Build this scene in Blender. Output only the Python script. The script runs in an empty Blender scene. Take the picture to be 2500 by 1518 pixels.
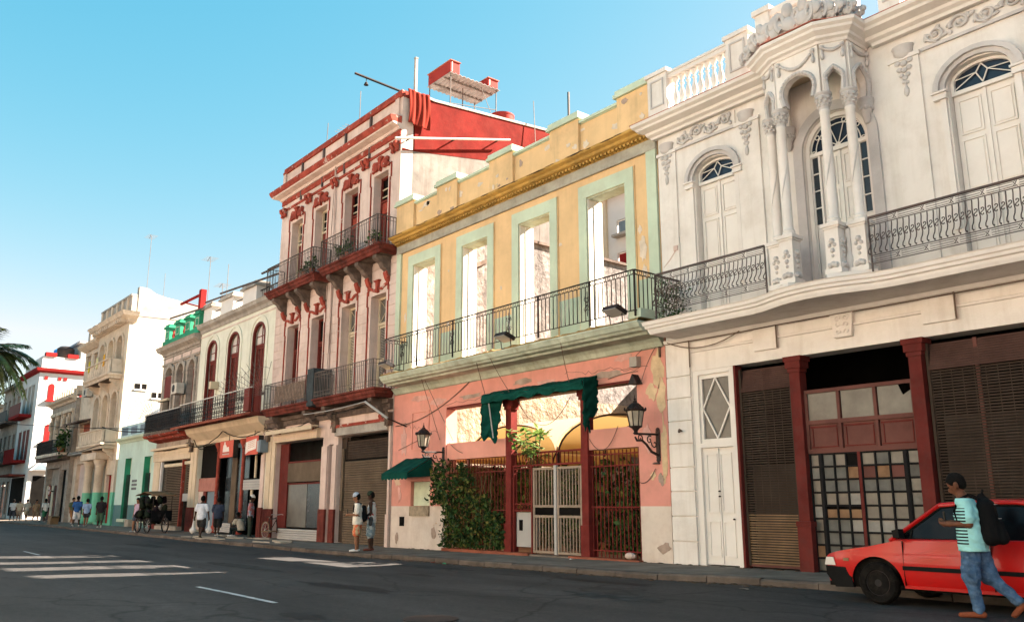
import bpy, bmesh, math, random
import numpy as np
from mathutils import Vector, Matrix
random.seed(11)
R = math.radians
sc = bpy.context.scene
COL = sc.collection

# ------------------------------------------------------------------ camera, sky, sun, exposure
cam_data = bpy.data.cameras.new('camera')
cam_data.sensor_width = 36.0
cam_data.lens = 36.0 * 2100.0 / 2500.0
cam_data.clip_start = 0.1
cam_data.clip_end = 3000.0
cam = bpy.data.objects.new('camera', cam_data)
COL.objects.link(cam)
cam.location = (0.0, 0.0, 1.37)
PITCH, ALPHA = R(12.745), R(39.104)
look = Vector((-math.cos(ALPHA) * math.cos(PITCH), math.sin(ALPHA) * math.cos(PITCH), math.sin(PITCH)))
cam.rotation_euler = look.to_track_quat('-Z', 'Y').to_euler()
sc.camera = cam

TO_SUN = Vector((0.42, 1.0, 0.79)).normalized()
world = bpy.data.worlds.new('World')
sc.world = world
world.use_nodes = True
wn = world.node_tree
wn.nodes.clear()
sky_tex = wn.nodes.new('ShaderNodeTexSky')
sky_tex.sky_type = 'NISHITA'
sky_tex.sun_disc = False
sky_tex.sun_elevation = math.asin(TO_SUN.z)
sky_tex.sun_rotation = math.atan2(TO_SUN.x, TO_SUN.y)
sky_tex.altitude = 0.0
sky_tex.air_density = 1.0
sky_tex.dust_density = 0.6
sky_tex.ozone_density = 1.0
bg = wn.nodes.new('ShaderNodeBackground')
bg.inputs['Strength'].default_value = 0.0385
wo = wn.nodes.new('ShaderNodeOutputWorld')
# film response of the whole sky: deeper cyan overhead, pale towards the horizon (same curve in every direction)
sep = wn.nodes.new('ShaderNodeSeparateColor'); com = wn.nodes.new('ShaderNodeCombineColor')
wn.links.new(sky_tex.outputs[0], sep.inputs[0])
for i_, (gain, power, top) in enumerate(((.40, 1.95, 2.6), (1.18, .64, 3.2), (1.55, .40, 3.6))):
    pw = wn.nodes.new('ShaderNodeMath'); pw.operation = 'POWER'; pw.inputs[1].default_value = power
    mu = wn.nodes.new('ShaderNodeMath'); mu.operation = 'MULTIPLY'; mu.inputs[1].default_value = gain
    mn = wn.nodes.new('ShaderNodeMath'); mn.operation = 'MINIMUM'; mn.inputs[1].default_value = top
    wn.links.new(sep.outputs[i_], pw.inputs[0]); wn.links.new(pw.outputs[0], mu.inputs[0]); wn.links.new(mu.outputs[0], mn.inputs[0]); wn.links.new(mn.outputs[0], com.inputs[i_])
wn.links.new(com.outputs[0], bg.inputs[0])
wn.links.new(bg.outputs[0], wo.inputs[0])

sun_data = bpy.data.lights.new('sun', 'SUN')
sun_data.energy = 5.0
sun_data.angle = R(0.53)
sun_data.color = (1.0, 0.87, 0.735)
sun = bpy.data.objects.new('sun', sun_data)
COL.objects.link(sun)
sun.location = (0, 0, 60)
sun.rotation_euler = (-TO_SUN).to_track_quat('-Z', 'Y').to_euler()

sc.render.engine = 'CYCLES'
sc.view_settings.view_transform = 'Standard'
sc.view_settings.look = 'None'
sc.view_settings.exposure = 3.2
sc.view_settings.gamma = 1.0
sc.view_settings.use_curve_mapping = False

# ------------------------------------------------------------------ helpers
W = 15.2                     # facade plane of the row (y); the street runs along x

class MB:
    """collects faces; build() links them as ONE mesh object"""
    def __init__(s):
        s.v = []; s.f = []; s.m = []; s.mi = 0
    def face(s, pts):
        n = len(s.v); s.v += [tuple(p) for p in pts]
        s.f.append(tuple(range(n, n + len(pts)))); s.m.append(s.mi)
        return s
    def box(s, x0, x1, y0, y1, z0, z1):
        n = len(s.v)
        s.v += [(x0,y0,z0),(x1,y0,z0),(x1,y1,z0),(x0,y1,z0),(x0,y0,z1),(x1,y0,z1),(x1,y1,z1),(x0,y1,z1)]
        for q in ((0,3,2,1),(4,5,6,7),(0,1,5,4),(1,2,6,5),(2,3,7,6),(3,0,4,7)):
            s.f.append(tuple(n + i for i in q)); s.m.append(s.mi)
        return s
    def prism(s, pts, a, b, axis='y'):
        """polygon extruded along an axis: axis y -> pts are (x,z); x -> (y,z); z -> (x,y)"""
        def P(p, t):
            return (p[0], t, p[1]) if axis == 'y' else ((t, p[0], p[1]) if axis == 'x' else (p[0], p[1], t))
        n = len(s.v); k = len(pts)
        s.v += [P(p, a) for p in pts] + [P(p, b) for p in pts]
        s.f.append(tuple(range(n, n + k))); s.f.append(tuple(range(n + 2*k - 1, n + k - 1, -1)))
        s.m += [s.mi, s.mi]
        for i in range(k):
            j = (i + 1) % k
            s.f.append((n + i, n + k + i, n + k + j, n + j)); s.m.append(s.mi)
        return s
    def strip(s, A, B, closed=False):
        """quads between two point rows"""
        n = len(s.v); k = len(A)
        s.v += [tuple(p) for p in A] + [tuple(p) for p in B]
        for i in range(k if closed else k - 1):
            j = (i + 1) % k
            s.f.append((n + i, n + j, n + k + j, n + k + i)); s.m.append(s.mi)
        return s
    def tube(s, pts, r, n=6, closed=False, flat=1.0):
        pts = [Vector(p) for p in pts]
        k = len(pts); base = len(s.v)
        rr = r if isinstance(r, (list, tuple)) else [r] * k
        prev = None
        for i, p in enumerate(pts):
            a = pts[(i - 1) % k] if (closed or i > 0) else p
            b = pts[(i + 1) % k] if (closed or i < k - 1) else p
            t = (b - a)
            t = t.normalized() if t.length > 1e-9 else Vector((0, 0, 1))
            if prev is None:
                u = t.orthogonal().normalized()
            else:
                u = prev - t * prev.dot(t)
                u = u.normalized() if u.length > 1e-6 else t.orthogonal().normalized()
            prev = u; w = t.cross(u)
            for q in range(n):
                an = 2 * math.pi * q / n
                s.v.append(tuple(p + u * (rr[i] * math.cos(an)) + w * (rr[i] * math.sin(an) * flat)))
        for i in range(k if closed else k - 1):
            j = (i + 1) % k
            for q in range(n):
                q2 = (q + 1) % n
                s.f.append((base + i*n + q, base + i*n + q2, base + j*n + q2, base + j*n + q)); s.m.append(s.mi)
        if not closed:
            s.f.append(tuple(base + q for q in range(n - 1, -1, -1))); s.m.append(s.mi)
            s.f.append(tuple(base + (k-1)*n + q for q in range(n))); s.m.append(s.mi)
        return s
    def lathe(s, prof, cx=0, cy=0, z=0, n=12):
        base = len(s.v); k = len(prof)
        for (r, h) in prof:
            for q in range(n):
                an = 2 * math.pi * (q + .5) / n
                s.v.append((cx + r * math.cos(an), cy + r * math.sin(an), z + h))
        for i in range(k - 1):
            for q in range(n):
                q2 = (q + 1) % n
                s.f.append((base + i*n + q, base + i*n + q2, base + (i+1)*n + q2, base + (i+1)*n + q)); s.m.append(s.mi)
        s.f.append(tuple(base + q for q in range(n - 1, -1, -1))); s.m.append(s.mi)
        s.f.append(tuple(base + (k-1)*n + q for q in range(n))); s.m.append(s.mi)
        return s
    def blob(s, c, r, n=8, m=5, rot=0.0):
        """ellipsoid with radii r"""
        if not isinstance(r, (list, tuple)): r = (r, r, r)
        base = len(s.v); co, si = math.cos(rot), math.sin(rot)
        def put(x, y, z): s.v.append((c[0] + x*co - z*si, c[1] + y, c[2] + x*si + z*co))
        put(0, 0, -r[2])
        for i in range(1, m):
            ph = -math.pi/2 + math.pi * i / m
            for q in range(n):
                an = 2 * math.pi * q / n
                put(r[0]*math.cos(ph)*math.cos(an), r[1]*math.cos(ph)*math.sin(an), r[2]*math.sin(ph))
        put(0, 0, r[2])
        top = len(s.v) - 1
        for q in range(n):
            q2 = (q + 1) % n
            s.f.append((base, base + 1 + q2, base + 1 + q)); s.m.append(s.mi)
            for i in range(m - 2):
                a = base + 1 + i*n
                s.f.append((a + q, a + q2, a + n + q2, a + n + q)); s.m.append(s.mi)
            a = base + 1 + (m-2)*n
            s.f.append((a + q, a + q2, top)); s.m.append(s.mi)
        return s
    def mesh(s, name, mats, smooth=None):
        me = bpy.data.meshes.new(name)
        me.from_pydata(s.v, [], s.f)
        for m in (mats if isinstance(mats, (list, tuple)) else [mats]): me.materials.append(m)
        if any(s.m): me.polygons.foreach_set('material_index', s.m)
        bm = bmesh.new(); bm.from_mesh(me)
        bmesh.ops.remove_doubles(bm, verts=bm.verts, dist=1e-5)
        bmesh.ops.recalc_face_normals(bm, faces=bm.faces)
        bm.to_mesh(me); bm.free()
        if smooth:
            me.shade_smooth(); me.set_sharp_from_angle(angle=R(smooth))
        return me
    def build(s, name, mats, parent=None, smooth=None, label=None):
        return link(name, s.mesh(name, mats, smooth), parent, label=label)

WL = {}                                   # world offset of each object that has parts
def link(name, me, parent=None, loc=None, rot=None, scale=None, label=None):
    """loc None: the mesh is written in scene coordinates; else it is placed at loc"""
    o = bpy.data.objects.new(name, me); COL.objects.link(o)
    off = WL.get(parent.name, (0, 0, 0)) if parent else (0, 0, 0)
    l = loc if loc is not None else (0, 0, 0)
    if parent: o.parent = parent
    o.location = (l[0]-off[0], l[1]-off[1], l[2]-off[2])
    if rot: o.rotation_euler = rot
    if scale: o.scale = scale
    WL[o.name] = tuple(l)
    if label: o['label'] = label
    return o
def tag(o, label, cat, group=None):
    o['label'] = label; o['category'] = cat
    if group: o['group'] = group
    return o
def thing(name, label, cat, loc=(0, 0, 0), group=None, rotz=0.0, local=False):
    o = bpy.data.objects.new(name, None); COL.objects.link(o)
    o.empty_display_size = .2
    o.location = loc; o.rotation_euler = (0, 0, rotz)
    WL[o.name] = (0, 0, 0) if local else tuple(loc)
    return tag(o, label, cat, group)
def stuff(o): o['kind'] = 'stuff'; return o
def structure(o): o['kind'] = 'structure'; return o

def wall_mesh(mb, x0, x1, z0, z1, y0, y1, holes=()):
    """a wall slab with rectangular openings (x0,x1,z0,z1) that have real reveals"""
    xs = sorted({x0, x1} | {h[i] for h in holes for i in (0, 1) if x0 < h[i] < x1})
    zs = sorted({z0, z1} | {h[i] for h in holes for i in (2, 3) if z0 < h[i] < z1})
    def solid(i, j):
        if i < 0 or j < 0 or i >= len(xs)-1 or j >= len(zs)-1: return False
        cx, cz = (xs[i]+xs[i+1])/2, (zs[j]+zs[j+1])/2
        return not any(h[0] < cx < h[1] and h[2] < cz < h[3] for h in holes)
    for i in range(len(xs)-1):
        for j in range(len(zs)-1):
            if not solid(i, j): continue
            a, b, c, d = xs[i], xs[i+1], zs[j], zs[j+1]
            mb.face([(a,y0,c),(b,y0,c),(b,y0,d),(a,y0,d)])
            mb.face([(a,y1,d),(b,y1,d),(b,y1,c),(a,y1,c)])
            if not solid(i-1, j): mb.face([(a,y0,c),(a,y0,d),(a,y1,d),(a,y1,c)])
            if not solid(i+1, j): mb.face([(b,y0,d),(b,y0,c),(b,y1,c),(b,y1,d)])
            if not solid(i, j-1): mb.face([(a,y0,c),(a,y1,c),(b,y1,c),(b,y0,c)])
            if not solid(i, j+1): mb.face([(a,y0,d),(b,y0,d),(b,y1,d),(a,y1,d)])
    return mb
def arc(cx, cz, rx, rz, a0, a1, n):
    return [(cx + rx*math.cos(R(a0 + (a1-a0)*i/n)), cz + rz*math.sin(R(a0 + (a1-a0)*i/n))) for i in range(n+1)]
def spandrel(mb, x0, x1, zs, zt, y0, y1, n=10):
    """fills the corners above an arch that springs at zs and peaks at zt"""
    c = (x0+x1)/2; rx = (x1-x0)/2; top = zt + .001
    a = arc(c, zs, rx, zt-zs, 180, 90, n)
    mb.prism([(x0, top)] + a[:-1] + [(c, zt), (c, top)], y0, y1)
    a = arc(c, zs, rx, zt-zs, 0, 90, n)
    mb.prism([(x1, top)] + a[:-1] + [(c, zt), (c, top)], y0, y1)
    return mb
def ring_band(mb, outer, inner, y0, y1):
    """a band between two polylines of equal length (x,z), extruded in y"""
    for i in range(len(outer)-1):
        mb.prism([outer[i], outer[i+1], inner[i+1], inner[i]], y0, y1)
    return mb
def molding(mb, prof, x0, x1):
    """profile (y,z) swept along x"""
    return mb.prism(prof, x0, x1, 'x')
def sweep_xy(mb, path, prof, closed=False):
    """profile (outward offset, z) swept along a plan polyline, mitred; outward = right of travel"""
    k = len(path); rows = []
    for i in range(k):
        p = Vector(path[i])
        a = Vector(path[i-1]) if (i > 0 or closed) else None
        b = Vector(path[(i+1) % k]) if (i < k-1 or closed) else None
        def nrm(u, v):
            d = (v-u).normalized(); return Vector((d.y, -d.x))
        if a is None: n = nrm(p, b)
        elif b is None: n = nrm(a, p)
        else:
            n1, n2 = nrm(a, p), nrm(p, b); n = (n1+n2)
            n = n / max(.3, n.dot(n1))
        rows.append([(p.x + n.x*o, p.y + n.y*o, z) for (o, z) in prof])
    for i in range(k if closed else k-1): mb.strip(rows[i], rows[(i+1) % k], True)
    if not closed:
        mb.face(rows[0]); mb.face(rows[-1][::-1])
    return mb
def spiral(cx, cz, r0, r1, a0, a1, n=14):
    return [(cx + (r0+(r1-r0)*i/n)*math.cos(R(a0+(a1-a0)*i/n)), cz + (r0+(r1-r0)*i/n)*math.sin(R(a0+(a1-a0)*i/n))) for i in range(n+1)]

# ------------------------------------------------------------------ materials
def mat(name, col, rough=.85, var=.12, vscale=.7, dirt=None, dirt_amt=.0, streak=.0, peel=None, peel_t=.64, peel_s=.8,
        bump=.25, bscale=30., metal=0., spec=.03, relief=0., relief_s=3., grime=0.0, coat=0., split=None):
    m = bpy.data.materials.new(name); m.use_nodes = True
    nt = m.node_tree; N = nt.nodes; L = nt.links
    b = N['Principled BSDF']
    b.inputs['Roughness'].default_value = rough; b.inputs['Metallic'].default_value = metal
    b.inputs['Specular IOR Level'].default_value = spec
    if coat: b.inputs['Coat Weight'].default_value = coat; b.inputs['Coat Roughness'].default_value = .08
    g = N.new('ShaderNodeNewGeometry')
    def noise(scale, detail=5., rgh=.55, vec=None, dist=0.):
        n = N.new('ShaderNodeTexNoise'); n.inputs['Scale'].default_value = scale
        n.inputs['Detail'].default_value = detail; n.inputs['Roughness'].default_value = rgh
        n.inputs['Distortion'].default_value = dist
        L.new(vec or g.outputs['Position'], n.inputs['Vector']); return n.outputs['Fac']
    def ramp(f, p0, p1):
        r = N.new('ShaderNodeMapRange'); r.inputs['From Min'].default_value = p0; r.inputs['From Max'].default_value = p1
        r.clamp = True; L.new(f, r.inputs['Value']); return r.outputs[0]
    def mulf(f, k):
        r = N.new('ShaderNodeMath'); r.operation = 'MULTIPLY'; L.new(f, r.inputs[0])
        if isinstance(k, float): r.inputs[1].default_value = k
        else: L.new(k, r.inputs[1])
        return r.outputs[0]
    def mix(f, a, c2):
        x = N.new('ShaderNodeMix'); x.data_type = 'RGBA'
        if isinstance(f, float): x.inputs['Factor'].default_value = f
        else: L.new(f, x.inputs['Factor'])
        for sock, val in ((x.inputs[6], a), (x.inputs[7], c2)):
            if isinstance(val, tuple): sock.default_value = (*val[:3], 1)
            else: L.new(val, sock)
        return x.outputs[2]
    cur = tuple(col)
    if split:                                   # painted dado: a second colour below a height
        sx = N.new('ShaderNodeSeparateXYZ'); L.new(g.outputs['Position'], sx.inputs[0])
        cur = mix(ramp(sx.outputs[2], split[0]-.004, split[0]+.004), tuple(split[1]), cur)
    hi = tuple(min(1, c*(1+var)) for c in col); lo = tuple(c*(1-var*1.4) for c in col)
    f1 = ramp(noise(vscale, 6., .6), .32, .68)
    if split:
        tone = N.new('ShaderNodeMapRange'); L.new(f1, tone.inputs['Value'])
        tone.inputs['To Min'].default_value = 1-var*1.4; tone.inputs['To Max'].default_value = 1+var*.6
        vm = N.new('ShaderNodeVectorMath'); vm.operation = 'SCALE'
        L.new(cur, vm.inputs[0]); L.new(tone.outputs[0], vm.inputs['Scale']); cur = vm.outputs[0]
    else:
        cur = mix(f1, lo, hi)
    h = None
    if peel:
        pn = ramp(noise(peel_s, 8., .62, None, .35), peel_t, peel_t+.012)
        cur = mix(pn, cur, tuple(peel)); h = pn
    if dirt_amt:
        d1 = ramp(noise(vscale*2.3, 8., .7), .46, .72)
        cur = mix(mulf(d1, float(dirt_amt)), cur, tuple(dirt or (.10,.085,.07)))
    if streak:
        mp = N.new('ShaderNodeMapping'); mp.inputs['Scale'].default_value = (2.6, 2.6, .22); L.new(g.outputs['Position'], mp.inputs[0])
        s1 = ramp(noise(1.6, 6., .65, mp.outputs[0]), .50, .78)
        cur = mix(mulf(s1, float(streak)), cur, tuple(dirt or (.10,.085,.07)))
    if grime:
        gr = ramp(noise(14., 4., .7), .55, .75)
        cur = mix(mulf(gr, float(grime)), cur, tuple(dirt or (.10,.085,.07)))
    if isinstance(cur, tuple): b.inputs['Base Color'].default_value = (*cur, 1)
    else: L.new(cur, b.inputs['Base Color'])
    if bump or relief or h is not None:
        last = None
        def addb(hh, st, dist):
            nonlocal last
            bp = N.new('ShaderNodeBump'); bp.inputs['Strength'].default_value = st; bp.inputs['Distance'].default_value = dist
            L.new(hh, bp.inputs['Height'])
            if last is not None: L.new(last, bp.inputs['Normal'])
            last = bp.outputs[0]
        if relief: addb(noise(relief_s, 7., .6), 1.0, relief)
        if h is not None:
            inv = N.new('ShaderNodeMath'); inv.operation = 'SUBTRACT'; inv.inputs[0].default_value = 1.; L.new(h, inv.inputs[1])
            addb(inv.outputs[0], .7, .012)
        if bump: addb(noise(bscale, 4., .6), bump, .012)
        L.new(last, b.inputs['Normal'])
    return m
def glass_mat(name, col=(.02,.025,.03), rough=.08, spec=.5):
    m = bpy.data.materials.new(name); m.use_nodes = True
    nt = m.node_tree; b = nt.nodes['Principled BSDF']
    b.inputs['Base Color'].default_value = (*col, 1); b.inputs['Specular IOR Level'].default_value = spec
    g = nt.nodes.new('ShaderNodeNewGeometry'); n = nt.nodes.new('ShaderNodeTexNoise'); n.inputs['Scale'].default_value = 3.
    n.inputs['Detail'].default_value = 6.
    nt.links.new(g.outputs['Position'], n.inputs['Vector'])
    r = nt.nodes.new('ShaderNodeMapRange'); r.inputs['To Min'].default_value = rough; r.inputs['To Max'].default_value = rough + .3
    nt.links.new(n.outputs['Fac'], r.inputs['Value']); nt.links.new(r.outputs[0], b.inputs['Roughness'])
    return m

M = {}
M['white'] = mat('white_plaster', (.72,.675,.625), var=.06, dirt=(.36,.28,.21), dirt_amt=.26, streak=.30, bump=.3, grime=.04, relief=.006, relief_s=2.)
M['white_orn'] = mat('grey_white_stucco', (.53,.50,.48), var=.10, dirt=(.2,.17,.15), dirt_amt=.3, bump=.5, bscale=45.)
M['white_trim'] = mat('white_moulding', (.70,.655,.61), var=.05, dirt=(.30,.22,.16), dirt_amt=.18, grime=.06)
M['whitewood'] = mat('white_painted_wood', (.72,.68,.63), rough=.55, var=.04, dirt=(.35,.25,.2), dirt_amt=.15, bump=.1)
M['yellow'] = mat('yellow_plaster', (.72,.49,.26), var=.10, dirt=(.16,.12,.08), dirt_amt=.24, streak=.30, peel=(.50,.43,.34), peel_t=.655, peel_s=1.1, grime=.10)
M['ycornice'] = mat('ochre_cornice_plaster', (.48,.29,.08), var=.2, vscale=1.2, dirt=(.06,.05,.035), dirt_amt=.50, streak=.3, grime=.2)
M['mint'] = mat('mint_paint_plaster', (.50,.585,.45), var=.10, dirt=(.33,.27,.2), dirt_amt=.26, peel=(.58,.5,.4), peel_t=.68, streak=.15, grime=.06)
M['mint_slab'] = mat('stained_mint_slab', (.47,.52,.42), var=.18, dirt=(.2,.17,.09), dirt_amt=.55, streak=.45, vscale=1.4)
M['pinkd'] = mat('pink_plaster_white_dado', (.66,.29,.235), var=.12, split=(1.36,(.66,.57,.49)), dirt=(.33,.20,.14), dirt_amt=.36, streak=.26, peel=(.60,.43,.30), peel_t=.655, peel_s=.75, grime=.08)
M['pink'] = mat('pink_plaster', (.66,.30,.235), var=.10, dirt=(.36,.24,.18), dirt_amt=.24, streak=.12)
M['roughwall'] = mat('rough_rubble_plaster', (.27,.215,.16), var=.25, dirt=(.12,.085,.06), dirt_amt=.35, relief=.22, relief_s=3.2, bump=.8, bscale=9.)
M['oldwall'] = mat('old_grey_white_wall', (.235,.21,.195), var=.30, vscale=2.2, dirt=(.05,.04,.038), dirt_amt=.85, streak=.85, bump=.6, bscale=10., relief=.04, relief_s=5.)
M['redpaint'] = mat('red_wall_paint', (.14,.014,.0105), var=.22, vscale=1.1, dirt=(.15,.03,.022), dirt_amt=.30, peel=(.055,.012,.010), peel_t=.66, peel_s=.9, relief=.01, relief_s=4.)
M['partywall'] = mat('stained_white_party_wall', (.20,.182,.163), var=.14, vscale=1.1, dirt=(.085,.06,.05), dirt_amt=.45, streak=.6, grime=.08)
M['rose'] = mat('pale_rose_plaster', (.62,.485,.425), var=.08, dirt=(.26,.15,.11), dirt_amt=.34, streak=.36, grime=.06, peel=(.5,.44,.38), peel_t=.70)
M['redtrim'] = mat('red_stucco_trim', (.31,.062,.043), var=.28, vscale=2.5, dirt=(.14,.05,.04), dirt_amt=.45, grime=.2, peel=(.50,.36,.31), peel_t=.615, peel_s=3.5)
M['redslab'] = mat('dirty_red_balcony', (.16,.042,.032), var=.35, vscale=2.0, dirt=(.025,.02,.018), dirt_amt=.8, streak=.4)
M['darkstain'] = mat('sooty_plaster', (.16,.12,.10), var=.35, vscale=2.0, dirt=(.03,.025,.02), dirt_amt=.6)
M['cream'] = mat('cream_plaster', (.62,.50,.36), var=.08, dirt=(.25,.18,.12), dirt_amt=.28, streak=.2)
M['palegreen'] = mat('pale_green_plaster', (.68,.66,.55), var=.05, dirt=(.36,.33,.24), dirt_amt=.25, streak=.2)
M['greystone'] = mat('grey_weathered_stucco', (.36,.31,.26), var=.16, vscale=1.6, dirt=(.08,.07,.06), dirt_amt=.5, streak=.35)
M['green'] = mat('bright_green_paint', (.04,.26,.15), var=.18, dirt=(.04,.08,.05), dirt_amt=.3)
M['mintwall'] = mat('mint_house_plaster', (.50,.64,.56), var=.07, split=(1.42,(.09,.19,.19)), dirt=(.25,.24,.2), dirt_amt=.2, streak=.2)
M['farcream'] = mat('far_cream_plaster', (.64,.52,.40), var=.12, vscale=1.0, dirt=(.22,.15,.10), dirt_amt=.4, streak=.3)
M['farcreamd'] = mat('far_cream_plaster_green_dado', (.64,.54,.42), var=.12, split=(2.2,(.16,.50,.32)), dirt=(.22,.15,.10), dirt_amt=.35, streak=.3)
M['farwhite'] = mat('far_white_plaster', (.62,.59,.56), var=.05, dirt=(.4,.36,.32), dirt_amt=.12)
M['brightside'] = mat('white_side_wall', (.36,.34,.30), var=.05, dirt=(.4,.36,.3), dirt_amt=.2, streak=.15)
M['weathertop'] = mat('weathered_cement', (.36,.325,.285), var=.2, vscale=1.2, dirt=(.2,.18,.16), dirt_amt=.6)
M['redbright'] = mat('red_far_paint', (.22,.018,.017), var=.12)
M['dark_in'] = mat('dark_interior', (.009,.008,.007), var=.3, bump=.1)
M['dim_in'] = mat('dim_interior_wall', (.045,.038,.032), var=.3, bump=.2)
M['iron'] = mat('dark_wrought_iron', (.022,.02,.02), rough=.55, var=.3, dirt=(.12,.05,.03), dirt_amt=.4, bump=.2, spec=.1)
M['iron_w'] = mat('pale_worn_iron', (.17,.145,.13), rough=.6, var=.2, vscale=2., dirt=(.13,.06,.04), dirt_amt=.5)
M['ironbrown'] = mat('brown_iron_rail', (.10,.08,.075), rough=.5, var=.2, dirt=(.2,.1,.07), dirt_amt=.3)
M['maroon'] = mat('maroon_iron_paint', (.12,.024,.02), rough=.55, var=.16, vscale=2., dirt=(.09,.04,.035), dirt_amt=.45, bump=.15)
M['maroon_l'] = mat('red_iron_paint', (.15,.024,.02), rough=.55, var=.18, vscale=3., dirt=(.12,.04,.035), dirt_amt=.35)
M['brownframe'] = mat('brown_painted_frame', (.13,.055,.045), rough=.6, var=.15, vscale=2., dirt=(.12,.06,.05), dirt_amt=.3)
M['shutter'] = mat('brown_roller_shutter', (.050,.035,.026), rough=.6, var=.2, vscale=1.5, dirt=(.07,.05,.04), dirt_amt=.5, streak=.2, spec=.05)
M['shutter_g'] = mat('grey_roller_shutter', (.13,.095,.065), rough=.55, var=.18, vscale=1.2, dirt=(.10,.07,.05), dirt_amt=.45, streak=.35)
M['slat_l'] = mat('tan_shutter_slats', (.20,.13,.075), rough=.6, var=.2, vscale=2., dirt=(.15,.1,.07), dirt_amt=.4)
M['gridmetal'] = mat('black_grid_bars', (.014,.014,.015), rough=.5, var=.2)
M['doorbrown'] = mat('mahogany_door_paint', (.15,.032,.025), rough=.5, var=.15, vscale=2., dirt=(.10,.03,.02), dirt_amt=.3)
M['beigewood'] = mat('beige_window_wood', (.58,.48,.34), rough=.6, var=.1, dirt=(.25,.18,.12), dirt_amt=.3)
M['glass'] = glass_mat('dark_window_glass')
M['glass_b'] = glass_mat('blue_black_glass', (.012,.02,.035), .04)
M['glass_g'] = mat('dusty_window_glass', (.105,.10,.085), rough=.35, var=.25, vscale=2.5, dirt=(.10,.09,.08), dirt_amt=.5, spec=.5, bump=.05)
M['curtain'] = mat('pale_curtain', (.55,.5,.46), var=.15, vscale=3.)
M['asphalt'] = None
M['concrete'] = mat('sidewalk_concrete', (.205,.162,.13), var=.22, vscale=1.3, dirt=(.09,.08,.07), dirt_amt=.55, bump=.5, bscale=25., relief=.02, relief_s=1.5)
M['kerb'] = mat('kerb_concrete', (.12,.095,.078), var=.3, vscale=1.5, dirt=(.06,.05,.045), dirt_amt=.6, bump=.6, bscale=15.)
M['rubble'] = mat('pale_broken_slab', (.36,.31,.25), var=.2, vscale=2., dirt=(.2,.15,.1), dirt_amt=.4, bump=.5, bscale=18.)
M['linepaint'] = mat('worn_road_paint', (.50,.52,.53), var=.2, vscale=3., dirt=(.06,.06,.065), dirt_amt=.75)
M['terracotta'] = mat('red_step_tile', (.27,.09,.055), var=.2, vscale=2., dirt=(.2,.1,.07), dirt_amt=.4)
M['greencloth'] = mat('dark_green_canvas', (.006,.055,.042), rough=.8, var=.3, vscale=2., bump=.2, bscale=60.)
M['tan_canvas'] = mat('tan_canvas', (.62,.36,.10), rough=.8, var=.12, bump=.1)
M['wht_canvas'] = mat('white_canvas', (.78,.74,.66), rough=.8, var=.05, bump=.1)
M['redcloth'] = mat('red_blanket', (.17,.022,.014), rough=.95, var=.1, bump=.3, bscale=80.)
M['leaf'] = mat('dark_green_leaf', (.018,.045,.012), rough=.55, var=.4, vscale=6., bump=0., spec=.12)
M['leaf2'] = mat('mid_green_leaf', (.045,.085,.018), rough=.5, var=.4, vscale=6., bump=0., spec=.12)
M['leaf3'] = mat('yellowing_leaf', (.13,.12,.03), rough=.6, var=.4, vscale=6., bump=0., spec=.1)
M['leafp'] = mat('palm_leaflet', (.11,.16,.055), rough=.5, var=.35, vscale=5., bump=0., spec=.15)
M['trunk'] = mat('palm_trunk', (.22,.19,.15), var=.25, bump=.6, bscale=12.)
M['stem'] = mat('plant_stem', (.12,.09,.05), var=.2, bump=.2)
M['tankred'] = mat('red_tank', (.30,.04,.032), rough=.6, var=.12, vscale=2.)
M['sheet'] = mat('grey_corrugated_sheet', (.34,.32,.31), rough=.6, var=.2, vscale=2., dirt=(.16,.12,.1), dirt_amt=.4)
M['pipe'] = mat('white_pipe', (.55,.52,.47), rough=.5, var=.08)
M['cable'] = mat('black_cable', (.03,.027,.025), rough=.7, var=.3, bump=0.)
M['cable_b'] = mat('grey_brown_cable', (.15,.11,.085), rough=.7, var=.3, bump=0.)
M['lampglass'] = mat('dusty_lantern_glass', (.34,.29,.22), rough=.3, var=.25, vscale=4., spec=.5, bump=.05)
M['lightgrey'] = mat('light_grey_plastic', (.40,.385,.365), rough=.5, var=.08)
M['ac'] = mat('air_conditioner_grey', (.55,.50,.43), rough=.5, var=.1, vscale=3., dirt=(.2,.15,.1), dirt_amt=.3)
M['signred'] = mat('red_sign_face', (.55,.10,.065), rough=.4, var=.10, vscale=3.)
M['signwhite'] = mat('white_sign_face', (.76,.68,.62), rough=.4, var=.06, vscale=3.)
M['signdark'] = mat('dark_sign_edge', (.05,.045,.04), rough=.6, var=.2)
M['bluegrey'] = mat('blue_grey_panel', (.17,.215,.25), rough=.6, var=.12)
M['blueplastic'] = mat('blue_barrel', (.02,.22,.60), rough=.45, var=.1)
M['tile_r'] = mat('terracotta_roof_tile', (.38,.12,.08), var=.2, vscale=4., dirt=(.12,.06,.05), dirt_amt=.4)
M['dado'] = mat('dark_red_dado', (.15,.038,.03), var=.25, vscale=2.5, dirt=(.05,.025,.02), dirt_amt=.5, streak=.3)
M['mint_grey'] = mat('weathered_grey_mint', (.38,.365,.30), var=.18, vscale=1.6, dirt=(.2,.16,.14), dirt_amt=.5, streak=.3, bump=.5)
M['shutter_top'] = mat('brown_shutter_hood', (.075,.042,.034), var=.2, vscale=2.)
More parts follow.
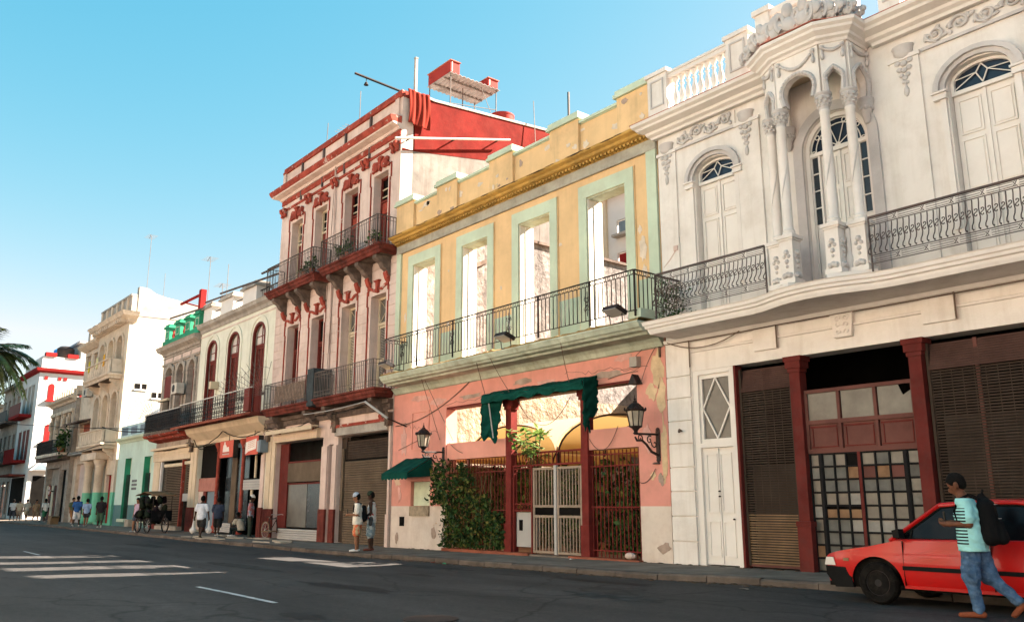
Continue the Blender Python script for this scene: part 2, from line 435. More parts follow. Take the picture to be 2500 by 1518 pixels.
# ------------------------------------------------------------------ ground, road, sidewalk
def interp(tab, x):
    if x >= tab[0][0]: return tab[0][1]
    for (a, u), (b, v) in zip(tab, tab[1:]):
        if x >= b:
            t = (x - a) / (b - a); return u + (v - u) * t
    return tab[-1][1]
ROADZ = [(40,.03),(-4,.02),(-8,.02),(-13,.0),(-20,-.05),(-25,-.07),(-35,-.05),(-48,.0),(-60,.03),(-80,.05),(-110,.07),(-400,.1)]
WALKZ = [(40,.17),(-4,.16),(-8,.15),(-13,.125),(-20,.075),(-25,.06),(-35,.09),(-48,.16),(-60,.2),(-80,.23),(-110,.26),(-400,.3)]
KERBY = [(40,13.5),(-7.2,13.45),(-11.5,12.9),(-14,12.75),(-25,12.8),(-400,12.8)]
def road_z(x, y):
    c = .05 * (1 - ((y - 4.5) / 8.4) ** 2)
    return interp(ROADZ, x) + max(c, -.12) + .012*math.sin(x*.9 + y*.5) * math.sin(y*1.1 - x*.33)
def walk_z(x, y=None):
    if y is None: return interp(WALKZ, x)
    k = interp(KERBY, x); e = road_z(x, k) + .12
    t = max(0, min(1, (y - k) / (W - k)))
    return e + (interp(WALKZ, x) - e) * t

def asphalt():
    m = bpy.data.materials.new('asphalt'); m.use_nodes = True
    nt = m.node_tree; N = nt.nodes; L = nt.links; b = N['Principled BSDF']
    g = N.new('ShaderNodeNewGeometry')
    def noise(s, d, r, vec=None):
        n = N.new('ShaderNodeTexNoise'); n.inputs['Scale'].default_value = s; n.inputs['Detail'].default_value = d
        n.inputs['Roughness'].default_value = r; L.new(vec or g.outputs['Position'], n.inputs['Vector']); return n.outputs['Fac']
    mp = N.new('ShaderNodeMapping'); mp.inputs['Scale'].default_value = (.12, .8, 1); L.new(g.outputs['Position'], mp.inputs[0])
    cr = N.new('ShaderNodeValToRGB'); L.new(noise(1.1, 7, .62, mp.outputs[0]), cr.inputs[0])
    e = cr.color_ramp.elements
    e[0].position = .32; e[0].color = (.020,.0187,.018,1); e[1].position = .70; e[1].color = (.053,.049,.047,1)
    big = N.new('ShaderNodeMapRange'); L.new(noise(.22, 6, .6), big.inputs['Value']); big.inputs['To Min'].default_value = .72; big.inputs['To Max'].default_value = 1.28
    fine = N.new('ShaderNodeMapRange'); L.new(noise(55, 3, .8), fine.inputs['Value']); fine.inputs['From Min'].default_value = .3; fine.inputs['From Max'].default_value = .7
    fine.inputs['To Min'].default_value = .35; fine.inputs['To Max'].default_value = 1.75
    mid = N.new('ShaderNodeMapRange'); L.new(noise(11, 5, .75), mid.inputs['Value']); mid.inputs['From Min'].default_value = .3; mid.inputs['From Max'].default_value = .7
    mid.inputs['To Min'].default_value = .68; mid.inputs['To Max'].default_value = 1.36
    mm = N.new('ShaderNodeMath'); mm.operation = 'MULTIPLY'; L.new(big.outputs[0], mm.inputs[0]); L.new(mid.outputs[0], mm.inputs[1])
    mu = N.new('ShaderNodeMath'); mu.operation = 'MULTIPLY'; L.new(mm.outputs[0], mu.inputs[0]); L.new(fine.outputs[0], mu.inputs[1])
    vm = N.new('ShaderNodeVectorMath'); vm.operation = 'SCALE'; L.new(cr.outputs[0], vm.inputs[0]); L.new(mu.outputs[0], vm.inputs['Scale'])
    # cracks and tar seams
    vo = N.new('ShaderNodeTexVoronoi'); vo.feature = 'DISTANCE_TO_EDGE'; vo.inputs['Scale'].default_value = .33
    wv = N.new('ShaderNodeVectorMath'); wv.operation = 'ADD'
    nv = N.new('ShaderNodeTexNoise'); nv.inputs['Scale'].default_value = .9; nv.inputs['Detail'].default_value = 8; L.new(g.outputs['Position'], nv.inputs['Vector'])
    L.new(g.outputs['Position'], wv.inputs[0]); L.new(nv.outputs['Color'], wv.inputs[1]); L.new(wv.outputs[0], vo.inputs['Vector'])
    ck = N.new('ShaderNodeMapRange'); ck.inputs['From Min'].default_value = .0; ck.inputs['From Max'].default_value = .016
    ck.inputs['To Min'].default_value = .35; ck.inputs['To Max'].default_value = 1.; L.new(vo.outputs['Distance'], ck.inputs['Value'])
    vm2 = N.new('ShaderNodeVectorMath'); vm2.operation = 'SCALE'; L.new(vm.outputs[0], vm2.inputs[0]); L.new(ck.outputs[0], vm2.inputs['Scale'])
    L.new(vm2.outputs[0], b.inputs['Base Color'])
    b.inputs['Roughness'].default_value = .78; b.inputs['Specular IOR Level'].default_value = .22
    bp = N.new('ShaderNodeBump'); bp.inputs['Strength'].default_value = .55; bp.inputs['Distance'].default_value = .01
    L.new(noise(70, 3, .7), bp.inputs['Height']); L.new(bp.outputs[0], b.inputs['Normal'])
    return m
M['asphalt'] = asphalt()
M['earth'] = mat('bare_ground', (.16,.14,.12), var=.2, vscale=.2)

mb = MB(); mb.face([(-1500,-1500,-.45),(1500,-1500,-.45),(1500,1500,-.45),(-1500,1500,-.45)])
structure(mb.build('ground', M['earth']))

def grid(mb, xs, ys, zf):
    n = len(mb.v); k = len(ys)
    for x in xs:
        for y in ys: mb.v.append((x, y, zf(x, y)))
    for i in range(len(xs)-1):
        for j in range(k-1):
            a = n + i*k + j; mb.f.append((a, a+k, a+k+1, a+1)); mb.m.append(0)
    return mb
mb = MB()
xs = [-260,-200,-160,-130] + [-110 + i*1.0 for i in range(131)] + [30, 60]
ys = [-60,-30,-16,-8,-4] + [-3.0 + i*.5 for i in range(31)] + [12.5, 13.3]
grid(mb, xs, ys, road_z)
road = structure(mb.build('road', M['asphalt'], smooth=60))

mb = MB()
xs = [-260,-160,-110] + [-100 + i*1.0 for i in range(121)] + [60]
for a, b_ in zip(xs, xs[1:]):
    ka, kb = interp(KERBY, a), interp(KERBY, b_)
    ra, rb = [], []
    for t in (0,.15,.4,.7,1.0):
        ya = ka + .16 + (W + .6 - ka - .16)*t; yb = kb + .16 + (W + .6 - kb - .16)*t
        ra.append((a, ya, walk_z(a, ya))); rb.append((b_, yb, walk_z(b_, yb)))
    mb.strip(ra, rb)
walk = structure(mb.build('sidewalk', M['concrete'], smooth=60))
WL[walk.name] = (0,0,0)
for i in range(78):                                   # kerb stones
    x0 = -1.0 - i*1.05; x1 = x0 - 1.03
    y0, y1 = interp(KERBY, x0), interp(KERBY, x1)
    j = random.uniform(-.012,.012); t = random.uniform(-.015,.012)
    m_ = MB()
    A = [(x0,y0+j,-.4),(x0,y0+j,walk_z(x0,y0)-.03+t),(x0,y0+.03+j,walk_z(x0,y0)+t),(x0,y0+.17,walk_z(x0,y0+.17)+.004),(x0,y0+.17,-.4)]
    B = [(x1,y1+j,-.4),(x1,y1+j,walk_z(x1,y1)-.03+t),(x1,y1+.03+j,walk_z(x1,y1)+t),(x1,y1+.17,walk_z(x1,y1+.17)+.004),(x1,y1+.17,-.4)]
    m_.strip(A, B, True); m_.face(A); m_.face(B[::-1])
    m_.build('kerb_stone', M['kerb'], walk)
# painted lane dash and the remains of another
for pts in ([(-15.3,5.52),(-13.5,5.42),(-11.75,5.34)], [(-31,5.7),(-28.5,5.65)]):
    m_ = MB()
    m_.strip([(x, y-.045, road_z(x, y)+.006) for x, y in pts], [(x, y+.045, road_z(x, y)+.006) for x, y in pts])
    m_.build('lane_marking', M['linepaint'], road)
# utility cover in the road
m_ = MB(); m_.lathe([(.33,0),(.33,.02),(.28,.028),(.0,.03)], -8.9, 6.0, road_z(-8.9,6.0)-.008, 20)
m_.build('manhole_cover', M['iron'], road, smooth=40)

# tar repairs and lighter scars in the asphalt
random.seed(3)
tar = mat('tar_repair', (.016,.0155,.0155), rough=.7, var=.3, vscale=4., bump=.6, bscale=40., spec=.15)
scar = mat('worn_asphalt', (.060,.057,.054), rough=.9, var=.3, vscale=4., bump=.7, bscale=50.)
for (cx, cy, w, d, m_2) in ((-13.5,7.4,1.6,.35,tar),(-10.2,5.0,.5,.22,tar),(-20.5,8.3,2.4,.3,scar),(-9.5,9.6,1.2,.3,scar),(-27,7.2,3.0,.4,tar),(-17.5,11.6,2.2,.28,scar),(-11.8,11.7,1.5,.3,tar),(-6.5,7.2,.8,.3,scar),(-33,10.0,2.5,.5,scar),(-15.2,9.9,.9,.18,tar)):
    n = 18; pts = []
    for k in range(n):
        an = 2*math.pi*k/n; r_ = random.uniform(.6,1.1); x, y = cx+w*r_*math.cos(an), cy+d*r_*math.sin(an); pts.append((x, y, road_z(x,y)+.005))
    m_ = MB()
    c_ = (cx, cy, road_z(cx,cy)+.006)
    for k in range(n): m_.face([c_, pts[k], pts[(k+1) % n]])
    m_.build('asphalt_patch', m_2, road)
# ------------------------------------------------------------------ unseen houses behind the camera, added to bounce sunlight onto the row
def facing_house(x0, x1, h, mat_, trim, label, n):
    t = thing('unseen_house', label, 'house', ((x0+x1)/2, -6.6, .1))
    holes = []
    w = (x1-x0)/n
    for k in range(n):
        c = x0 + w*(k+.5)
        holes += [(c-.65, c+.65, .1, 3.6), (c-.55, c+.55, 5.4, 8.4)]
    wall_mesh(MB(), x0, x1, -.3, h, -7.05, -6.6, holes).build('wall', mat_, t)
    for hh in holes:
        MB().box(hh[0]+.02, hh[1]-.02, -6.96, -6.9, hh[2], hh[3]-.02).build('door' if hh[2] < 1 else 'window', trim, t)
    molding(MB(), [(-6.597,h-.7),(-6.25,h-.45),(-6.2,h-.2),(-6.597,h-.15)], x0, x1).build('cornice', mat_, t)
    MB().box(x0+.2, x1-.2, -6.597, -5.8, 4.95, 5.15).build('balcony_slab', mat_, t)
    MB().box(x0+.01, x1-.01, -20, -7.06, h-.4, h-.15).build('roof', M['weathertop'], t)
    MB().box(x0+.01, x0+.3, -20, -7.06, -.3, h-.42).build('side_wall', mat_, t)
    MB().box(x1-.3, x1-.01, -20, -7.06, -.3, h-.42).build('side_wall', mat_, t)
facing_house(-62, -45.1, 9.6, M['farcream'], M['doorbrown'], 'unseen long cream house added across the street, far from the white building', 6)
facing_house(-45, -30.1, 10.4, M['farwhite'], M['beigewood'], 'unseen white house added across the street facing the red trimmed building', 5)
facing_house(-30, -16.1, 9.4, M['cream'], M['doorbrown'], 'unseen cream house added across the street facing the yellow building', 5)
facing_house(-16, -2.1, 10.2, M['farwhite'], M['green'], 'unseen white house with green doors added across the street facing the white building', 5)
facing_house(-2, 14, 9.8, M['rose'], M['doorbrown'], 'unseen rose house added across the street at its near end', 5)

# unseen neighbour right of the white building, added to shade the road
nb = thing('unseen_neighbour_house', 'unseen plain cream two-storey house added right of the white building', 'house', (4, W, .17))
hs = [(-2.6+k*2.6,-1.2+k*2.6,.2,3.6) for k in range(6)] + [(-2.5+k*2.6,-1.3+k*2.6,5.4,8.6) for k in range(6)]
wall_mesh(MB(), -3.8, 13, -.2, 11.2, W, W+.45, hs).build('wall', M['cream'], nb)
for h_ in hs: MB().box(h_[0]+.01,h_[1]-.01,W+.2,W+.26,h_[2],h_[3]-.01).build('door' if h_[2] < 1 else 'window', M['doorbrown'], nb)
molding(MB(), [(W-.002,10.3),(W-.4,10.5),(W-.45,10.75),(W-.002,10.8)], -3.8, 13).build('cornice', M['cream'], nb)
MB().box(-3.6,12.8,W-.9,W-.003,5.0,5.25).build('balcony_slab', M['cream'], nb)
MB().box(-3.8,13,W+.46,W+14,10.2,10.5).build('roof', M['weathertop'], nb)
MB().box(-3.79,-3.5,W+.46,W+14,-.2,10.19).box(12.7,12.99,W+.46,W+14,-.2,10.19).build('side_wall', M['cream'], nb)
# ================================================================== white building with the columned bay
wb = thing('white_building', 'white ornate building with columned bay window and iron balcony, right end of the row', 'building', (-8.5, W, .15))
XL, XR = -13.02, -3.85
holes = [(-12.3,-4.7,-.2,4.3), (-11.95,-10.85,5.45,9.15), (-6.15,-5.05,5.45,9.15), (-9.12,-7.70,5.45,9.15)]
mb = wall_mesh(MB(), XL, XR, -.2, 10.1, W, W+.45, holes)
spandrel(mb, -11.95, -10.85, 8.86, 9.149, W, W+.45)
spandrel(mb, -6.15, -5.05, 8.86, 9.149, W, W+.45)
spandrel(mb, -9.12, -7.70, 8.44, 9.149, W, W+.45)
mb.build('wall', M['white'], wb)
MB().box(XL, XL+.35, W+.452, W+15, -.2, 10.45).build('side_wall', M['partywall'], wb)
MB().box(XR-.35, XR, W+.452, W+15, -.2, 10.45).build('side_wall', M['partywall'], wb)
MB().box(XL+.352, XR-.352, W+14.6, W+15, -.2, 10.45).build('rear_wall', M['partywall'], wb)
MB().box(XL+.352, XR-.352, W+.452, W+14.59, 10.15, 10.4).build('roof', M['weathertop'], wb)
MB().box(XL+.352, XR-.352, W+.47, W+14.59, 4.9, 5.2).build('floor_slab', M['dim_in'], wb)
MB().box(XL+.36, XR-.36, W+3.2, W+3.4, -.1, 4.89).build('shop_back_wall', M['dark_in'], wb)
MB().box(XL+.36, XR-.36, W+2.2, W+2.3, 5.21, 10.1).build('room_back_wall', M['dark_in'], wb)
# raised pilasters and panels on the upper floor
for x0, x1 in ((-13.0,-12.47),(-10.72,-10.12),(-7.13,-6.58),(-4.55,-3.95)):
    MB().box(x0, x1, W-.045, W-.001, 5.4, 9.62).build('pilaster', M['white'], wb)
    MB().box(x0-.03, x1+.03, W-.075, W-.001, 9.622, 9.70).build('pilaster_band', M['white_trim'], wb)
# rusticated corner pier of the ground floor
zs = [.12,.62,1.15,1.68,2.2,2.72,3.22,3.73,4.22,5.02]
for a, b in zip(zs, zs[1:]):
    MB().box(-13.0, -12.33, W-.05, W-.001, a+.012, b-.012).build('stone_block', M['white'], wb)
    MB().box(-4.68, -3.9, W-.05, W-.001, a+.012, b-.012).build('stone_block', M['white'], wb)
# lintel mouldings and plaques
molding(MB(), [(W-.001,4.72),(W-.035,4.73),(W-.035,4.77),(W-.001,4.79)], -12.3, -4.72).build('lintel_moulding', M['white_trim'], wb)
molding(MB(), [(W-.001,4.98),(W-.09,5.0),(W-.13,5.075),(W-.001,5.075)], -13.0, -3.9).build('lintel_moulding', M['white_trim'], wb)
for x0, x1 in ((-10.6,-10.03),(-7.03,-6.44)):
    MB().box(x0, x1, W-.06, W-.001, 4.52, 4.975).build('plaque', M['white'], wb)
key = MB().prism([(-8.73,4.52),(-8.38,4.52),(-8.32,4.975),(-8.79,4.975)], W-.09, W-.001).build('keystone', M['white_trim'], wb)
mb = MB()
for k, zz in enumerate((4.62, 4.76, 4.88)):
    for s_ in (-1, 1):
        mb.tube([(-8.555 + s_*p[0], W-.1, zz + p[1]) for p in spiral(.09, 0, .06, .015, 200, -160, 10)], .016, 5)
mb.box(-8.74,-8.37,W-.105,W-.091,4.535,4.55).box(-8.77,-8.34,W-.105,W-.091,4.945,4.96)
mb.build('carved_scrolls', M['white_trim'], key, smooth=50)

# upper openings: frames, doors, fanlights ------------------------------------------------
def jamb_frame(x0, x1, zs, zt, zb):
    """moulded surround of an upper window with impost blocks and a segmental hood"""
    mb = MB(); c = (x0+x1)/2; hw = (x1-x0)/2
    for s_ in (-1, 1):
        a, b = sorted((c + s_*(hw+.03), c + s_*(hw+.13)))
        mb.box(a, b, W-.05, W-.002, zb, zs-.16)
        a, b = sorted((c + s_*(hw+.002), c + s_*(hw+.24)))
        mb.box(a, b, W-.10, W-.002, zs-.16, zs-.10).box(a, b, W-.08, W-.002, zs-.098, zs-.04).box(a-.02, b+.02, W-.12, W-.002, zs-.038, zs)
    mb.build('window_surround', M['white_trim'], wb)
    mb = MB()
    n = 12
    o = arc(c, zs+.001, hw+.22, zt-zs+.2, 180, 0, n); i_ = arc(c, zs+.001, hw+.12, zt-zs+.11, 180, 0, n)
    ring_band(mb, o, i_, W-.13, W-.002)
    o = arc(c, zs+.001, hw+.118, zt-zs+.108, 180, 0, n); i_ = arc(c, zs+.001, hw+.03, zt-zs+.03, 180, 0, n)
    ring_band(mb, o, i_, W-.07, W-.002)
    for s_ in (-1, 1):
        a, b = sorted((c + s_*(hw+.115), c + s_*(hw+.215)))
        mb.box(a, b, W-.125, W-.002, zs-.0, zs+.002)
    mb.build('hood_moulding', M['white_orn'], wb)
def star_fanlight(x0, x1, zs, zt, y):
    w = thing_part('fanlight', wb)
    c = (x0+x1)/2
    pts = arc(c, zs, (x1-x0)/2, zt-zs, 180, 0, 12)
    MB().prism(pts + [(x1, zs-.16), (x0, zs-.16)], y+.04, y+.05).build('pane', M['glass_b'], w)
    mb = MB(); cz = (zs+zt)/2 - .08
    d = [(c, zt-.06), (c+.10, cz+.02), (c, zs-.13), (c-.10, cz+.02)]
    for a, b in zip(d, d[1:]+d[:1]): mb.tube([(a[0],y,a[1]),(b[0],y,b[1])], .013, 5)
    for e in ((x0+.03, zs-.14),(x1-.03, zs-.14),(x0+.06, zs+.06),(x1-.06, zs+.06)):
        q = (c-.10, cz+.02) if e[0] < c else (c+.10, cz+.02)
        mb.tube([(e[0],y,e[1]),(q[0],y,q[1])], .011, 5)
    mb.build('glazing_bar', M['whitewood'], w)
    mb = MB()
    ring_band(mb, pts, arc(c, zs, (x1-x0)/2-.06, zt-zs-.05, 180, 0, 12), y-.03, y+.06)
    mb.box(x0, x1, y-.03, y+.06, zs-.235, zs-.16)
    for a, b in ((x0, x0+.06), (x1-.06, x1)): mb.box(a, b, y-.03, y+.06, zs-.16, zs)
    mb.build('frame', M['whitewood'], w)
def thing_part(name, parent):
    o = bpy.data.objects.new(name, None); COL.objects.link(o); o.parent = parent
    off = WL[parent.name]; o.location = (-off[0], -off[1], -off[2]); WL[o.name] = (0, 0, 0)
    o.empty_display_size = .1
    return o
def panel_door(x0, x1, z0, z1, y, parent, rows, m_=None, cols=2):
    """double door: leaves with raised panels, a meeting stile"""
    d = thing_part('door', parent)
    m_ = m_ or M['whitewood']
    wl = (x1-x0)/cols
    for k in range(cols):
        a, b = x0 + k*wl + .006, x0 + (k+1)*wl - .006
        MB().box(a, b, y+.02, y+.06, z0, z1).build('leaf', m_, d)
        hgt = z1 - z0; z = z0 + .1
        for j, fr in enumerate(rows):
            ph = (hgt - .1*(len(rows)+1)) * fr
            mb = MB()
            for (p, q, r_, s_) in ((a+.07, b-.07, z, z+.022), (a+.07, b-.07, z+ph-.022, z+ph), (a+.07, a+.092, z+.022, z+ph-.022), (b-.092, b-.07, z+.022, z+ph-.022)):
                mb.box(p, q, y-.004, y+.019, r_, s_)
            mb.box(a+.12, b-.12, y+.004, y+.019, z+.05, z+ph-.05)
            mb.build('panel', m_, d)
            z += ph + .1
    MB().box((x0+x1)/2-.025, (x0+x1)/2+.025, y-.012, y+.019, z0, z1).build('stile', m_, d)
    return d
for x0, x1 in ((-11.95,-10.85),(-6.15,-5.05)):
    jamb_frame(x0, x1, 8.72, 9.149, 6.1)
    star_fanlight(x0+.004, x1-.004, 8.86, 9.145, W+.15)
    panel_door(x0+.004, x1-.004, 5.45, 8.62, W+.17, wb, (.42,.34,.24))
# arched centre door with side lights
c = -8.41
mb = MB()
ring_band(mb, arc(c, 8.44, .92, .92, 180, 0, 20), arc(c, 8.44, .72, .72, 180, 0, 20), W-.06, W-.002)
for a, b in ((c-.92, c-.72), (c+.72, c+.92)): mb.box(a, b, W-.06, W-.002, 5.45, 8.44)
mb.build('arch_surround', M['white_orn'], wb)
mb = MB()
ring_band(mb, arc(c, 8.44, .72, .72, 180, 0, 20), arc(c, 8.44, .62, .62, 180, 0, 20), W+.06, W+.16)
for a, b in ((c-.71, c-.62), (c+.62, c+.71)): mb.box(a, b, W+.06, W+.16, 5.45, 8.44)
mb.build('door_frame', M['whitewood'], wb)
fl = thing_part('fanlight', wb)
MB().prism(arc(c, 8.44, .62, .62, 180, 0, 20), W+.135, W+.145).build('pane', M['glass_b'], fl)
mb = MB(); y = W+.11
for rr in (.60, .49):
    mb.tube([(p[0], y, p[1]) for p in arc(c, 8.44, rr, rr, 180, 0, 18)], .013, 5)
for an in (0, 36, 72, 108, 144, 180):
    for rr in (.545,):
        cx_, cz_ = c + rr*math.cos(R(an)), 8.44 + rr*math.sin(R(an))
        mb.tube([(cx_ + .045*math.cos(t*math.pi/5), y, cz_ + .045*math.sin(t*math.pi/5)) for t in range(10)], .011, 5, closed=True)
    mb.tube([(c, y, 8.46), (c + .49*math.cos(R(an)), y, 8.44 + .49*math.sin(R(an)))], .011, 5)
mb.tube([(c + .05*math.cos(t*math.pi/5), y, 8.47 + .05*math.sin(t*math.pi/5)) for t in range(10)], .012, 5, closed=True)
mb.box(c-.62, c+.62, W+.08, W+.16, 8.36, 8.439)
mb.build('glazing_bar', M['whitewood'], fl)
for s_ in (-1, 1):
    sl = thing_part('side_light', wb)
    a, b = sorted((c + s_*.60, c + s_*.44))
    MB().box(a, b, W+.13, W+.14, 6.9, 8.36).build('pane', M['glass'], sl)
    mb = MB()
    for k in range(5): mb.box(a, b, W+.11, W+.129, 6.9 + k*.365 - .012, 6.9 + k*.365 + .012)
    mb.box(c + s_*.44-.02, c + s_*.44+.02, W+.1, W+.16, 5.45, 8.36); mb.box(c + s_*.61-.012, c + s_*.61+.012, W+.1, W+.16, 5.45, 8.36)
    mb.box(a+.02, b-.01, W+.11, W+.15, 5.45, 6.88)
    mb.build('frame', M['whitewood'], sl)
panel_door(c-.42, c+.42, 5.45, 8.355, W+.13, wb, (.5,.26,.24))

# carved panels over the windows, hanging drops on the pilasters -----------------------------
mb = MB()
for k in range(4):
    x = -.63 + k*.42; s_ = 1 if k % 2 else -1
    mb.tube([(x + p[0], -.03, p[1]) for p in spiral(0, .02*s_, .17, .03, 200*s_, -330*s_, 22)], [.034 - .0008*i for i in range(23)], 6)
    mb.blob((x, -.03, .02*s_), (.05,.05,.05))
    for an in (40, 100, 160):
        mb.blob((x + .19*math.cos(R(an*s_)), -.02, .17*math.sin(R(an*s_))), (.075,.035,.035), 7, 4, R(an*s_+60))
for k in range(9): mb.blob((-.78 + k*.195, -.018, .13*math.sin(k*2.1)), (.06,.03,.045), 6, 4, k)
scroll_me = mb.mesh('scroll_carving', M['white_orn'], 50)
for x0, x1 in ((-12.44,-10.74),(-6.5,-4.62)):
    MB().box(x0, x1, W-.03, W-.002, 9.705, 10.06).build('frieze_panel', M['white'], wb)
    link('scroll_carving', scroll_me, wb, ((x0+x1)/2, W-.035, 9.89), scale=((x1-x0)/1.78, 1, .92))
    MB().box(x0-.02, x1+.02, W-.06, W-.032, 9.64, 9.702).build('frieze_ledge', M['white_orn'], wb)
mb = MB()
mb.lathe([(.21,0),(.21,-.03),(.19,-.06),(.18,-.14),(.13,-.22),(.05,-.26)][::-1], 0, 0, 0, 14)
for p in mb.v[:]: pass
for k, (dx, dz, r) in enumerate(((-.12,-.33,.06),(.12,-.33,.06),(0,-.36,.075),(-.09,-.47,.06),(.09,-.47,.06),(0,-.50,.06),(-.06,-.6,.05),(.06,-.6,.05),(0,-.66,.055),(-.03,-.74,.045),(.035,-.76,.04))):
    mb.blob((dx, -.05, dz), (r, r*.8, r*.85), 7, 5)
mb.blob((0,-.04,-.93), (.055,.05,.11), 8, 6)
mb.tube([(0,-.03,-.7),(0,-.03,-.86)], .03, 6)
drop_me = mb.mesh('hanging_drop', M['white_orn'], 50)
for x in (-12.74, -10.45, -6.86, -4.3): link('hanging_drop', drop_me, wb, (x, W-.03, 9.9), scale=(1,.62,1))

# main cornice, left and right of the bay -----------------------------------------------------
prof = [(0,10.101),(.10,10.101),(.12,10.16),(.20,10.20),(.22,10.26),(.40,10.31),(.42,10.36),(.50,10.40),(.52,10.47),(0,10.50)]
def cornice(path, name, par, m_=None):
    return sweep_xy(MB(), path, prof).build(name, m_ or M['white_trim'], par)
cornice([(-13.06, W-.0), (-13.05, W-.03), (-9.78, W-.03), (-9.77, W)], 'cornice', wb)
cornice([(-7.33, W), (-7.32, W-.03), (XR, W-.03), (XR, W+.02)], 'cornice', wb)
MB().box(-13.5,-9.3,W-.50,W-.02,10.502,10.522).build('cornice_tiles', M['tile_r'], wb)
MB().box(-7.75,XR,W-.50,W-.02,10.502,10.522).build('cornice_tiles', M['tile_r'], wb)

# parapet balustrades ---------------------------------------------------------------------------
bal_me = MB().lathe([(.075,0),(.075,.05),(.045,.07),(.05,.10),(.078,.20),(.07,.30),(.035,.44),(.033,.50),(.06,.54),(.035,.58),(.035,.62),(.06,.66),(.07,.68),(.07,.74)], n=10).mesh('baluster', M['white_trim'], 45)
def balustrade(xs, x0, x1, y):
    p = thing_part('parapet', wb)
    MB().box(x0, x1, y-.13, y+.13, 10.55, 10.74).build('plinth', M['white_trim'], p)
    MB().box(x0, x1, y-.13, y+.13, 11.52, 11.62).build('rail', M['white_trim'], p)
    MB().box(x0-.0, x1+.0, y-.16, y+.16, 11.622, 11.68).build('coping', M['white_trim'], p)
    for x in xs: link('baluster', bal_me, p, (x, y, 10.765))
    return p
def pedestal(x0, x1, y, z1=11.78):
    p = thing_part('pedestal', wb)
    MB().box(x0, x1, y-.2, y+.2, 10.53, z1-.1).build('die', M['white'], p)
    mb = MB(); d = .09
    for a, b, z0_, z1_ in ((x0+d, x1-d, 10.85, 10.89), (x0+d, x1-d, 11.52, 11.56), (x0+d, x0+d+.04, 10.89, 11.52), (x1-d-.04, x1-d, 10.89, 11.52)):
        mb.box(a, b, y-.225, y-.202, z0_, z1_)
    mb.build('raised_panel', M['white_orn'], p)
    MB().box(x0-.05, x1+.05, y-.25, y+.25, z1-.098, z1).build('cap', M['white_trim'], p)
yb = W - .02
pedestal(-13.1, -12.5, yb); balustrade([-12.37 + .19*k for k in range(9)], -12.499, -10.731, yb); pedestal(-10.73, -10.13, yb)
pedestal(-7.15, -6.75, yb); balustrade([-6.62 + .19*k for k in range(12)], -6.749, -4.421, yb); pedestal(-4.42, -3.9, yb)

# columned bay -----------------------------------------------------------------------------------
bay = thing_part('bay', wb)
PA, PB, PC, PD = (-9.40,14.50), (-9.02,14.28), (-8.06,14.28), (-7.66,14.50)
col_me = MB().lathe([(.13,0),(.13,.04),(.115,.06),(.125,.09),(.10,.12),(.095,.16),(.098,.9),(.088,2.22),(.10,2.24),(.10,2.27),(.085,2.29)], n=16).mesh('column', M['white_trim'], 40)
mb = MB().lathe([(.085,0),(.10,.03),(.095,.06),(.13,.22),(.15,.27),(.145,.29),(.165,.31),(.165,.35)], n=16)
for q in range(8):
    for zz, rr in ((.1,.105),(.17,.125),(.235,.14)):
        an = q*math.pi/4 + zz*5; mb.blob((rr*math.cos(an), rr*math.sin(an), zz), (.032,.032,.035), 6, 4)
cap_me = mb.mesh('capital', M['white_orn'], 50)
tw = [(.102*math.cos(-1.9 + t*.12), .102*math.sin(-1.9 + t*.12), .75 + t*.055) for t in range(14)]
twist_me = MB().tube(tw, [.002 + .013*math.sin(math.pi*i/13) for i in range(14)], 5).mesh('column_twist', M['white_orn'], 50)
for (x, y) in (PA, PB, PC, PD):
    link('column', col_me, bay, (x, y, 6.48)); link('capital', cap_me, bay, (x, y, 8.75)); link('column_twist', twist_me, bay, (x, y, 6.48))
for x in (PA[0], PD[0]):                                # half capitals where the bay meets the wall
    mb = MB().lathe([(.03,0),(.06,.04),(.09,.2),(.12,.24),(.11,.27),(.15,.42),(.16,.45),(.16,.5)], x, W-.08, 8.6, 14)
    for q in range(10):
        an = q*2*math.pi/10; mb.blob((x + .115*math.cos(an), W-.08 + .115*math.sin(an), 8.9), (.035,.035,.05), 6, 4)
    mb.build('wall_bracket', M['white_orn'], bay, smooth=50)
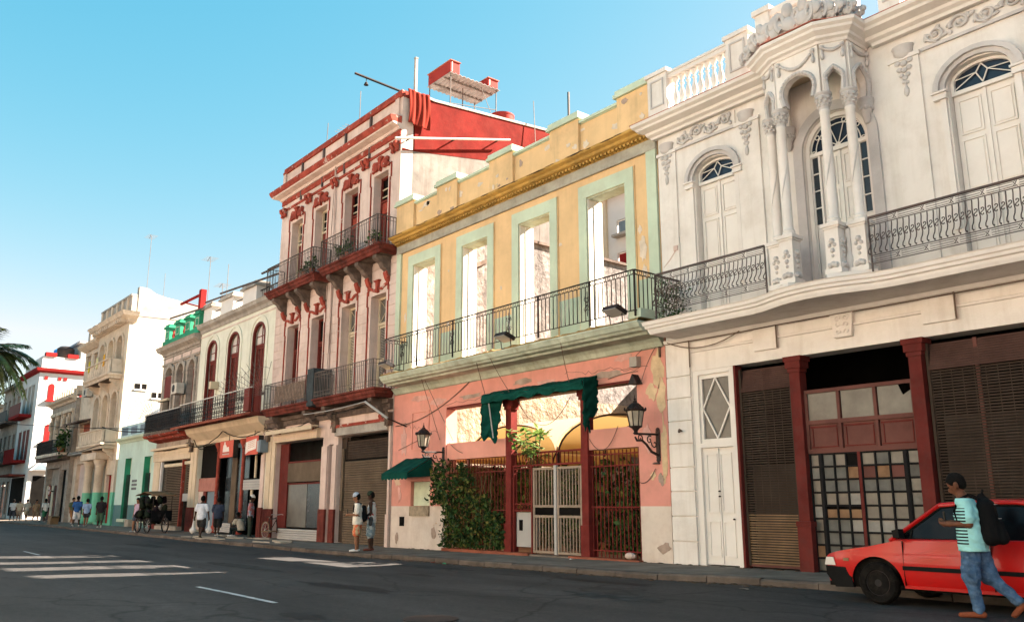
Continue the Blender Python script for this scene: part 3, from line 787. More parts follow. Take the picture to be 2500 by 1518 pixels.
def face_panel(p, q, r, zc, pointed):
    """frieze panel with an arch over the gap between two columns"""
    p, q = Vector(p), Vector(q); d = q - p; L_ = d.length; d = d/L_; n = Vector((d.y, -d.x))
    def at(u, z, o): return (p.x + d.x*u + n.x*o, p.y + d.y*u + n.y*o, z)
    c = L_/2; N_ = 14; top = 10.12
    cur = []
    for i in range(N_+1):
        a = math.pi - math.pi*i/N_; z = zc + r*math.sin(a)
        if pointed: z += .07 * max(0, 1 - abs(math.cos(a))*1.6)
        cur.append((c + r*math.cos(a), z))
    cur = [(c-r*.86, 9.1), (c-r, zc-.02)] + cur[1:-1] + [(c+r, zc-.02), (c+r*.86, 9.1)]
    mb = MB()
    segs = [[(0,9.1),(cur[0][0],9.1),(cur[1][0],cur[1][1]),(cur[1][0],top),(0,top)]]
    for a, b in zip(cur[1:-2], cur[2:-1]): segs.append([a, b, (b[0], top), (a[0], top)])
    segs.append([(cur[-1][0],9.1),(L_,9.1),(L_,top),(cur[-2][0],top),cur[-2]])
    for s_ in segs:
        A = [at(u, z, .075) for u, z in s_]; B = [at(u, z, -.075) for u, z in s_]
        mb.face(A); mb.face(B[::-1]); mb.strip(A, B, True)
    mb.build('frieze_panel', M['white'], bay)
    mb = MB()
    ring = [(c + (u-c)*1.09, z + (.028 if z > zc else 0)) for u, z in cur]
    mb.tube([at(u, z, .085) for u, z in ring], .048, 6)
    for i in range(1, len(ring)-1, 1):
        u, z = ring[i]; mb.blob(at(u, z, .115), .034, 6, 4)
    mb.build('arch_moulding', M['white_orn'], bay, smooth=50)
    if L_ > .3:
        mb = MB(); K = 12
        g = [(L_*.1 + L_*.8*i/K, 10.03 - .22*math.sin(math.pi*i/K)*(1 if L_ > .8 else .35)) for i in range(K+1)]
        mb.tube([at(u, z, .095) for u, z in g], [.022 + .018*math.sin(math.pi*i/K) for i in range(K+1)], 7)
        for i in range(K+1): mb.blob(at(g[i][0], g[i][1] - .01, .105), .032, 6, 4)
        for u in (L_*.1, L_*.9):
            mb.tube([at(u, 10.05, .09), at(u, 9.9, .10)], .022, 6); mb.blob(at(u, 9.84, .10), (.04,.04,.075), 7, 5); mb.blob(at(u, 10.03, .1), .05, 7, 5)
        mb.build('garland', M['white_orn'], bay, smooth=50)
face_panel((PA[0], W-.005), PA, .26, 9.36, True)
face_panel(PA, PB, .145, 9.36, True)
face_panel(PB, PC, .335, 9.33, False)
face_panel(PC, PD, .15, 9.36, True)
face_panel(PD, (PD[0], W-.005), .26, 9.36, True)
poly = [(PA[0]+.02, W-.005), (PA[0]+.02, PA[1]), PB, PC, (PD[0]-.02, PD[1]), (PD[0]-.02, W-.005)]
MB().prism([(x, y) for x, y in poly], 10.0, 10.09, 'z').build('ceiling', M['cream'], bay)
prof2 = [(-.02,10.121),(.10,10.121),(.12,10.17),(.18,10.20),(.19,10.25),(.29,10.31),(.30,10.36),(.36,10.40),(.37,10.46),(-.02,10.5)]
sweep_xy(MB(), [(PA[0], W-.03), PA, PB, PC, PD, (PD[0], W-.03)], prof2).build('cornice', M['white_trim'], bay)
MB().prism([(PA[0]-.33, W-.04), (PA[0]-.33,PA[1]-.1), (PB[0]-.1,PB[1]-.34), (PC[0]+.1,PC[1]-.34), (PD[0]+.33,PD[1]-.1), (PD[0]+.33, W-.04)], 10.503, 10.522, 'z').build('cornice_tiles', M['tile_r'], bay)
# leafy cresting along the bay cornice
crest = MB()
for k in range(6):
    x = -.2 + k*.08
    crest.blob((x, -.02*(k % 2), .08 + .05*(k % 3)), (.075,.05,.085), 7, 5, k)
for s_ in (-1, 1):
    crest.tube([(s_*(.06 + p[0]*.6), -.05, .16 + p[1]) for p in spiral(.06, .02, .13, .03, -80, 300, 14)], [.032]*15, 6)
    crest.blob((s_*.2, -.03, .2), (.06,.04,.10), 7, 5, s_*.5)
crest.blob((0,-.06,.3), (.08,.05,.10), 8, 5); crest.blob((0,-.05,.12), (.10,.05,.10), 8, 5)
crest_me = crest.mesh('leaf_scroll', M['white_orn'], 50)
pts = [(-9.72,14.32,.9),(-9.42,14.13,1.0),(-9.12,13.99,1.15),(-8.82,13.99,1.3),(-8.52,13.99,1.55),(-8.22,13.99,1.5),(-7.95,14.02,1.25),(-7.72,14.14,1.05),(-7.45,14.30,.85),(-7.4,14.6,.8)]
for k, (x, y, s_) in enumerate(pts):
    link('leaf_scroll', crest_me, bay, (x, y+.06, 10.52), rot=(0, random.uniform(-.15,.15), random.uniform(-.3,.3)), scale=(s_, 1, s_*1.05))
# balustrade of the bay roof
bp = thing_part('bay_parapet', wb)
for x, y in ((PA[0]-.08, PA[1]+.25), (PD[0]+.02, PD[1]+.25)):
    MB().box(x-.17, x+.17, y-.17, y+.17, 10.53, 11.62).build('pedestal', M['white'], bp)
    MB().box(x-.22, x+.22, y-.22, y+.22, 11.622, 11.74).build('cap', M['white_trim'], bp)
MB().box(PA[0]+.09, PD[0]-.15, PA[1]+.12, PA[1]+.38, 10.53, 10.72).build('plinth', M['white_trim'], bp)
MB().box(PA[0]+.09, PD[0]-.15, PA[1]+.12, PA[1]+.38, 11.51, 11.67).build('rail', M['white_trim'], bp)
for k in range(7): link('baluster', bal_me, bp, (-9.18 + k*.205, PA[1]+.25, 10.74))
for y_ in (W-.25,):
    MB().box(PD[0]-.1, PD[0]+.14, PD[1]+.43, W-.2, 10.53, 11.6).build('return_wall', M['white'], bp)
    MB().box(PA[0]-.2, PA[0]+.04, PA[1]+.43, W-.2, 10.53, 11.6).build('return_wall', M['white'], bp)

# balcony: bowed slab, pedestals, wrought iron -----------------------------------------------
bal = thing_part('balcony', wb)
edge = [(-12.62,W),(-12.62,14.28),(-10.0,14.28),(-9.7,14.24),(-9.42,14.14),(-9.15,14.04),(-8.85,13.97),(-8.53,13.95),(-8.2,13.97),(-7.9,14.04),(-7.63,14.14),(-7.35,14.24),(-7.05,14.28),(-3.9,14.28),(-3.9,W)]
prof3 = [(-.02,5.08),(.03,5.08),(.06,5.14),(.07,5.19),(.11,5.21),(.12,5.26),(.15,5.28),(.16,5.34),(.18,5.36),(-.02,5.36)]
sweep_xy(MB(), edge, prof3).build('slab_moulding', M['white_trim'], bal)
MB().prism([(x, y if y < W else W-.003) for x, y in edge], 5.081, 5.352, 'z').build('slab', M['white'], bal)
inner = [(x, y+.05) for x, y in edge[1:-1]]
MB().prism([(-12.5,W-.003)]+inner+[(-4.0,W-.003)], 5.361, 5.40, 'z').build('floor', M['darkstain'], bal)
ped_me = MB().box(-.17,.17,-.17,.17,0,.10).box(-.14,.14,-.14,.14,.10,.86).box(-.16,.16,-.16,.16,.86,.90).box(-.185,.185,-.185,.185,.90,.97).mesh('pedestal', M['white_trim'])
mb = MB()
for an in range(4):
    ca, sa = math.cos(an*math.pi/2), math.sin(an*math.pi/2)
    for dx, dz, r in ((0,.62,.06),(-.05,.54,.04),(.05,.54,.04),(0,.44,.05),(0,.34,.035),(-.06,.16,.06),(.06,.16,.06),(0,.18,.06)):
        mb.blob((ca*.14 - sa*dx, sa*.14 + ca*dx, dz), r, 6, 4)
pedorn_me = mb.mesh('pedestal_carving', M['white_orn'], 50)
for (x, y) in (PA, PB, PC, PD):
    link('pedestal', ped_me, bal, (x, y, 5.50)); link('pedestal_carving', pedorn_me, bal, (x, y, 5.50))
for (x0, y0), (x1, y1) in ((PA, PB), (PC, PD)):
    d = Vector((x1-x0, y1-y0)); n = Vector((d.y, -d.x)).normalized()*.2; e = d.normalized()*.2
    pl = [(x0-e.x+n.x, y0-e.y+n.y), (x1+e.x+n.x, y1+e.y+n.y), (x1+e.x-n.x, y1+e.y-n.y), (x0-e.x-n.x, y0-e.y-n.y)]
    MB().prism(pl, 5.401, 5.498, 'z').build('plinth', M['white_trim'], bal)
    cx_, cy_ = (x0+x1)/2, (y0+y1)/2
    mb = MB().lathe([(.05,0),(.06,.04),(.035,.08),(.085,.22),(.08,.3),(.045,.42),(.06,.5),(.045,.62),(.07,.72),(.05,.84)], cx_, cy_, 5.51, 9)
    mb.build('figure_baluster', M['white_orn'], bal, smooth=50)
# wrought iron
def sbar():
    pr = [(0,6.27),(-.005,6.2),(-.03,6.10),(-.02,6.02),(.0,5.95),(-.03,5.87),(-.09,5.80),(-.10,5.755),(-.05,5.735),(-.045,5.76)]
    return MB().tube([(0, y, z) for y, z in pr], .0105, 5).mesh('iron_bar', M['ironbrown'], 60)
sbar_me = sbar()
mb = MB()
for s_ in (-1, 1):
    mb.tube([(.052*0 + p[0]*s_, -.03, 6.035 + (p[1])*s_) for p in spiral(.0, .038, .036, .012, -90, 190, 10)], .0095, 5)
scr_me = mb.mesh('iron_scroll', M['ironbrown'], 60)
mb = MB()
for z in (6.395, 6.355, 6.315): mb.tube([(-.2,0,z),(.2,0,z)], .006, 4)
for z in (5.69, 5.65, 5.61): mb.tube([(-.2,0,z),(.2,0,z)], .006, 4)
for z in (6.355, 5.65):
    for s_ in (-1, 1):
        mb.tube([(.23 + p[0], 0, z + p[1]*s_) for p in spiral(0, .03, .026, .008, -90, 200, 8)], .006, 4)
        mb.tube([(.2,0,z + .04*s_),(.27,0,z - .05*s_)], .006, 4)
band_me = mb.mesh('iron_band', M['ironbrown'])
def iron_rail(p, q):
    rl = thing_part('railing', bal)
    p, q = Vector(p), Vector(q); d = q - p; L_ = d.length; an = math.atan2(d.y, d.x)
    def bar(z, w, h):
        m_ = MB().box(0, L_, -w/2, w/2, -h/2, h/2).mesh('rail_bar', M['ironbrown'])
        link('rail_bar', m_, rl, (p.x, p.y, z), rot=(0,0,an))
    bar(6.435, .05, .035); bar(6.285, .016, .014); bar(5.725, .016, .014); bar(5.575, .016, .014)
    n = max(1, int(L_/.104))
    for k in range(n+1):
        t = k/n; l = (p.x + d.x*t, p.y + d.y*t, 0)
        link('iron_bar', sbar_me, rl, l, rot=(0,0,an))
        if k < n: link('iron_scroll', scr_me, rl, (p.x + d.x*(k+.5)/n, p.y + d.y*(k+.5)/n, 0), rot=(0,0,an))
    n = max(1, round(L_/.5))
    for k in range(n):
        t = (k+.5)/n; link('iron_band', band_me, rl, (p.x + d.x*t, p.y + d.y*t, 0), rot=(0,0,an), scale=(L_/n/.5,1,1))
    for t in (0, 1): 
        m_ = MB().box(-.012,.012,-.012,.012,5.40,6.42).mesh('post', M['ironbrown']); link('post', m_, rl, (p.x+d.x*t, p.y+d.y*t, 0))
iron_rail((-12.52,14.32), (-9.62,14.32)); iron_rail((-7.42,14.32), (-3.95,14.32)); iron_rail((-12.52,W-.02), (-12.52,14.33))

# ground floor: white door, iron columns, shutters, glazed doors --------------------------------
y = W + .06
d = thing_part('entrance_door', wb)
mb = MB()
for a, b, z0_, z1_ in ((-12.298,-12.16,.1,4.298),(-11.30,-11.18,.1,4.298),(-12.16,-11.30,4.2,4.298),(-12.16,-11.30,2.60,2.70)): mb.box(a, b, y-.05, y+.12, z0_, z1_)
mb.build('frame', M['whitewood'], d)
MB().box(-12.158,-11.302,y+.02,y+.07,.16,2.598).build('leaf', M['whitewood'], d)
for x0, x1 in ((-12.07,-11.78),(-11.70,-11.40)):
    for z0_, z1_ in ((.32,1.05),(1.22,2.47)):
        mb = MB()
        for (p, q, r_, s_) in ((x0,x1,z0_,z0_+.025),(x0,x1,z1_-.025,z1_),(x0,x0+.025,z0_+.025,z1_-.025),(x1-.025,x1,z0_+.025,z1_-.025)): mb.box(p,q,y-.002,y+.019,r_,s_)
        mb.build('panel', M['whitewood'], d)
MB().box(-11.755,-11.725,y-.012,y+.019,.18,2.58).build('stile', M['whitewood'], d)
for z_ in (1.55, 1.66, 1.08): MB().lathe([(.022,0),(.03,.012),(.02,.03),(0,.034)], n=10).build('door_knob', M['iron'], d).location = Vector((-11.74 + (.34 if z_ < 1.2 else 0), y-.02, z_))
MB().box(-12.10,-11.36,y+.045,y+.055,2.80,4.12).build('pane', M['glass_g'], d)
mb = MB()
for a, b, z0_, z1_ in ((-12.159,-12.09,2.701,4.199),(-11.37,-11.301,2.701,4.199),(-12.09,-11.37,4.11,4.199),(-12.09,-11.37,2.701,2.79)): mb.box(a,b,y,y+.06,z0_,z1_)
dm = [(-11.73,4.11),(-11.37,3.45),(-11.73,2.79),(-12.09,3.45)]
for a, b in zip(dm, dm[1:]+dm[:1]): mb.tube([(a[0],y+.02,a[1]),(b[0],y+.02,b[1])], .022, 4)
mb.build('fanlight_frame', M['whitewood'], d)
MB().box(-12.4,-11.1,W-.09,W+.2,.06,.135).build('threshold', M['concrete'], wb)
def iron_column(xc):
    c_ = thing_part('iron_column', wb)
    zb = walk_z(xc)-.05
    MB().box(xc-.115,xc+.115,W-.03,W+.2,1.08,3.98).build('shaft', M['maroon'], c_)
    MB().box(xc-.15,xc+.15,W-.065,W+.22,zb,.98).box(xc-.165,xc+.165,W-.08,W+.23,.982,1.078).build('base', M['maroon'], c_)
    MB().box(xc-.14,xc+.14,W-.05,W+.21,3.982,4.06).box(xc-.17,xc+.17,W-.08,W+.23,4.061,4.20).box(xc-.2,xc+.2,W-.10,W+.25,4.201,4.298).build('capital', M['maroon'], c_)
iron_column(-9.70); iron_column(-7.25)
MB().box(-11.178,-11.12,W-.02,W+.2,.1,4.298).build('post', M['maroon'], wb)
def open_shutter(x0, x1, zb):
    s_ = thing_part('roller_shutter', wb)
    ysh = W+.10
    me = MB().box(0, x1-x0, -.008, .008, 0, .026).mesh('slat', M['shutter'])
    me_l = MB().box(0, x1-x0, -.008, .008, 0, .028).mesh('slat', M['slat_l'])
    z = zb + .03; k = 0
    while z < 3.70:
        link('slat', me_l if z < 1.18 else me, s_, (x0, ysh + random.uniform(-.004,.004), z + random.uniform(-.003,.003))); z += .05; k += 1
    w_ = x1 - x0
    for j in range(1, int(w_/.19)):
        MB().box(x0 + j*.19-.005, x0 + j*.19+.005, ysh+.009, ysh+.017, zb+.03, 3.7).build('link_strip', M['shutter'], s_)
    for j in range(11):
        MB().prism([(ysh+.10-.012*j, 4.19-.044*j), (ysh+.085-.012*j, 4.19-.044*j), (ysh+.07-.012*j, 4.15-.044*j), (ysh+.085-.012*j, 4.15-.044*j)], x0+.01, x1-.01, 'x').build('slat', M['shutter_top'], s_)
    MB().box(x0-.02, x0+.03, ysh-.03, ysh+.04, zb, 4.2).build('guide', M['shutter'], s_)
    MB().box(x1-.03, x1+.02, ysh-.03, ysh+.04, zb, 4.2).build('guide', M['shutter'], s_)
    MB().box(x0, x1, ysh-.02, ysh+.03, zb-.02, zb+.025).build('bottom_rail', M['brownframe'], s_)
open_shutter(-11.09, -9.87, .19); open_shutter(-7.08, -4.74, .19)
MB().box(-11.05,-9.9,W+.30,W+.32,.2,2.2).build('shop_curtain', M['dim_in'], wb)
MB().box(-7.0,-4.8,W+.30,W+.32,.2,2.9).build('shop_curtain', M['dim_in'], wb)
MB().box(-6.3,-6.24,W+.14,W+.18,.2,4.2).build('post', M['brownframe'], wb)

# middle bay: transom, panels, grid of small panes
mw = thing_part('shop_front', wb)
yx = W + .08
xs_ = [-9.57, -8.86, -8.12, -7.38]
for z0_, z1_ in ((3.53,3.60),(2.92,3.0),(2.36,2.44)): MB().box(-9.57,-7.38,yx-.02,yx+.06,z0_,z1_).build('rail', M['brownframe'], mw)
for x in (-9.55,-8.86,-8.12,-7.40): MB().box(x-.03,x+.03,yx-.012,yx+.05,2.441,3.529).build('stile', M['brownframe'], mw)
for k in range(3):
    a, b = xs_[k]+.05, xs_[k+1]-.05
    if k < 2: MB().box(a,b,yx+.02,yx+.03,3.0,3.53).build('pane', M['glass_g'], mw)
    else: MB().prism([(a,3.0),(b,3.0),(b,3.42),(b-.16,3.33),(b-.24,3.53),(a,3.53)], yx+.02, yx+.03).build('pane', M['glass_g'], mw, label='window pane with a broken corner')
    MB().box(a,b,yx+.02,yx+.035,2.442,2.918).build('panel', M['brownframe'], mw)
    mb = MB()
    for (p,q,r_,s_) in ((a+.02,b-.02,2.85,2.88),(a+.02,b-.02,2.47,2.49),(a+.06,a+.075,2.50,2.84),(b-.04,b-.02,2.50,2.84)): mb.box(p,q,yx+.005,yx+.019,r_,s_)
    mb.build('panel_trim', M['maroon'], mw)
groups = [(-9.56,-9.36,1),(-9.30,-8.56,3),(-8.50,-7.68,3),(-7.62,-7.40,1)]
pm = {'g':M['glass_g'],'w':mat('white_pane_board',(.27,.255,.23),var=.15,vscale=4.),'b':M['brownframe'],'t':mat('tan_pane_board',(.22,.13,.075),var=.2,vscale=4.),'d':M['dark_in'],'l':mat('pale_pane_board',(.19,.18,.16),var=.2,vscale=4.)}
m_pane2 = mat('grey_board_pane', (.13,.127,.115), var=.2, vscale=3.); pm['q'] = m_pane2
rows = ['gqgdgqgg','lqqtbtbq','gqqqqqqg','gggwgggl','wtttgggg','gqqwwwwl','gqqqgggg','tqqgggqg','ggqggqgg']
zt, rh = 2.345, .243
for r_, row in enumerate(rows):
    ci = 0
    for (gx0, gx1, nc) in groups:
        cw = (gx1-gx0)/nc
        for k in range(nc):
            ch = row[ci]; ci += 1
            a, b = gx0 + k*cw + .018, gx0 + (k+1)*cw - .018
            z1_ = zt - r_*rh - .018; z0_ = z1_ - rh + .04
            if ch == 't' and r_ == 4: z1_ -= .05
            MB().box(a, b, yx+.03+random.uniform(0,.006), yx+.042, z0_, z1_).build('pane', pm[ch], mw)
mb = None
for (gx0, gx1, nc) in groups:
    cw = (gx1-gx0)/nc
    for k in range(nc+1): MB().box(gx0+k*cw-.014, gx0+k*cw+.014, yx-.0, yx+.029, .17, 2.355).build('glazing_bar', M['gridmetal'], mw)
for x in (-9.33,-8.53,-7.65): MB().box(x-.028,x+.028,yx-.015,yx+.03,.15,2.357).build('stile', M['maroon'] if x == -8.53 else M['gridmetal'], mw)
for r_ in range(10): MB().box(-9.57,-7.38,yx+.004,yx+.026,zt-r_*rh-.013,zt-r_*rh+.013).build('glazing_bar', M['gridmetal'], mw)
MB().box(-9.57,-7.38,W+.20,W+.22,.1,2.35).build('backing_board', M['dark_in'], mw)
# wall details: camera bracket, cables and a rusty stain plate
MB().tube([(-12.62,W-.09,3.0),(-12.62,W-.13,3.02),(-12.60,W-.17,2.97)], .03, 6).tube([(-12.62,W-.05,3.0),(-12.62,W-.1,3.0)], .02, 6).build('wall_hook', M['cable_b'], wb)
mb = MB().box(-12.62,-12.50,W-.07,W-.002,7.18,7.30); mb.tube([(-12.56,W-.05,7.2),(-12.75,W-.05,7.0),(-12.95,W-.04,6.85)], .012, 5).build('wall_socket', M['rose'], wb)
def sag(p, q, s_, n=10): return [(p[0]+(q[0]-p[0])*t/n, p[1]+(q[1]-p[1])*t/n, p[2]+(q[2]-p[2])*t/n - s_*4*(t/n)*(1-t/n)) for t in range(n+1)]
for k, (p, q, s_) in enumerate((((-13.0,W-.08,5.0),(-10.0,W-.08,4.99),.02),((-10.0,W-.08,4.99),(-4,W-.08,4.98),.015),((-12.9,W-.1,5.03),(-10.9,W-.1,5.0),.22))):
    MB().tube(sag(p, q, s_), .012, 5).build('cable', M['cable_b'], wb)
for x in (-10.02,-6.43,-12.29): MB().tube([(x,W-.075,5.05),(x,W-.075,4.52 if x > -12 else 4.4)], .016, 5).build('conduit', M['cable_b'], wb)
MB().box(XL, XR, W+.001, W+.449, 10.1, 10.52).build('cornice_gap_fill', M['white'], wb)  # hidden fill, added where sun leaked through behind the cornice
# ================================================================== yellow ruin above a pink ground floor
yb_ = thing('yellow_building', 'roofless yellow building with mint window frames over a pink ground floor', 'building', (-19, W, .1))
YL, YR = -25.0, -13.06
WINS = [(-23.98,-22.64),(-21.15,-19.84),(-18.36,-17.0),(-15.53,-14.14)]
M['yellow2'] = mat('yellow_plaster_mint_dado', (.72,.49,.26), var=.08, split=(6.72,(.46,.56,.43)), dirt=(.30,.22,.14), dirt_amt=.20, streak=.22, peel=(.58,.50,.40), peel_t=.675, peel_s=.9, grime=.05)
M['jamb'] = mat('sunlit_jamb', (.74,.70,.62), var=.08, dirt=(.4,.33,.25), dirt_amt=.2)  # bright white stands in for sunlight on the reveals
mb = wall_mesh(MB(), YL, YR, 5.3, 11.5, W, W+.42, [(a,b,5.5,9.33) for a, b in WINS])
mb.build('upper_wall', M['yellow2'], yb_)
mb = wall_mesh(MB(), YL, YR, -.2, 5.299, W, W+.42, [(-21.92,-13.98,.06,4.33), (-23.83,-22.73,1.36,2.12)])
mb.build('lower_wall', M['pinkd'], yb_)
for a, b in WINS:                                            # mint frames and bright linings, sunlight put into their white
    f = thing_part('window_frame', yb_)
    MB().box(a-.30,a-.002,W-.05,W-.002,5.5,9.334).build('jamb', M['mint'], f)
    MB().box(b+.002,b+.30,W-.05,W-.002,5.5,9.334).build('jamb', M['mint'], f)
    MB().box(a-.30,b+.30,W-.052,W-.002,9.335,9.69).build('head', M['mint'], f)
    mb = MB()
    for p, q, r_, s_ in ((a-.33,a-.30,5.5,9.72),(b+.30,b+.33,5.5,9.72),(a-.30,b+.30,9.691,9.72)): mb.box(p,q,W-.03,W-.002,r_,s_)
    mb.build('outline', M['yellow'], f)
    MB().box(a+.001,a+.03,W+.003,W+.19,5.5,9.29).build('lining', M['jamb'], f)
    MB().box(a+.001,a+.05,W+.2,W+.5,5.5,9.29).build('lining', M['jamb'], f)
    MB().box(a+.001,b-.001,W+.003,W+.41,9.295,9.329).build('head_lining', M['mint_slab'], f)
    MB().box(a-.002,b+.002,W-.04,W+.41,5.42,5.499).build('sill', M['jamb'], f)
for a, b in ((-25.0,-24.74),(-13.38,-13.07)): MB().box(a,b,W-.07,W-.001,5.5,9.9).build('pilaster', M['mint'], yb_)
MB().box(YL,YR,W-.08,W-.001,9.902,10.19).build('frieze_band', M['mint_grey'], yb_)
molding(MB(), [(W-.001,10.19),(W-.10,10.19),(W-.12,10.25),(W-.30,10.30),(W-.33,10.36),(W-.44,10.40),(W-.46,10.46),(W-.001,10.52)], YL+.02, YR-.05).build('cornice', M['ycornice'], yb_)
mb = MB()
k = YL+.1
while k < YR-.1:
    mb.box(k, k+.07, W-.24, W-.115, 10.20, 10.262); k += .135
stuff(mb.build('dentils', M['ycornice'], yb_))
par = thing_part('parapet', yb_)
PIERS = [(-25.05,-23.95),(-22.53,-21.39),(-19.69,-18.56),(-16.9,-15.73),(-14.27,-13.08)]
for a, b in PIERS:
    MB().box(a,b,W-.10,W+.30,10.521,11.66).build('pier', M['yellow'], par)
    MB().box(a-.07,b+.07,W-.18,W+.38,11.662,11.76).box(a-.03,b+.03,W-.14,W+.34,11.761,11.87).build('pier_cap', M['mint'], par)
for (a, b), (c2, d2) in zip(PIERS, PIERS[1:]):
    MB().box(b+.001,c2-.001,W-.03,W+.25,11.501,11.52).box(b+.001,c2-.001,W-.08,W+.29,11.521,11.60).build('coping', M['mint'], par)
MB().box(-16.35,-16.3,W+.1,W+.15,11.87,12.75).build('mast', M['iron'], par)
# balcony
bl = thing_part('balcony', yb_)
molding(MB(), [(W-.002,5.19),(W-.66,5.19),(W-.70,5.24),(W-.84,5.26),(W-.88,5.31),(W-.93,5.33),(W-.97,5.40),(W-1.0,5.44),(W-1.0,5.47),(W-.002,5.47)], -24.35, -12.98).build('slab', M['mint_slab'], bl)
mb = MB(); x = -24.35; rows = [[],[],[],[]]
while x < -12.97:
    o = random.uniform(-.05,.03); h = random.uniform(-.03,.03)
    rows[0].append((x, W-.98-o*.4, 5.472)); rows[1].append((x, W-.95-o, 5.53+h)); rows[2].append((x, W-.8, 5.565+h*.3)); rows[3].append((x, W-.003, 5.56)); x += .14
for a, b in zip(rows, rows[1:]): mb.strip(a, b)
mb.build('crumbling_screed', mat('crumbled_ochre_screed', (.34,.22,.09), var=.3, vscale=3., dirt=(.08,.06,.04), dirt_amt=.6, bump=.8, bscale=14.), bl)
molding(MB(), [(W-.002,4.98),(W-.06,5.0),(W-.12,5.10),(W-.2,5.188),(W-.002,5.188)], -24.9, -13.08).build('bed_moulding', M['mint_slab'], bl)
bar_me = MB().box(-.009,.009,-.009,.009,0,.80).mesh('bar', M['iron'])
ring_me = MB().tube([(.045*math.cos(t*math.pi/5), 0, .045*math.sin(t*math.pi/5)) for t in range(10)], .008, 4, closed=True).mesh('ring', M['iron'])
mb = MB()
for s_ in (-1, 1):
    for q in (-1, 1):
        mb.tube([(s_*(.05 + p[0]), 0, q*(.13 + p[1]*1.0)) for p in spiral(.03, 0, .075, .02, 180, -170, 12)], .009, 4)
        mb.tube([(s_*.02,0,q*.02),(s_*.10,0,q*.22)], .009, 4)
mb.tube([(0,0,-.36),(0,0,.36)], .01, 4)
orn_me = mb.mesh('scroll_ornament', M['iron'])
def plain_rail(p, q, par_, orn=(), step=.147, z0=5.74, z1=6.70):
    rl = thing_part('railing', par_)
    p, q = Vector(p), Vector(q); d = q-p; L_ = d.length; an = math.atan2(d.y, d.x)
    for z, w, h in ((z1,.045,.022),(z1-.11,.02,.014),(z0,.025,.018)):
        link('rail', MB().box(0,L_,-w/2,w/2,-h/2,h/2).mesh('rail', M['iron']), rl, (p.x,p.y,z), rot=(0,0,an))
    n = max(1, round(L_/step))
    for k in range(n+1):
        t = k/n; l = (p.x+d.x*t, p.y+d.y*t, z0)
        big = (k % 13 == 0)
        link('bar', bar_me, rl, (l[0],l[1],z0-.14 if big else z0), scale=(2.,2.,(z1-z0+.14)/.80) if big else (1,1,(z1-z0-.1)/.80))
        if k < n: link('ring', ring_me, rl, (p.x+d.x*(k+.5)/n, p.y+d.y*(k+.5)/n, z1-.055), rot=(0,0,an), scale=(1,1,1))
    for u in orn: link('scroll_ornament', orn_me, rl, (p.x+d.x*u, p.y+d.y*u-.015, (z0+z1)/2-.06), rot=(0,0,an), scale=(.85,1,.85))
plain_rail((-24.2,14.3), (-13.12,14.3), bl, (.10,.345,.585,.86))
plain_rail((-24.2,W-.02), (-24.2,14.3), bl); plain_rail((-13.12,14.3), (-13.12,W-.02), bl)
MB().box(-13.35,-13.0,14.35,W-.01,5.57,5.78).build('kerb_block', M['mint'], bl)
def floodlight(x, label):
    t = thing('floodlight', label, 'floodlight', (x, W-1.02, 5.50), 'floodlights on the yellow balcony edge')
    mb = MB().prism([(-.18,.16),(-.12,.26),(.20,.14),(.16,.04)], -.24, .24, 'x').build('housing', M['iron'], t); mb.location = (0,-.02,.14); mb.rotation_euler = (R(0),0,0)
    o = MB().prism([(-.19,.155),(-.185,.165),(.15,.045),(.145,.035)], -.21, .21, 'x').build('lens', M['lightgrey'], t); o.location = (0,-.025,.138)
    o = MB().tube([(-.2,.02,.22),(-.2,.05,0),(.2,.05,0),(.2,.02,.22)], .014, 5).build('bracket', M['iron'], t); o.location = (0,0,0)
floodlight(-13.65, 'dark floodlight on the yellow balcony edge nearest the white building')
floodlight(-17.75, 'floodlight in the middle of the yellow balcony edge')
floodlight(-23.85, 'floodlight at the far corner of the yellow balcony')

# pink ground floor -------------------------------------------------------------------------------
MB().box(-23.80,-22.76,W+.10,W+.14,1.37,2.11).build('board', mat('pale_green_board', (.50,.56,.42), var=.12, vscale=3.), yb_)
MB().box(-23.83,-22.73,W-.05,W-.001,1.06,1.359).build('sill', mat('stained_sill', (.30,.24,.17), var=.3, vscale=3., dirt=(.1,.08,.06), dirt_amt=.5), yb_)
mb = MB()
for p, q, r_, s_ in ((-23.84,-22.84,4.30,4.34),(-23.84,-22.84,3.10,3.14),(-23.84,-23.80,3.14,4.30),(-22.88,-22.84,3.14,4.30)): mb.box(p,q,W-.03,W-.001,r_,s_)
mb.build('blind_window', M['pink'], yb_)
MB().box(-24.45,-24.17,W-.012,W-.001,.74,1.03).build('vent', M['dark_in'], yb_)
for a, b in ((-21.9,-19.02),(-15.7,-13.985)): MB().box(a,b,W+.03,W+.33,2.73,3.22).build('beam', M['pink'], yb_)
MB().box(-21.92,-13.98,W+.02,W+.36,4.27,4.328).build('steel_lintel', M['maroon'], yb_)
for x in (-18.84,-15.80):
    p_ = thing_part('iron_post', yb_)
    MB().box(x-.12,x+.12,W-.02,W+.2,.9,4.0).build('shaft', M['maroon_l'], p_)
    MB().box(x-.15,x+.15,W-.05,W+.22,.06,.899).build('base', M['maroon_l'], p_)
    MB().box(x-.16,x+.16,W-.05,W+.22,4.001,4.1).box(x-.22,x+.22,W-.05,W+.22,4.101,4.268).build('capital', M['maroon_l'], p_)
for a, b in ((-21.86,-17.88),(-16.32,-13.94)): MB().box(a,b,W-.14,W+.2,-.1,.155).build('base_ledge', M['terracotta'], yb_)
MB().box(-17.87,-16.33,W-.10,W+.45,-.1,.13).build('threshold', M['concrete'], yb_)
MB().box(-14.0,-13.975,W+.0,W+.36,.16,2.72).build('jamb_lining', M['maroon'], yb_)
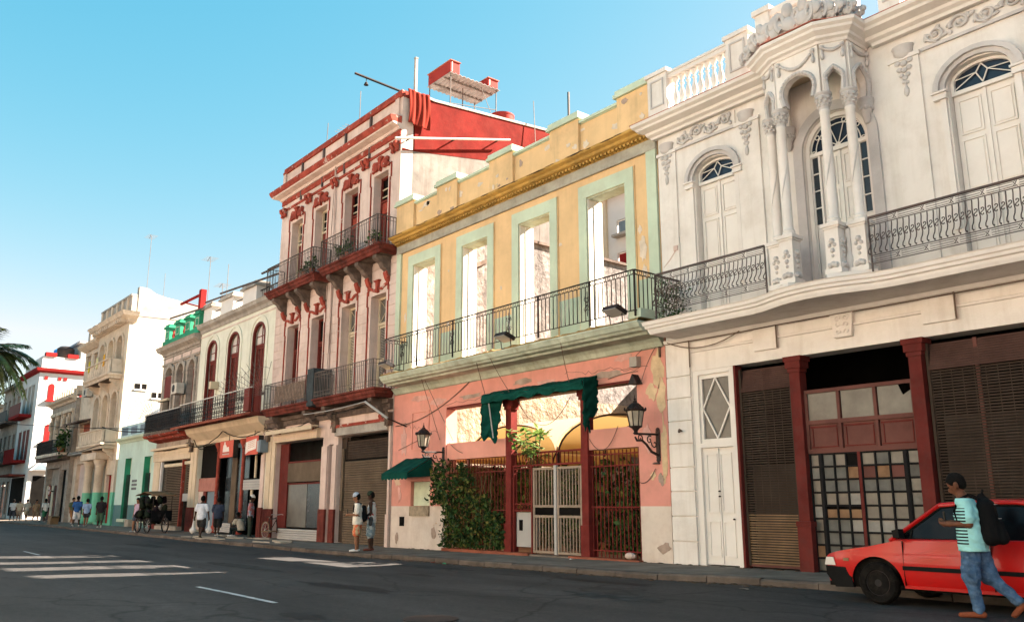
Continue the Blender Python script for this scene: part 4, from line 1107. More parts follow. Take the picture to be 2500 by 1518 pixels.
def bars(parent, x0, x1, z0, z1, step, m_, y=W+.08, r=.011):
    me = MB().box(-r,r,-r,r,0,1).mesh('bar', m_)
    n = max(1, round((x1-x0)/step))
    for k in range(n+1): link('bar', me, parent, (x0+(x1-x0)*k/n, y, z0), scale=(1,1,z1-z0))
def railpiece(parent, x0, x1, z, m_, y=W+.08, h=.03, name='rail'): MB().box(x0,x1,y-.014,y+.014,z-h/2,z+h/2).build(name, m_, parent)
g1 = thing_part('grille', yb_); bars(g1, -21.8, -19.0, .16, 2.70, .14, M['maroon'])
for z in (2.5, 2.32, 1.25, .3): railpiece(g1, -21.85, -18.96, z, M['maroon'], y=W+.082)
g2 = thing_part('grille', yb_); bars(g2, -15.62, -14.06, .16, 2.70, .13, M['maroon_l'])
for z in (2.6, 2.32, 1.34, .32): railpiece(g2, -15.68, -14.0, z, M['maroon_l'], y=W+.082)
mb = MB()
for k in range(14):
    x = -15.6 + k*.117
    mb.tube([(x,W+.07,1.25),(x+.058,W+.07,1.34),(x+.117,W+.07,1.25)], .008, 4)
mb.build('lattice', M['maroon_l'], g2)
g3 = thing_part('gate_frame', yb_)
for z in (2.76, 2.43): railpiece(g3, -18.72, -15.92, z, M['maroon_l'], y=W+.05, h=.05)
bars(g3, -18.6, -16.0, 2.45, 2.74, .155, M['maroon_l'], y=W+.05)
for x in (-17.90,-18.66): MB().box(x-.025,x+.025,W+.02,W+.08,.14,2.405).build('stile', M['maroon_l'], g3)
for z in (1.42, 1.24, 2.36): railpiece(g3, -18.63, -17.93, z, M['maroon_l'], y=W+.05, h=.03)
mb = MB()
for k in range(6):
    x = -18.6 + k*.115
    mb.tube([(x,W+.05,1.25),(x+.115,W+.05,1.41)], .009, 4).tube([(x,W+.05,1.41),(x+.115,W+.05,1.25)], .009, 4)
mb.build('lattice', M['maroon_l'], g3)
bars(g3, -18.55, -18.0, 1.43, 2.35, .18, M['maroon_l'], y=W+.05)
MB().box(-18.62,-17.94,W+.10,W+.3,.3,1.2).build('meter_cabinet', M['lightgrey'], yb_)
MB().box(-18.5,-18.36,W+.085,W+.099,.72,1.0).build('meter_window', M['dark_in'], yb_)
M['gate'] = mat('pale_worn_gate_paint', (.30,.235,.18), rough=.6, var=.12, vscale=3., dirt=(.2,.12,.08), dirt_amt=.4)
def gate_leaf(x0, w, rz, y):
    g = bpy.data.objects.new('gate', None); COL.objects.link(g); g.parent = yb_
    off = WL[yb_.name]; g.location = (x0-off[0], y-off[1], -off[2]); g.rotation_euler = (0,0,rz); WL[g.name] = (0,0,0); g.empty_display_size = .1
    for a, b in ((0,.06),(w-.06,w)): MB().box(a,b,-.02,.02,.17,2.36).build('stile', M['gate'], g)
    for z in (.2,1.10,1.36,2.33): MB().box(.061,w-.061,-.018,.018,z-.03,z+.03).build('rail', M['gate'], g)
    me = MB().box(-.013,.013,-.013,.013,0,1).mesh('bar', M['gate'])
    for k in range(7):
        x = .06 + (w-.12)*(k+.5)/7
        link('bar', me, g, (x,0,.23), scale=(1,1,.84)); link('bar', me, g, (x,0,1.39), scale=(1,1,.91))
    MB().box(.07,w-.07,-.004,.004,1.14,1.32).build('lock_plate', M['dark_in'], g)
gate_leaf(-17.87, .88, R(7), W+.06); gate_leaf(-16.87, .92, R(0), W+.03)
MB().box(-16.99,-16.9,W+.0,W+.07,.15,2.4).build('gate_post', M['lightgrey'], yb_)

# courtyard inside the ruin -----------------------------------------------------------------------
def translucent(name, col):
    m = bpy.data.materials.new(name); m.use_nodes = True
    nt = m.node_tree; N = nt.nodes; b = N['Principled BSDF']; b.inputs['Base Color'].default_value = (*col,1); b.inputs['Roughness'].default_value = .85
    t = N.new('ShaderNodeBsdfTranslucent'); t.inputs[0].default_value = (*[min(1,c*1.1) for c in col],1)
    mx = N.new('ShaderNodeMixShader'); mx.inputs[0].default_value = .3
    nz = N.new('ShaderNodeTexNoise'); nz.inputs['Scale'].default_value = 6.; bp = N.new('ShaderNodeBump'); bp.inputs['Strength'].default_value = .2
    nt.links.new(nz.outputs[0], bp.inputs['Height']); nt.links.new(bp.outputs[0], b.inputs['Normal'])
    nt.links.new(b.outputs[0], mx.inputs[1]); nt.links.new(t.outputs[0], mx.inputs[2]); nt.links.new(mx.outputs[0], N['Material Output'].inputs[0])
    return m
M['tan_canvas'] = translucent('tan_canvas', (.36,.23,.085)); M['wht_canvas'] = translucent('white_canvas', (.78,.72,.62))
yard = structure(MB().box(-24.6,-13.1,W+.45,W+12,-.2,.08).build('courtyard_floor', M['concrete']))
t = thing('rear_wall', 'unseen stained wall added to close the back of the ruined yellow building', 'wall', (-19, W+12, 0))
MB().box(-24.6,-13.1,W+12,W+12.3,-.2,6.6).build('wall', M['oldwall'], t)  # unseen wall, its height set by where sunlight has to pass
t = thing('canvas_canopy', 'twin barrel-vaulted tan canvas canopy in the courtyard behind the gate', 'canopy', (-18.3, 16.5, .08))
for x0, x1 in ((-22.6,-18.29),(-18.29,-14.15)):
    c2, rx = (x0+x1)/2, (x1-x0)/2
    a = arc(c2, 2.82, rx, .95, 180, 0, 16)
    MB().strip([(p[0],16.52,p[1]) for p in a], [(p[0],24.0,p[1]) for p in a]).build('vault', M['tan_canvas'], t, smooth=60)
    for yy in (16.56, 18.4, 20.2): MB().tube([(p[0],yy,p[1]-.03) for p in a], .027, 5).build('hoop', M['iron'], t)
aL = arc(-20.445,2.82,2.155,.95,0,78,10); aR = arc(-16.22,2.82,2.07,.95,180,104,10)
MB().prism([(p[0],p[1]) for p in aL] + [(p[0],p[1]) for p in aR[::-1]], 16.45, 16.46).build('front_panel', M['wht_canvas'], t)
MB().box(-24.6,-22.62,16.5,24.0,2.80,2.83).build('shade_sheet', M['tan_canvas'], t)  # flat sheet added only to shade the wall behind the vine
for x in (-22.55,-18.29,-14.2): MB().box(x-.04,x+.04,16.50,16.58,.08,2.82).build('post', M['iron'], t)
# house behind, seen through the right window
t = thing('rear_house', 'white house with small windows seen through the right opening of the yellow building', 'house', (-29, 30, 0))
wall_mesh(MB(), -34, -25.6, 0, 17.6, 30, 30.4, [(-28.6,-27.6,14.5,15.3),(-28.6,-27.4,10.8,13.6)]).build('wall', M['farwhite'], t)
MB().box(-34,-25.6,29.5,29.995,16.6,16.85).build('eave', M['weathertop'], t)
MB().box(-29.55,-29.2,29.85,29.995,8,16.6).build('pilaster', M['cream'], t)
MB().box(-29.75,-29.6,29.7,29.995,8,16.55).build('pipe', M['partywall'], t)
MB().box(-28.55,-27.65,30.1,30.15,14.55,15.25).build('window', M['bluegrey'], t)
MB().box(-28.6,-27.6,29.6,29.995,14.35,14.48).build('window_shade', M['weathertop'], t)
MB().box(-28.55,-27.45,30.1,30.16,10.8,13.55).build('door', M['redbright'], t)
MB().box(-29.0,-25.6,29.2,29.995,10.4,10.75).build('balcony', M['partywall'], t)
MB().box(-34,-33.6,30.41,36,0,17.6).box(-26,-25.61,30.41,36,0,17.6).build('side_wall', M['farwhite'], t)
# awnings --------------------------------------------------------------------------------------------
t = thing('door_awning', 'torn dark green canvas awning over the gate of the pink ground floor', 'awning', (-17.3, W-.3, 4.3))
def cloth(f, nu, nv, name, par_, m_=None, th=.012):
    mb = MB(); P = [[Vector(f(i/nu, j/nv)) for j in range(nv+1)] for i in range(nu+1)]
    for i in range(nu): mb.strip(P[i], P[i+1])
    o = mb.build(name, m_ or M['greencloth'], par_, smooth=70)
    s_ = o.modifiers.new('thickness', 'SOLIDIFY'); s_.thickness = th
    return o
def wob(u, v, k=0): return .03*math.sin(u*23+k)*math.sin(v*5+k) + .02*math.sin(u*51+v*9+k)
ax0, ax1 = -19.42, -15.28
cloth(lambda u, v: (ax0 + (ax1-ax0)*u, W-.03-.5*v, 4.56 - .16*v**1.3 - .035*math.sin(u*math.pi*5)**2*v + wob(u,v)*.6), 60, 6, 'top', t)
cloth(lambda u, v: (ax0 + (ax1-ax0)*u, W-.53+wob(u,v,1), 4.40 - .035*math.sin(u*math.pi*5)**2 - v*(.20 + .03*math.sin(u*40))), 60, 5, 'valance', t)
for s_, xx in ((0, ax0), (1, ax1)):
    cloth(lambda u, v: (xx + (.62 if s_ == 0 else -.16)*u*(1-.5*v) + .035*math.sin(v*14+u*7), W-.53 + .3*u + wob(v,u,2), 4.42 - v*(1.20 + .08*math.sin(u*9) + (.04 if s_ else .1)*u)), 10, 22, 'side_flap', t)
    cloth(lambda u, v: (xx + wob(v,u,3), W-.53 + .5*u, 4.42 + .14*u - v*(1.15 - .25*u + .05*math.sin(u*11))), 8, 18, 'side_curtain', t)
for x in (-19.15,): MB().tube([(x,W-.5,4.3),(x+.18,W-.45,3.2)], .018, 6).build('stay_rod', M['lightgrey'], t)
t = thing('window_awning', 'small dark green canvas awning with scalloped edge beside the pink niche window', 'awning', (-23.2, W-.4, 2.5))
fx0, fx1 = -24.15, -22.62
cloth(lambda u, v: (fx0 + (fx1-fx0)*u, W-.02-.88*v, 2.84 - .49*v + .01*math.sin(u*20)), 12, 6, 'top', t)
n = 56
rowa = [(fx0+(fx1-fx0)*i/n, W-.905, 2.355) for i in range(n+1)]; rowb = [(fx0+(fx1-fx0)*i/n, W-.91, 2.20-.05*abs(math.sin(i/n*math.pi*8))) for i in range(n+1)]
o = MB().strip(rowa, rowb).build('valance', M['greencloth'], t); o.modifiers.new('thickness','SOLIDIFY').thickness = .01
for x in (fx0, fx1): MB().prism([(W-.03,2.82),(W-.90,2.34),(W-.90,2.2),(W-.03,2.26)], x-.005, x+.005, 'x').build('side', M['greencloth'], t)
# wall lanterns -----------------------------------------------------------------------------------------
def lantern(x, label):
    t = thing('wall_lantern', label, 'lantern', (x, W, 2.75), 'iron wall lanterns on the pink front', local=True)
    MB().box(-.055,.055,-.03,-.002,-.32,.30).blob((0,-.02,.33), (.06,.02,.05)).blob((0,-.02,-.36), (.07,.02,.05)).build('back_plate', M['iron'], t, smooth=50)
    mb = MB()
    mb.tube([(0,-.03,.22),(0,-.75,.20)], .026, 6)
    mb.tube([(0,-.03,-.25),(0,-.25,-.18),(0,-.42,-.02),(0,-.56,.06),(0,-.72,.05),(0,-.78,.13)], [.035,.032,.028,.03,.028,.02], 6)
    mb.build('arm', M['iron'], t, smooth=50)
    mb = MB()
    mb.tube([(0,-.30+p[0],.08+p[1]) for p in spiral(0,0,.10,.02,60,440,18)], .014, 5)
    mb.tube([(0,-.62+p[0],.11+p[1]) for p in spiral(0,0,.085,.02,-20,380,18)], .014, 5)
    mb.tube([(0,-.14+p[0],.0+p[1]) for p in spiral(0,0,.10,.02,160,500,18)], .014, 5)
    mb.build('scroll', M['iron'], t, smooth=50)
    y = -.75
    MB().lathe([(.03,.0),(.07,.03),(.04,.06),(.05,.09),(.09,.14),(.15,.17),(.15,.19)], 0, y, .18, 12).build('cup', M['iron'], t, smooth=50)
    MB().lathe([(.135,.37),(.20,.70)], 0, y, 0, 8).build('glass', M['lampglass'], t)
    me = MB()
    for q in range(8):
        an = 2*math.pi*(q+.5)/8; me.tube([(.14*math.cos(an), y+.14*math.sin(an), .36),(.205*math.cos(an), y+.205*math.sin(an), .71)], .012, 4)
    me.build('cage', M['iron'], t)
    MB().lathe([(.235,.70),(.25,.73),(.20,.77),(.13,.85),(.09,.88),(.05,.90),(.05,.93),(.02,.95),(.03,.985),(.012,1.0),(.008,1.07)], 0, y, 0, 8).build('hood', M['iron'], t)
    mb = MB()
    for q in range(8):
        an = 2*math.pi*q/8; mb.blob((.235*math.cos(an), y+.235*math.sin(an), .75), (.025,.025,.045), 5, 4)
    mb.build('crown', M['iron'], t, smooth=50)
lantern(-13.36, 'black iron wall lantern on the pink wall beside the white building')
lantern(-22.02, 'black iron wall lantern above the small green awning')
MB().lathe([(.09,0),(.10,.02),(.06,.04),(0,.045)], n=12).build('wall_rosette', M['ironbrown'], yb_).location = Vector((-13.42+19, -.02, 2.30-.1))
# boxes, camera hood, cables -------------------------------------------------------------------------------
MB().box(-14.05,-13.82,W-.16,W-.002,4.60,4.84).build('junction_box', M['weathertop'], yb_)
MB().prism([(-14.06,4.18),(-13.78,4.18),(-13.92,4.42)], W-.22, W-.002).build('lamp_hood', M['iron'], yb_)
MB().box(-13.22,-13.18,W-.05,W-.002,4.75,5.1).build('strap', M['cable_b'], yb_)
cab = [((-24.8,W-.03,3.95),(-20.4,W-.03,5.15),.30),((-20.4,W-.03,5.12),(-13.3,W-.03,5.15),.10),((-22.2,W-.03,3.35),(-22.4,W-.9,5.9),0.),((-21.5,W-.03,3.3),(-22.6,W-.6,5.6),.0),((-19.3,W-.5,4.45),(-19.2,W-1.0,5.6),0.),((-18.2,W-.5,4.4),(-18.6,W-1.0,5.55),.05),((-15.9,W-.4,4.4),(-15.6,W-1.0,5.5),.08),((-18.4,W-.1,4.3),(-16.2,W-.1,4.1),.75),((-15.6,W-.03,3.0),(-14.6,W-.03,3.25),.42),((-24.6,W-.03,3.15),(-23.0,W-.03,3.5),.0),((-13.6,W-.03,5.1),(-13.9,W-.1,4.85),.0),((-13.2,W-.03,5.1),(-13.75,W-.1,4.2),-.12),((-13.45,W-.03,2.2),(-13.95,W-.03,1.9),.12),((-14.9,W-.03,4.42),(-13.9,W-.03,4.5),-.03),((-21.0,W-.03,2.9),(-21.7,W-.03,3.25),.05)]
for k, (p, q, s_) in enumerate(cab): MB().tube(sag(p, q, s_, 14), .013 if k < 2 else .009, 5).build('cable', M['cable_b'], yb_)
mb = MB(); random.seed(5)
for (p, q) in (((-22.0,W-.004,4.42),(-13.95,W-.004,4.60)),((-24.5,W-.004,4.0),(-22.4,W-.004,3.6)),((-16.5,W-.004,4.75),(-13.6,W-.004,4.55))):
    n = 26; pts = [(p[0]+(q[0]-p[0])*i/n, p[1], p[2]+(q[2]-p[2])*i/n + random.gauss(0,.025) + .12*math.sin(i*.55)*(.4 if i % 9 else 1)*.5) for i in range(n+1)]
    mb.tube(pts, .006, 4)
mb.build('plaster_crack', M['cable_b'], yb_)

# greenery ---------------------------------------------------------------------------------------------------
def leaf_mesh(name, l, w, m_):
    pts = [(0,0,0),(l*.3,w*.5,.03*l),(l*.7,w*.4,.0),(l,0,-.12*l),(l*.7,-w*.4,.0),(l*.3,-w*.5,.03*l)]
    mb = MB(); mb.face([pts[0],pts[1],pts[2],pts[3]]); mb.face([pts[0],pts[3],pts[4],pts[5]]); return mb.mesh(name, m_)
def leaf_cloud(mb, pts, size, mats=1):
    for p in pts:
        s_ = size*random.choice((.55,.8,1.,1.25,1.6))*random.uniform(.85,1.15)
        a = Vector((random.gauss(0,1),random.gauss(0,1)-.5,random.gauss(0,.7))).normalized(); b = a.orthogonal().normalized()
        an = random.uniform(0,6.28); b = (b*math.cos(an) + a.cross(b)*math.sin(an)); c2 = a.cross(b)
        p = Vector(p)
        mb.mi = random.randrange(mats)
        mb.face([p - b*s_*.5, p + c2*s_*.28, p + b*s_*.5, p - c2*s_*.28])
random.seed(21)
t = thing('climbing_vine', 'dense dark green vine spilling over the left grille of the pink front', 'vine', (-20.8, W-.1, .15))
mb = MB(); P = []
while len(P) < 4200:
    x, z = random.uniform(-22.45,-18.95), random.uniform(.2,2.85)
    lim = 2.55 - max(0,(x+21.0))*.72 + .28*math.sin(x*5.1) + .15*math.sin(x*11)
    if x < -21.8 and not (1.35 + .5*abs(x+22.1) < z < 2.62-.4*abs(x+21.9)): continue
    if x > -19.6 and z > 1.2: continue
    if z > lim: continue
    d = random.random()**.6 * (.42 if x < -19.9 else .2) * (1.0 + .35*math.sin(x*4+z*3)) * (.6 if z < .5 else 1)
    P.append((x, W+.06-d, z))
leaf_cloud(mb, P, .105, 7); mb.build('foliage', [M['leaf'], M['leaf2'], M['leaf'], M['leaf'], M['leaf2'], M['leaf'], M['leaf3']], t)
mb = MB()
for k in range(9): mb.tube([(-21.6+k*.25+random.uniform(-.1,.1), W+.02-random.uniform(0,.1), .1+.3*j+0*k) for j in range(8)], .012, 4)
mb.build('stems', M['stem'], t)
lf = leaf_mesh('leaf', .30, .14, M['leaf2'])
t = thing('rubber_plant', 'sunlit broad-leaved plant poking through the top of the red gate frame', 'plant', (-18.2, W+.35, .1))
M['leaf_t'] = translucent('sunlit_leaf', (.11,.17,.035))
lf = leaf_mesh('leaf', .27, .13, M['leaf_t'])
mb = MB()
cl = []
for k in range(15):
    e = Vector((-18.85+1.55*random.random(), W-.05+random.uniform(-.15,.35), 2.75+random.uniform(-.12,.62)))
    mb.tube([(-18.3,W+.6,.1),(-18.3+random.uniform(-.2,.2),W+.5,1.5),tuple(e)], .012, 5); cl.append(e)
mb.build('stems', M['stem'], t)
for e in cl:
    for q in range(9):
        link('leaf', lf, t, tuple(e + Vector((random.gauss(0,.06),random.gauss(0,.06),random.gauss(0,.06)))), rot=(random.uniform(-.6,.6), random.uniform(-.8,.6), random.uniform(0,6.28)), scale=[random.uniform(.6,1.15)]*3)
t = thing('courtyard_bush', 'small dark bush behind the right red grille of the pink front', 'bush', (-14.6, W+.5, .1))
mb = MB(); P = [(-14.7+random.gauss(0,.42), W+.45+random.gauss(0,.18), .25+abs(random.gauss(0,.55))) for k in range(700)] + [(-14.45+random.gauss(0,.22), W+.4+random.gauss(0,.15), 1.5+random.gauss(0,.25)) for k in range(420)]
leaf_cloud(mb, P, .12, 2); mb.build('foliage', [M['leaf'], M['leaf2']], t)
mb = MB()
for k in range(6): mb.tube([(-14.7+k*.06,W+.45,.05),(-14.6+random.gauss(0,.2),W+.45,.9),(-14.5+random.gauss(0,.2),W+.42,1.6)], .012, 4)
mb.build('stems', M['stem'], t)
t = thing('courtyard_hedge', 'shaded hedge filling the courtyard behind the gate', 'hedge', (-19.5, W+3.4, .1))
mb = MB(); P = [(random.uniform(-24.4,-14.0), W+2.0+random.random()**.5*2.2, .1+random.random()**.8*(2.3+.4*math.sin(k))) for k in range(3200)]
leaf_cloud(mb, P, .22, 2); mb.build('foliage', [M['leaf'], M['leaf2']], t)
mb = MB()
for k in range(14): mb.tube([(-24+k*.75,W+3.2,.05),(-24+k*.75+random.gauss(0,.15),W+3.1,2.0)], .03, 5)
mb.build('stems', M['stem'], t)
t = thing('potted_vine', 'dark vine tangled on the corner of the white balcony railing', 'vine', (-12.55, 14.6, 5.4))
mb = MB(); P = [(-12.45+random.gauss(0,.10)+abs(random.gauss(0,.12)), 14.35+random.random()*.75, 5.42+random.random()**1.2*.85) for k in range(620)]
leaf_cloud(mb, P, .055, 2); mb.build('foliage', [M['leaf'], M['leaf2']], t)
mb = MB()
for k in range(6): mb.tube([(-12.5,14.4+k*.12,5.4),(-12.45,14.4+k*.12+random.gauss(0,.04),6.2)], .006, 4)
mb.build('stems', M['stem'], t)
random.seed(33)

# patches of bare and repaired plaster
def plaster_patch(par_, cx, cz, w, h, m_, y_=W-.004, n=14, name='plaster_patch', th=.006):
    pts = []
    for k in range(n):
        an = 2*math.pi*k/n; r = random.uniform(.55,1.1)
        pts.append((cx+w*r*math.cos(an), cz+h*r*math.sin(an)))
    MB().prism(pts, y_-th, y_+.002).build(name, m_, par_)
random.seed(77)
M['patch_cream'] = mat('cream_repair_plaster', (.60,.45,.28), var=.15, vscale=3., dirt=(.3,.2,.12), dirt_amt=.3, bump=.5)
M['patch_grey'] = mat('grey_render_patch', (.38,.29,.235), var=.2, vscale=3., dirt=(.2,.12,.09), dirt_amt=.35, bump=.6)
M['patch_pink'] = mat('faded_pink_patch', (.60,.34,.29), var=.15, vscale=3., dirt=(.36,.22,.17), dirt_amt=.3, bump=.4)
for cx, cz, w, h, mk in ((-13.32,4.5,.22,.5,'patch_cream'),(-13.22,3.8,.16,.55,'patch_cream'),(-13.5,3.95,.2,.22,'patch_cream'),(-13.18,2.6,.09,.9,'patch_cream'),(-13.55,2.05,.09,.11,'patch_cream'),(-13.3,1.95,.1,.16,'patch_grey'),
    (-20.6,4.55,.7,.09,'patch_grey'),(-18.2,4.72,.5,.10,'patch_grey'),(-17.2,4.6,.45,.12,'patch_pink'),(-15.0,4.55,.6,.10,'patch_grey'),(-22.4,4.55,.5,.12,'patch_pink'),(-24.3,3.4,.2,.6,'patch_pink'),(-22.35,2.0,.2,.35,'patch_pink'),(-24.5,1.75,.12,.3,'patch_pink'),(-14.4,4.9,.3,.12,'patch_pink'),(-23.4,4.75,.6,.12,'patch_pink'),(-13.7,2.9,.15,.4,'patch_pink'),(-22.5,.55,.18,.2,'patch_grey'),(-24.6,.35,.1,.2,'patch_grey'),(-13.3,.45,.2,.14,'patch_grey')):
    plaster_patch(yb_, cx, cz, w, h, M[mk])
M['patch_pale'] = mat('pale_bare_plaster', (.66,.56,.45), var=.12, vscale=3., dirt=(.36,.28,.2), dirt_amt=.3, bump=.5)
for cx, cz, w, h in ((-13.62,7.5,.13,.45),(-13.58,6.9,.1,.2),(-13.7,8.0,.07,.12),(-19.2,7.6,.05,.08),(-16.6,8.3,.08,.05),(-24.45,7.6,.06,.2),(-21.9,6.95,.08,.1)): plaster_patch(yb_, cx, cz, w, h, M['patch_pale'])
for k in range(26): plaster_patch(yb_, random.uniform(-24.8,-13.4), random.uniform(10.62,11.4), random.uniform(.05,.3), random.uniform(.03,.14), M[random.choice(('patch_pale','patch_pale','patch_pale','patch_grey'))], y_=W-.001 if random.random() < 2 else W)
for k in range(16):
    a_, b_2 = random.choice(PIERS); plaster_patch(yb_, random.uniform(a_+.1,b_2-.1), random.uniform(10.6,11.5), random.uniform(.04,.16), random.uniform(.04,.14), M[random.choice(('patch_pale','patch_pale','patch_grey'))], y_=W-.104)

M['soot'] = mat('black_mould_stain', (.055,.042,.032), var=.4, vscale=6., dirt=(.3,.2,.1), dirt_amt=.35, bump=.7)
for xc, L_ in ((-23.2,.9),(-20.6,1.3),(-17.6,1.4),(-15.2,.5),(-24.6,.3)):
    for k in range(9): plaster_patch(yb_, xc+random.uniform(-.5,.5)*L_, 10.56+abs(random.gauss(0,.05)), random.uniform(.08,.28), random.uniform(.02,.06), M['soot'], y_=W-.001, name='mould_stain', n=18)
for k in range(30): plaster_patch(yb_, random.uniform(-24.8,-13.3), 10.44+random.uniform(-.02,.02), random.uniform(.1,.35), .012, M['soot'], y_=W-.463, name='mould_stain', n=10)
random.seed(33)
# ================================================================== red trimmed three-storey building
rb = thing('red_trimmed_building', 'tall three-storey rose building with red trim and a red side wall', 'building', (-30, W, .1))
RL, RR = -35.08, -25.06
C3 = [-33.45,-31.2,-28.65,-26.4]; C2 = [-33.3,-31.05,-28.5,-26.3]
h3 = [(c-.52,c+.52,10.3,13.42) for c in C3]; h2 = [(c-.53,c+.53,5.3,8.76) for c in C2]
gs = [(-34.2,-30.05,-.2,3.9),(-29.55,-29.2,-.2,3.6),(-28.85,-25.22,-.2,3.86)]
wall_mesh(MB(), RL, RR, -.2, 15.0, W, W+.5, h3+h2+gs).build('wall', M['rose'], rb)
MB().box(RL,RR-.0,W+.02,W+.48,15.0,16.0).build('parapet', M['rose'], rb)
MB().box(RL-.03,RR+.02,W-.07,W+.55,16.001,16.1).box(RL-.01,RR+.0,W-.03,W+.52,16.101,16.27).build('parapet_coping', M['redtrim'], rb)
cop = [RL+.1,-33.2,-31.2,-29.3,-27.3,-25.35]
for x in cop: MB().box(x-.05,x+.05,W-.06,W+.019,14.3,16.0).build('downpipe', M['ironbrown'], rb) if x in (-31.2,-29.3,-27.3,-33.2) else MB().box(x-.12,x+.12,W-.05,W+.019,15.2,16.0).build('pier', M['rose'], rb)
sweep_xy(MB(), [(RL-.02,W+.3),(RL-.02,W),(RR,W)], [(0,14.72),(.08,14.72),(.12,14.82),(.36,14.88),(.38,14.94),(0,14.94)]).build('cornice', M['rose'], rb)
sweep_xy(MB(), [(RL-.02,W+.3),(RL-.02,W),(RR,W)], [(0,14.942),(.40,14.942),(.43,15.0),(.47,15.08),(.48,15.17),(0,15.22)]).build('cornice_edge', M['redtrim'], rb)
MB().box(RL,RR,W-.05,W-.001,14.48,14.70).build('red_band', M['redtrim'], rb)
MB().box(RL,RR,W-.05,W-.001,14.16,14.26).build('string_course', M['redtrim'], rb)
cb_me = MB().prism([(0,.12),(-.16,.12),(-.14,-.02),(-.06,-.1),(-.08,-.22),(0,-.26)], -.09,.09,'x').mesh('corbel', M['redtrim'])
for x in (-34.75,-32.3,-29.95,-27.5,-25.35):
    for dx in (-.14,.14): link('corbel', cb_me, rb, (x+dx, W-.052, 14.14))
# window surrounds
def surround(par_, c, hw, z0, z1, m_, off=.14, w=.042):
    mb = MB()
    for s_ in (-1,1):
        a, b = sorted((c+s_*(hw+off), c+s_*(hw+off+w))); mb.box(a,b,W-.045,W-.001,z0,z1-.35)
        a, b = sorted((c+s_*(hw+off+.07), c+s_*(hw+off+.07+w))); mb.box(a,b,W-.045,W-.001,z1-.352,z1+.22)
    return mb
shell = MB()
for s_ in (-1,1):
    shell.prism([(s_*.34 + p[0]*1.0, .30 + p[1]*.75) for p in arc(0,0,.24,.24,0,330,12)], -.13, 0)
    shell.prism([(s_*.12,.28),(s_*.16,.52),(s_*.50,.60),(s_*.62,.50),(s_*.58,.36),(s_*.4,.42)], -.09, 0)
    shell.prism([(s_*.42,.16),(s_*.60,.10),(s_*.70,.22),(s_*.56,.34)], -.10, 0)
shell.prism([(-.13,.62),(.13,.62),(.09,.5),(.05,.1),(0,.04),(-.05,.1),(-.09,.5)], -.15, 0)
shell.prism([(-.2,.68),(.2,.68),(.15,.60),(-.15,.60)], -.18, 0)
shell_me = shell.mesh('shell_ornament', M['redtrim'])
ped = MB()
for s_ in (-1,1):
    ped.prism([(s_*.10,.12),(s_*.10,.22),(s_*.3,.20),(s_*.42,.30),(s_*.56,.34),(s_*.74,.34),(s_*.74,.24),(s_*.58,.22),(s_*.44,.18),(s_*.30,.08)], -.07, 0)
    ped.prism([(s_*.68,.0),(s_*.74,.0),(s_*.74,.34),(s_*.68,.34)], -.06, 0)
ped.prism([(-.10,.50),(.10,.50),(.075,.4),(.06,.0),(-.06,.0),(-.075,.4)], -.13, 0)
ped.prism([(-.18,.57),(.18,.57),(.12,.49),(-.12,.49)], -.17, 0)
ped_me2 = ped.mesh('pediment_ornament', M['redtrim'])
for i, c in enumerate(C3):
    w_ = thing_part('window', rb)
    surround(w_, c, .52, 10.3, 13.42, M['redtrim']).build('surround', M['redtrim'], w_)
    link('shell_ornament', shell_me, w_, (c, W-.002, 13.44), scale=(.95,.8,.86))
    y = W+.34
    MB().box(c-.52,c+.52,y+.08,y+.1,10.3,13.4).build('pane', M['dark_in'], w_)
    mb = MB()
    for p,q,r_,s_ in ((c-.519,c-.45,10.31,13.41),(c+.45,c+.519,10.31,13.41),(c-.45,c+.45,13.33,13.41),(c-.45,c+.45,12.42,12.5)): mb.box(p,q,y-.03,y+.05,r_,s_)
    mb.build('frame', M['beigewood'] if i < 2 else M['doorbrown'], w_)
    mb = MB(); mb.box(c-.44,c+.44,y+.0,y+.03,12.62,12.66).box(c-.02,c+.02,y-.0,y+.03,12.52,13.3).box(c-.44,c+.44,y,y+.03,12.92,12.96); mb.build('transom_bar', M['beigewood'], w_)
    if i >= 2: MB().box(c-.44,c+.44,y+.01,y+.06,12.0,12.41).build('blind_board', M['redtrim'], w_)
    for s_ in (-1,1):
        a, b = sorted((c+s_*.445, c+s_*.16)); lf_ = MB().box(a,b,y+.01,y+.05,10.32,11.98 if i >= 2 else 12.41).build('leaf', M['doorbrown'], w_)
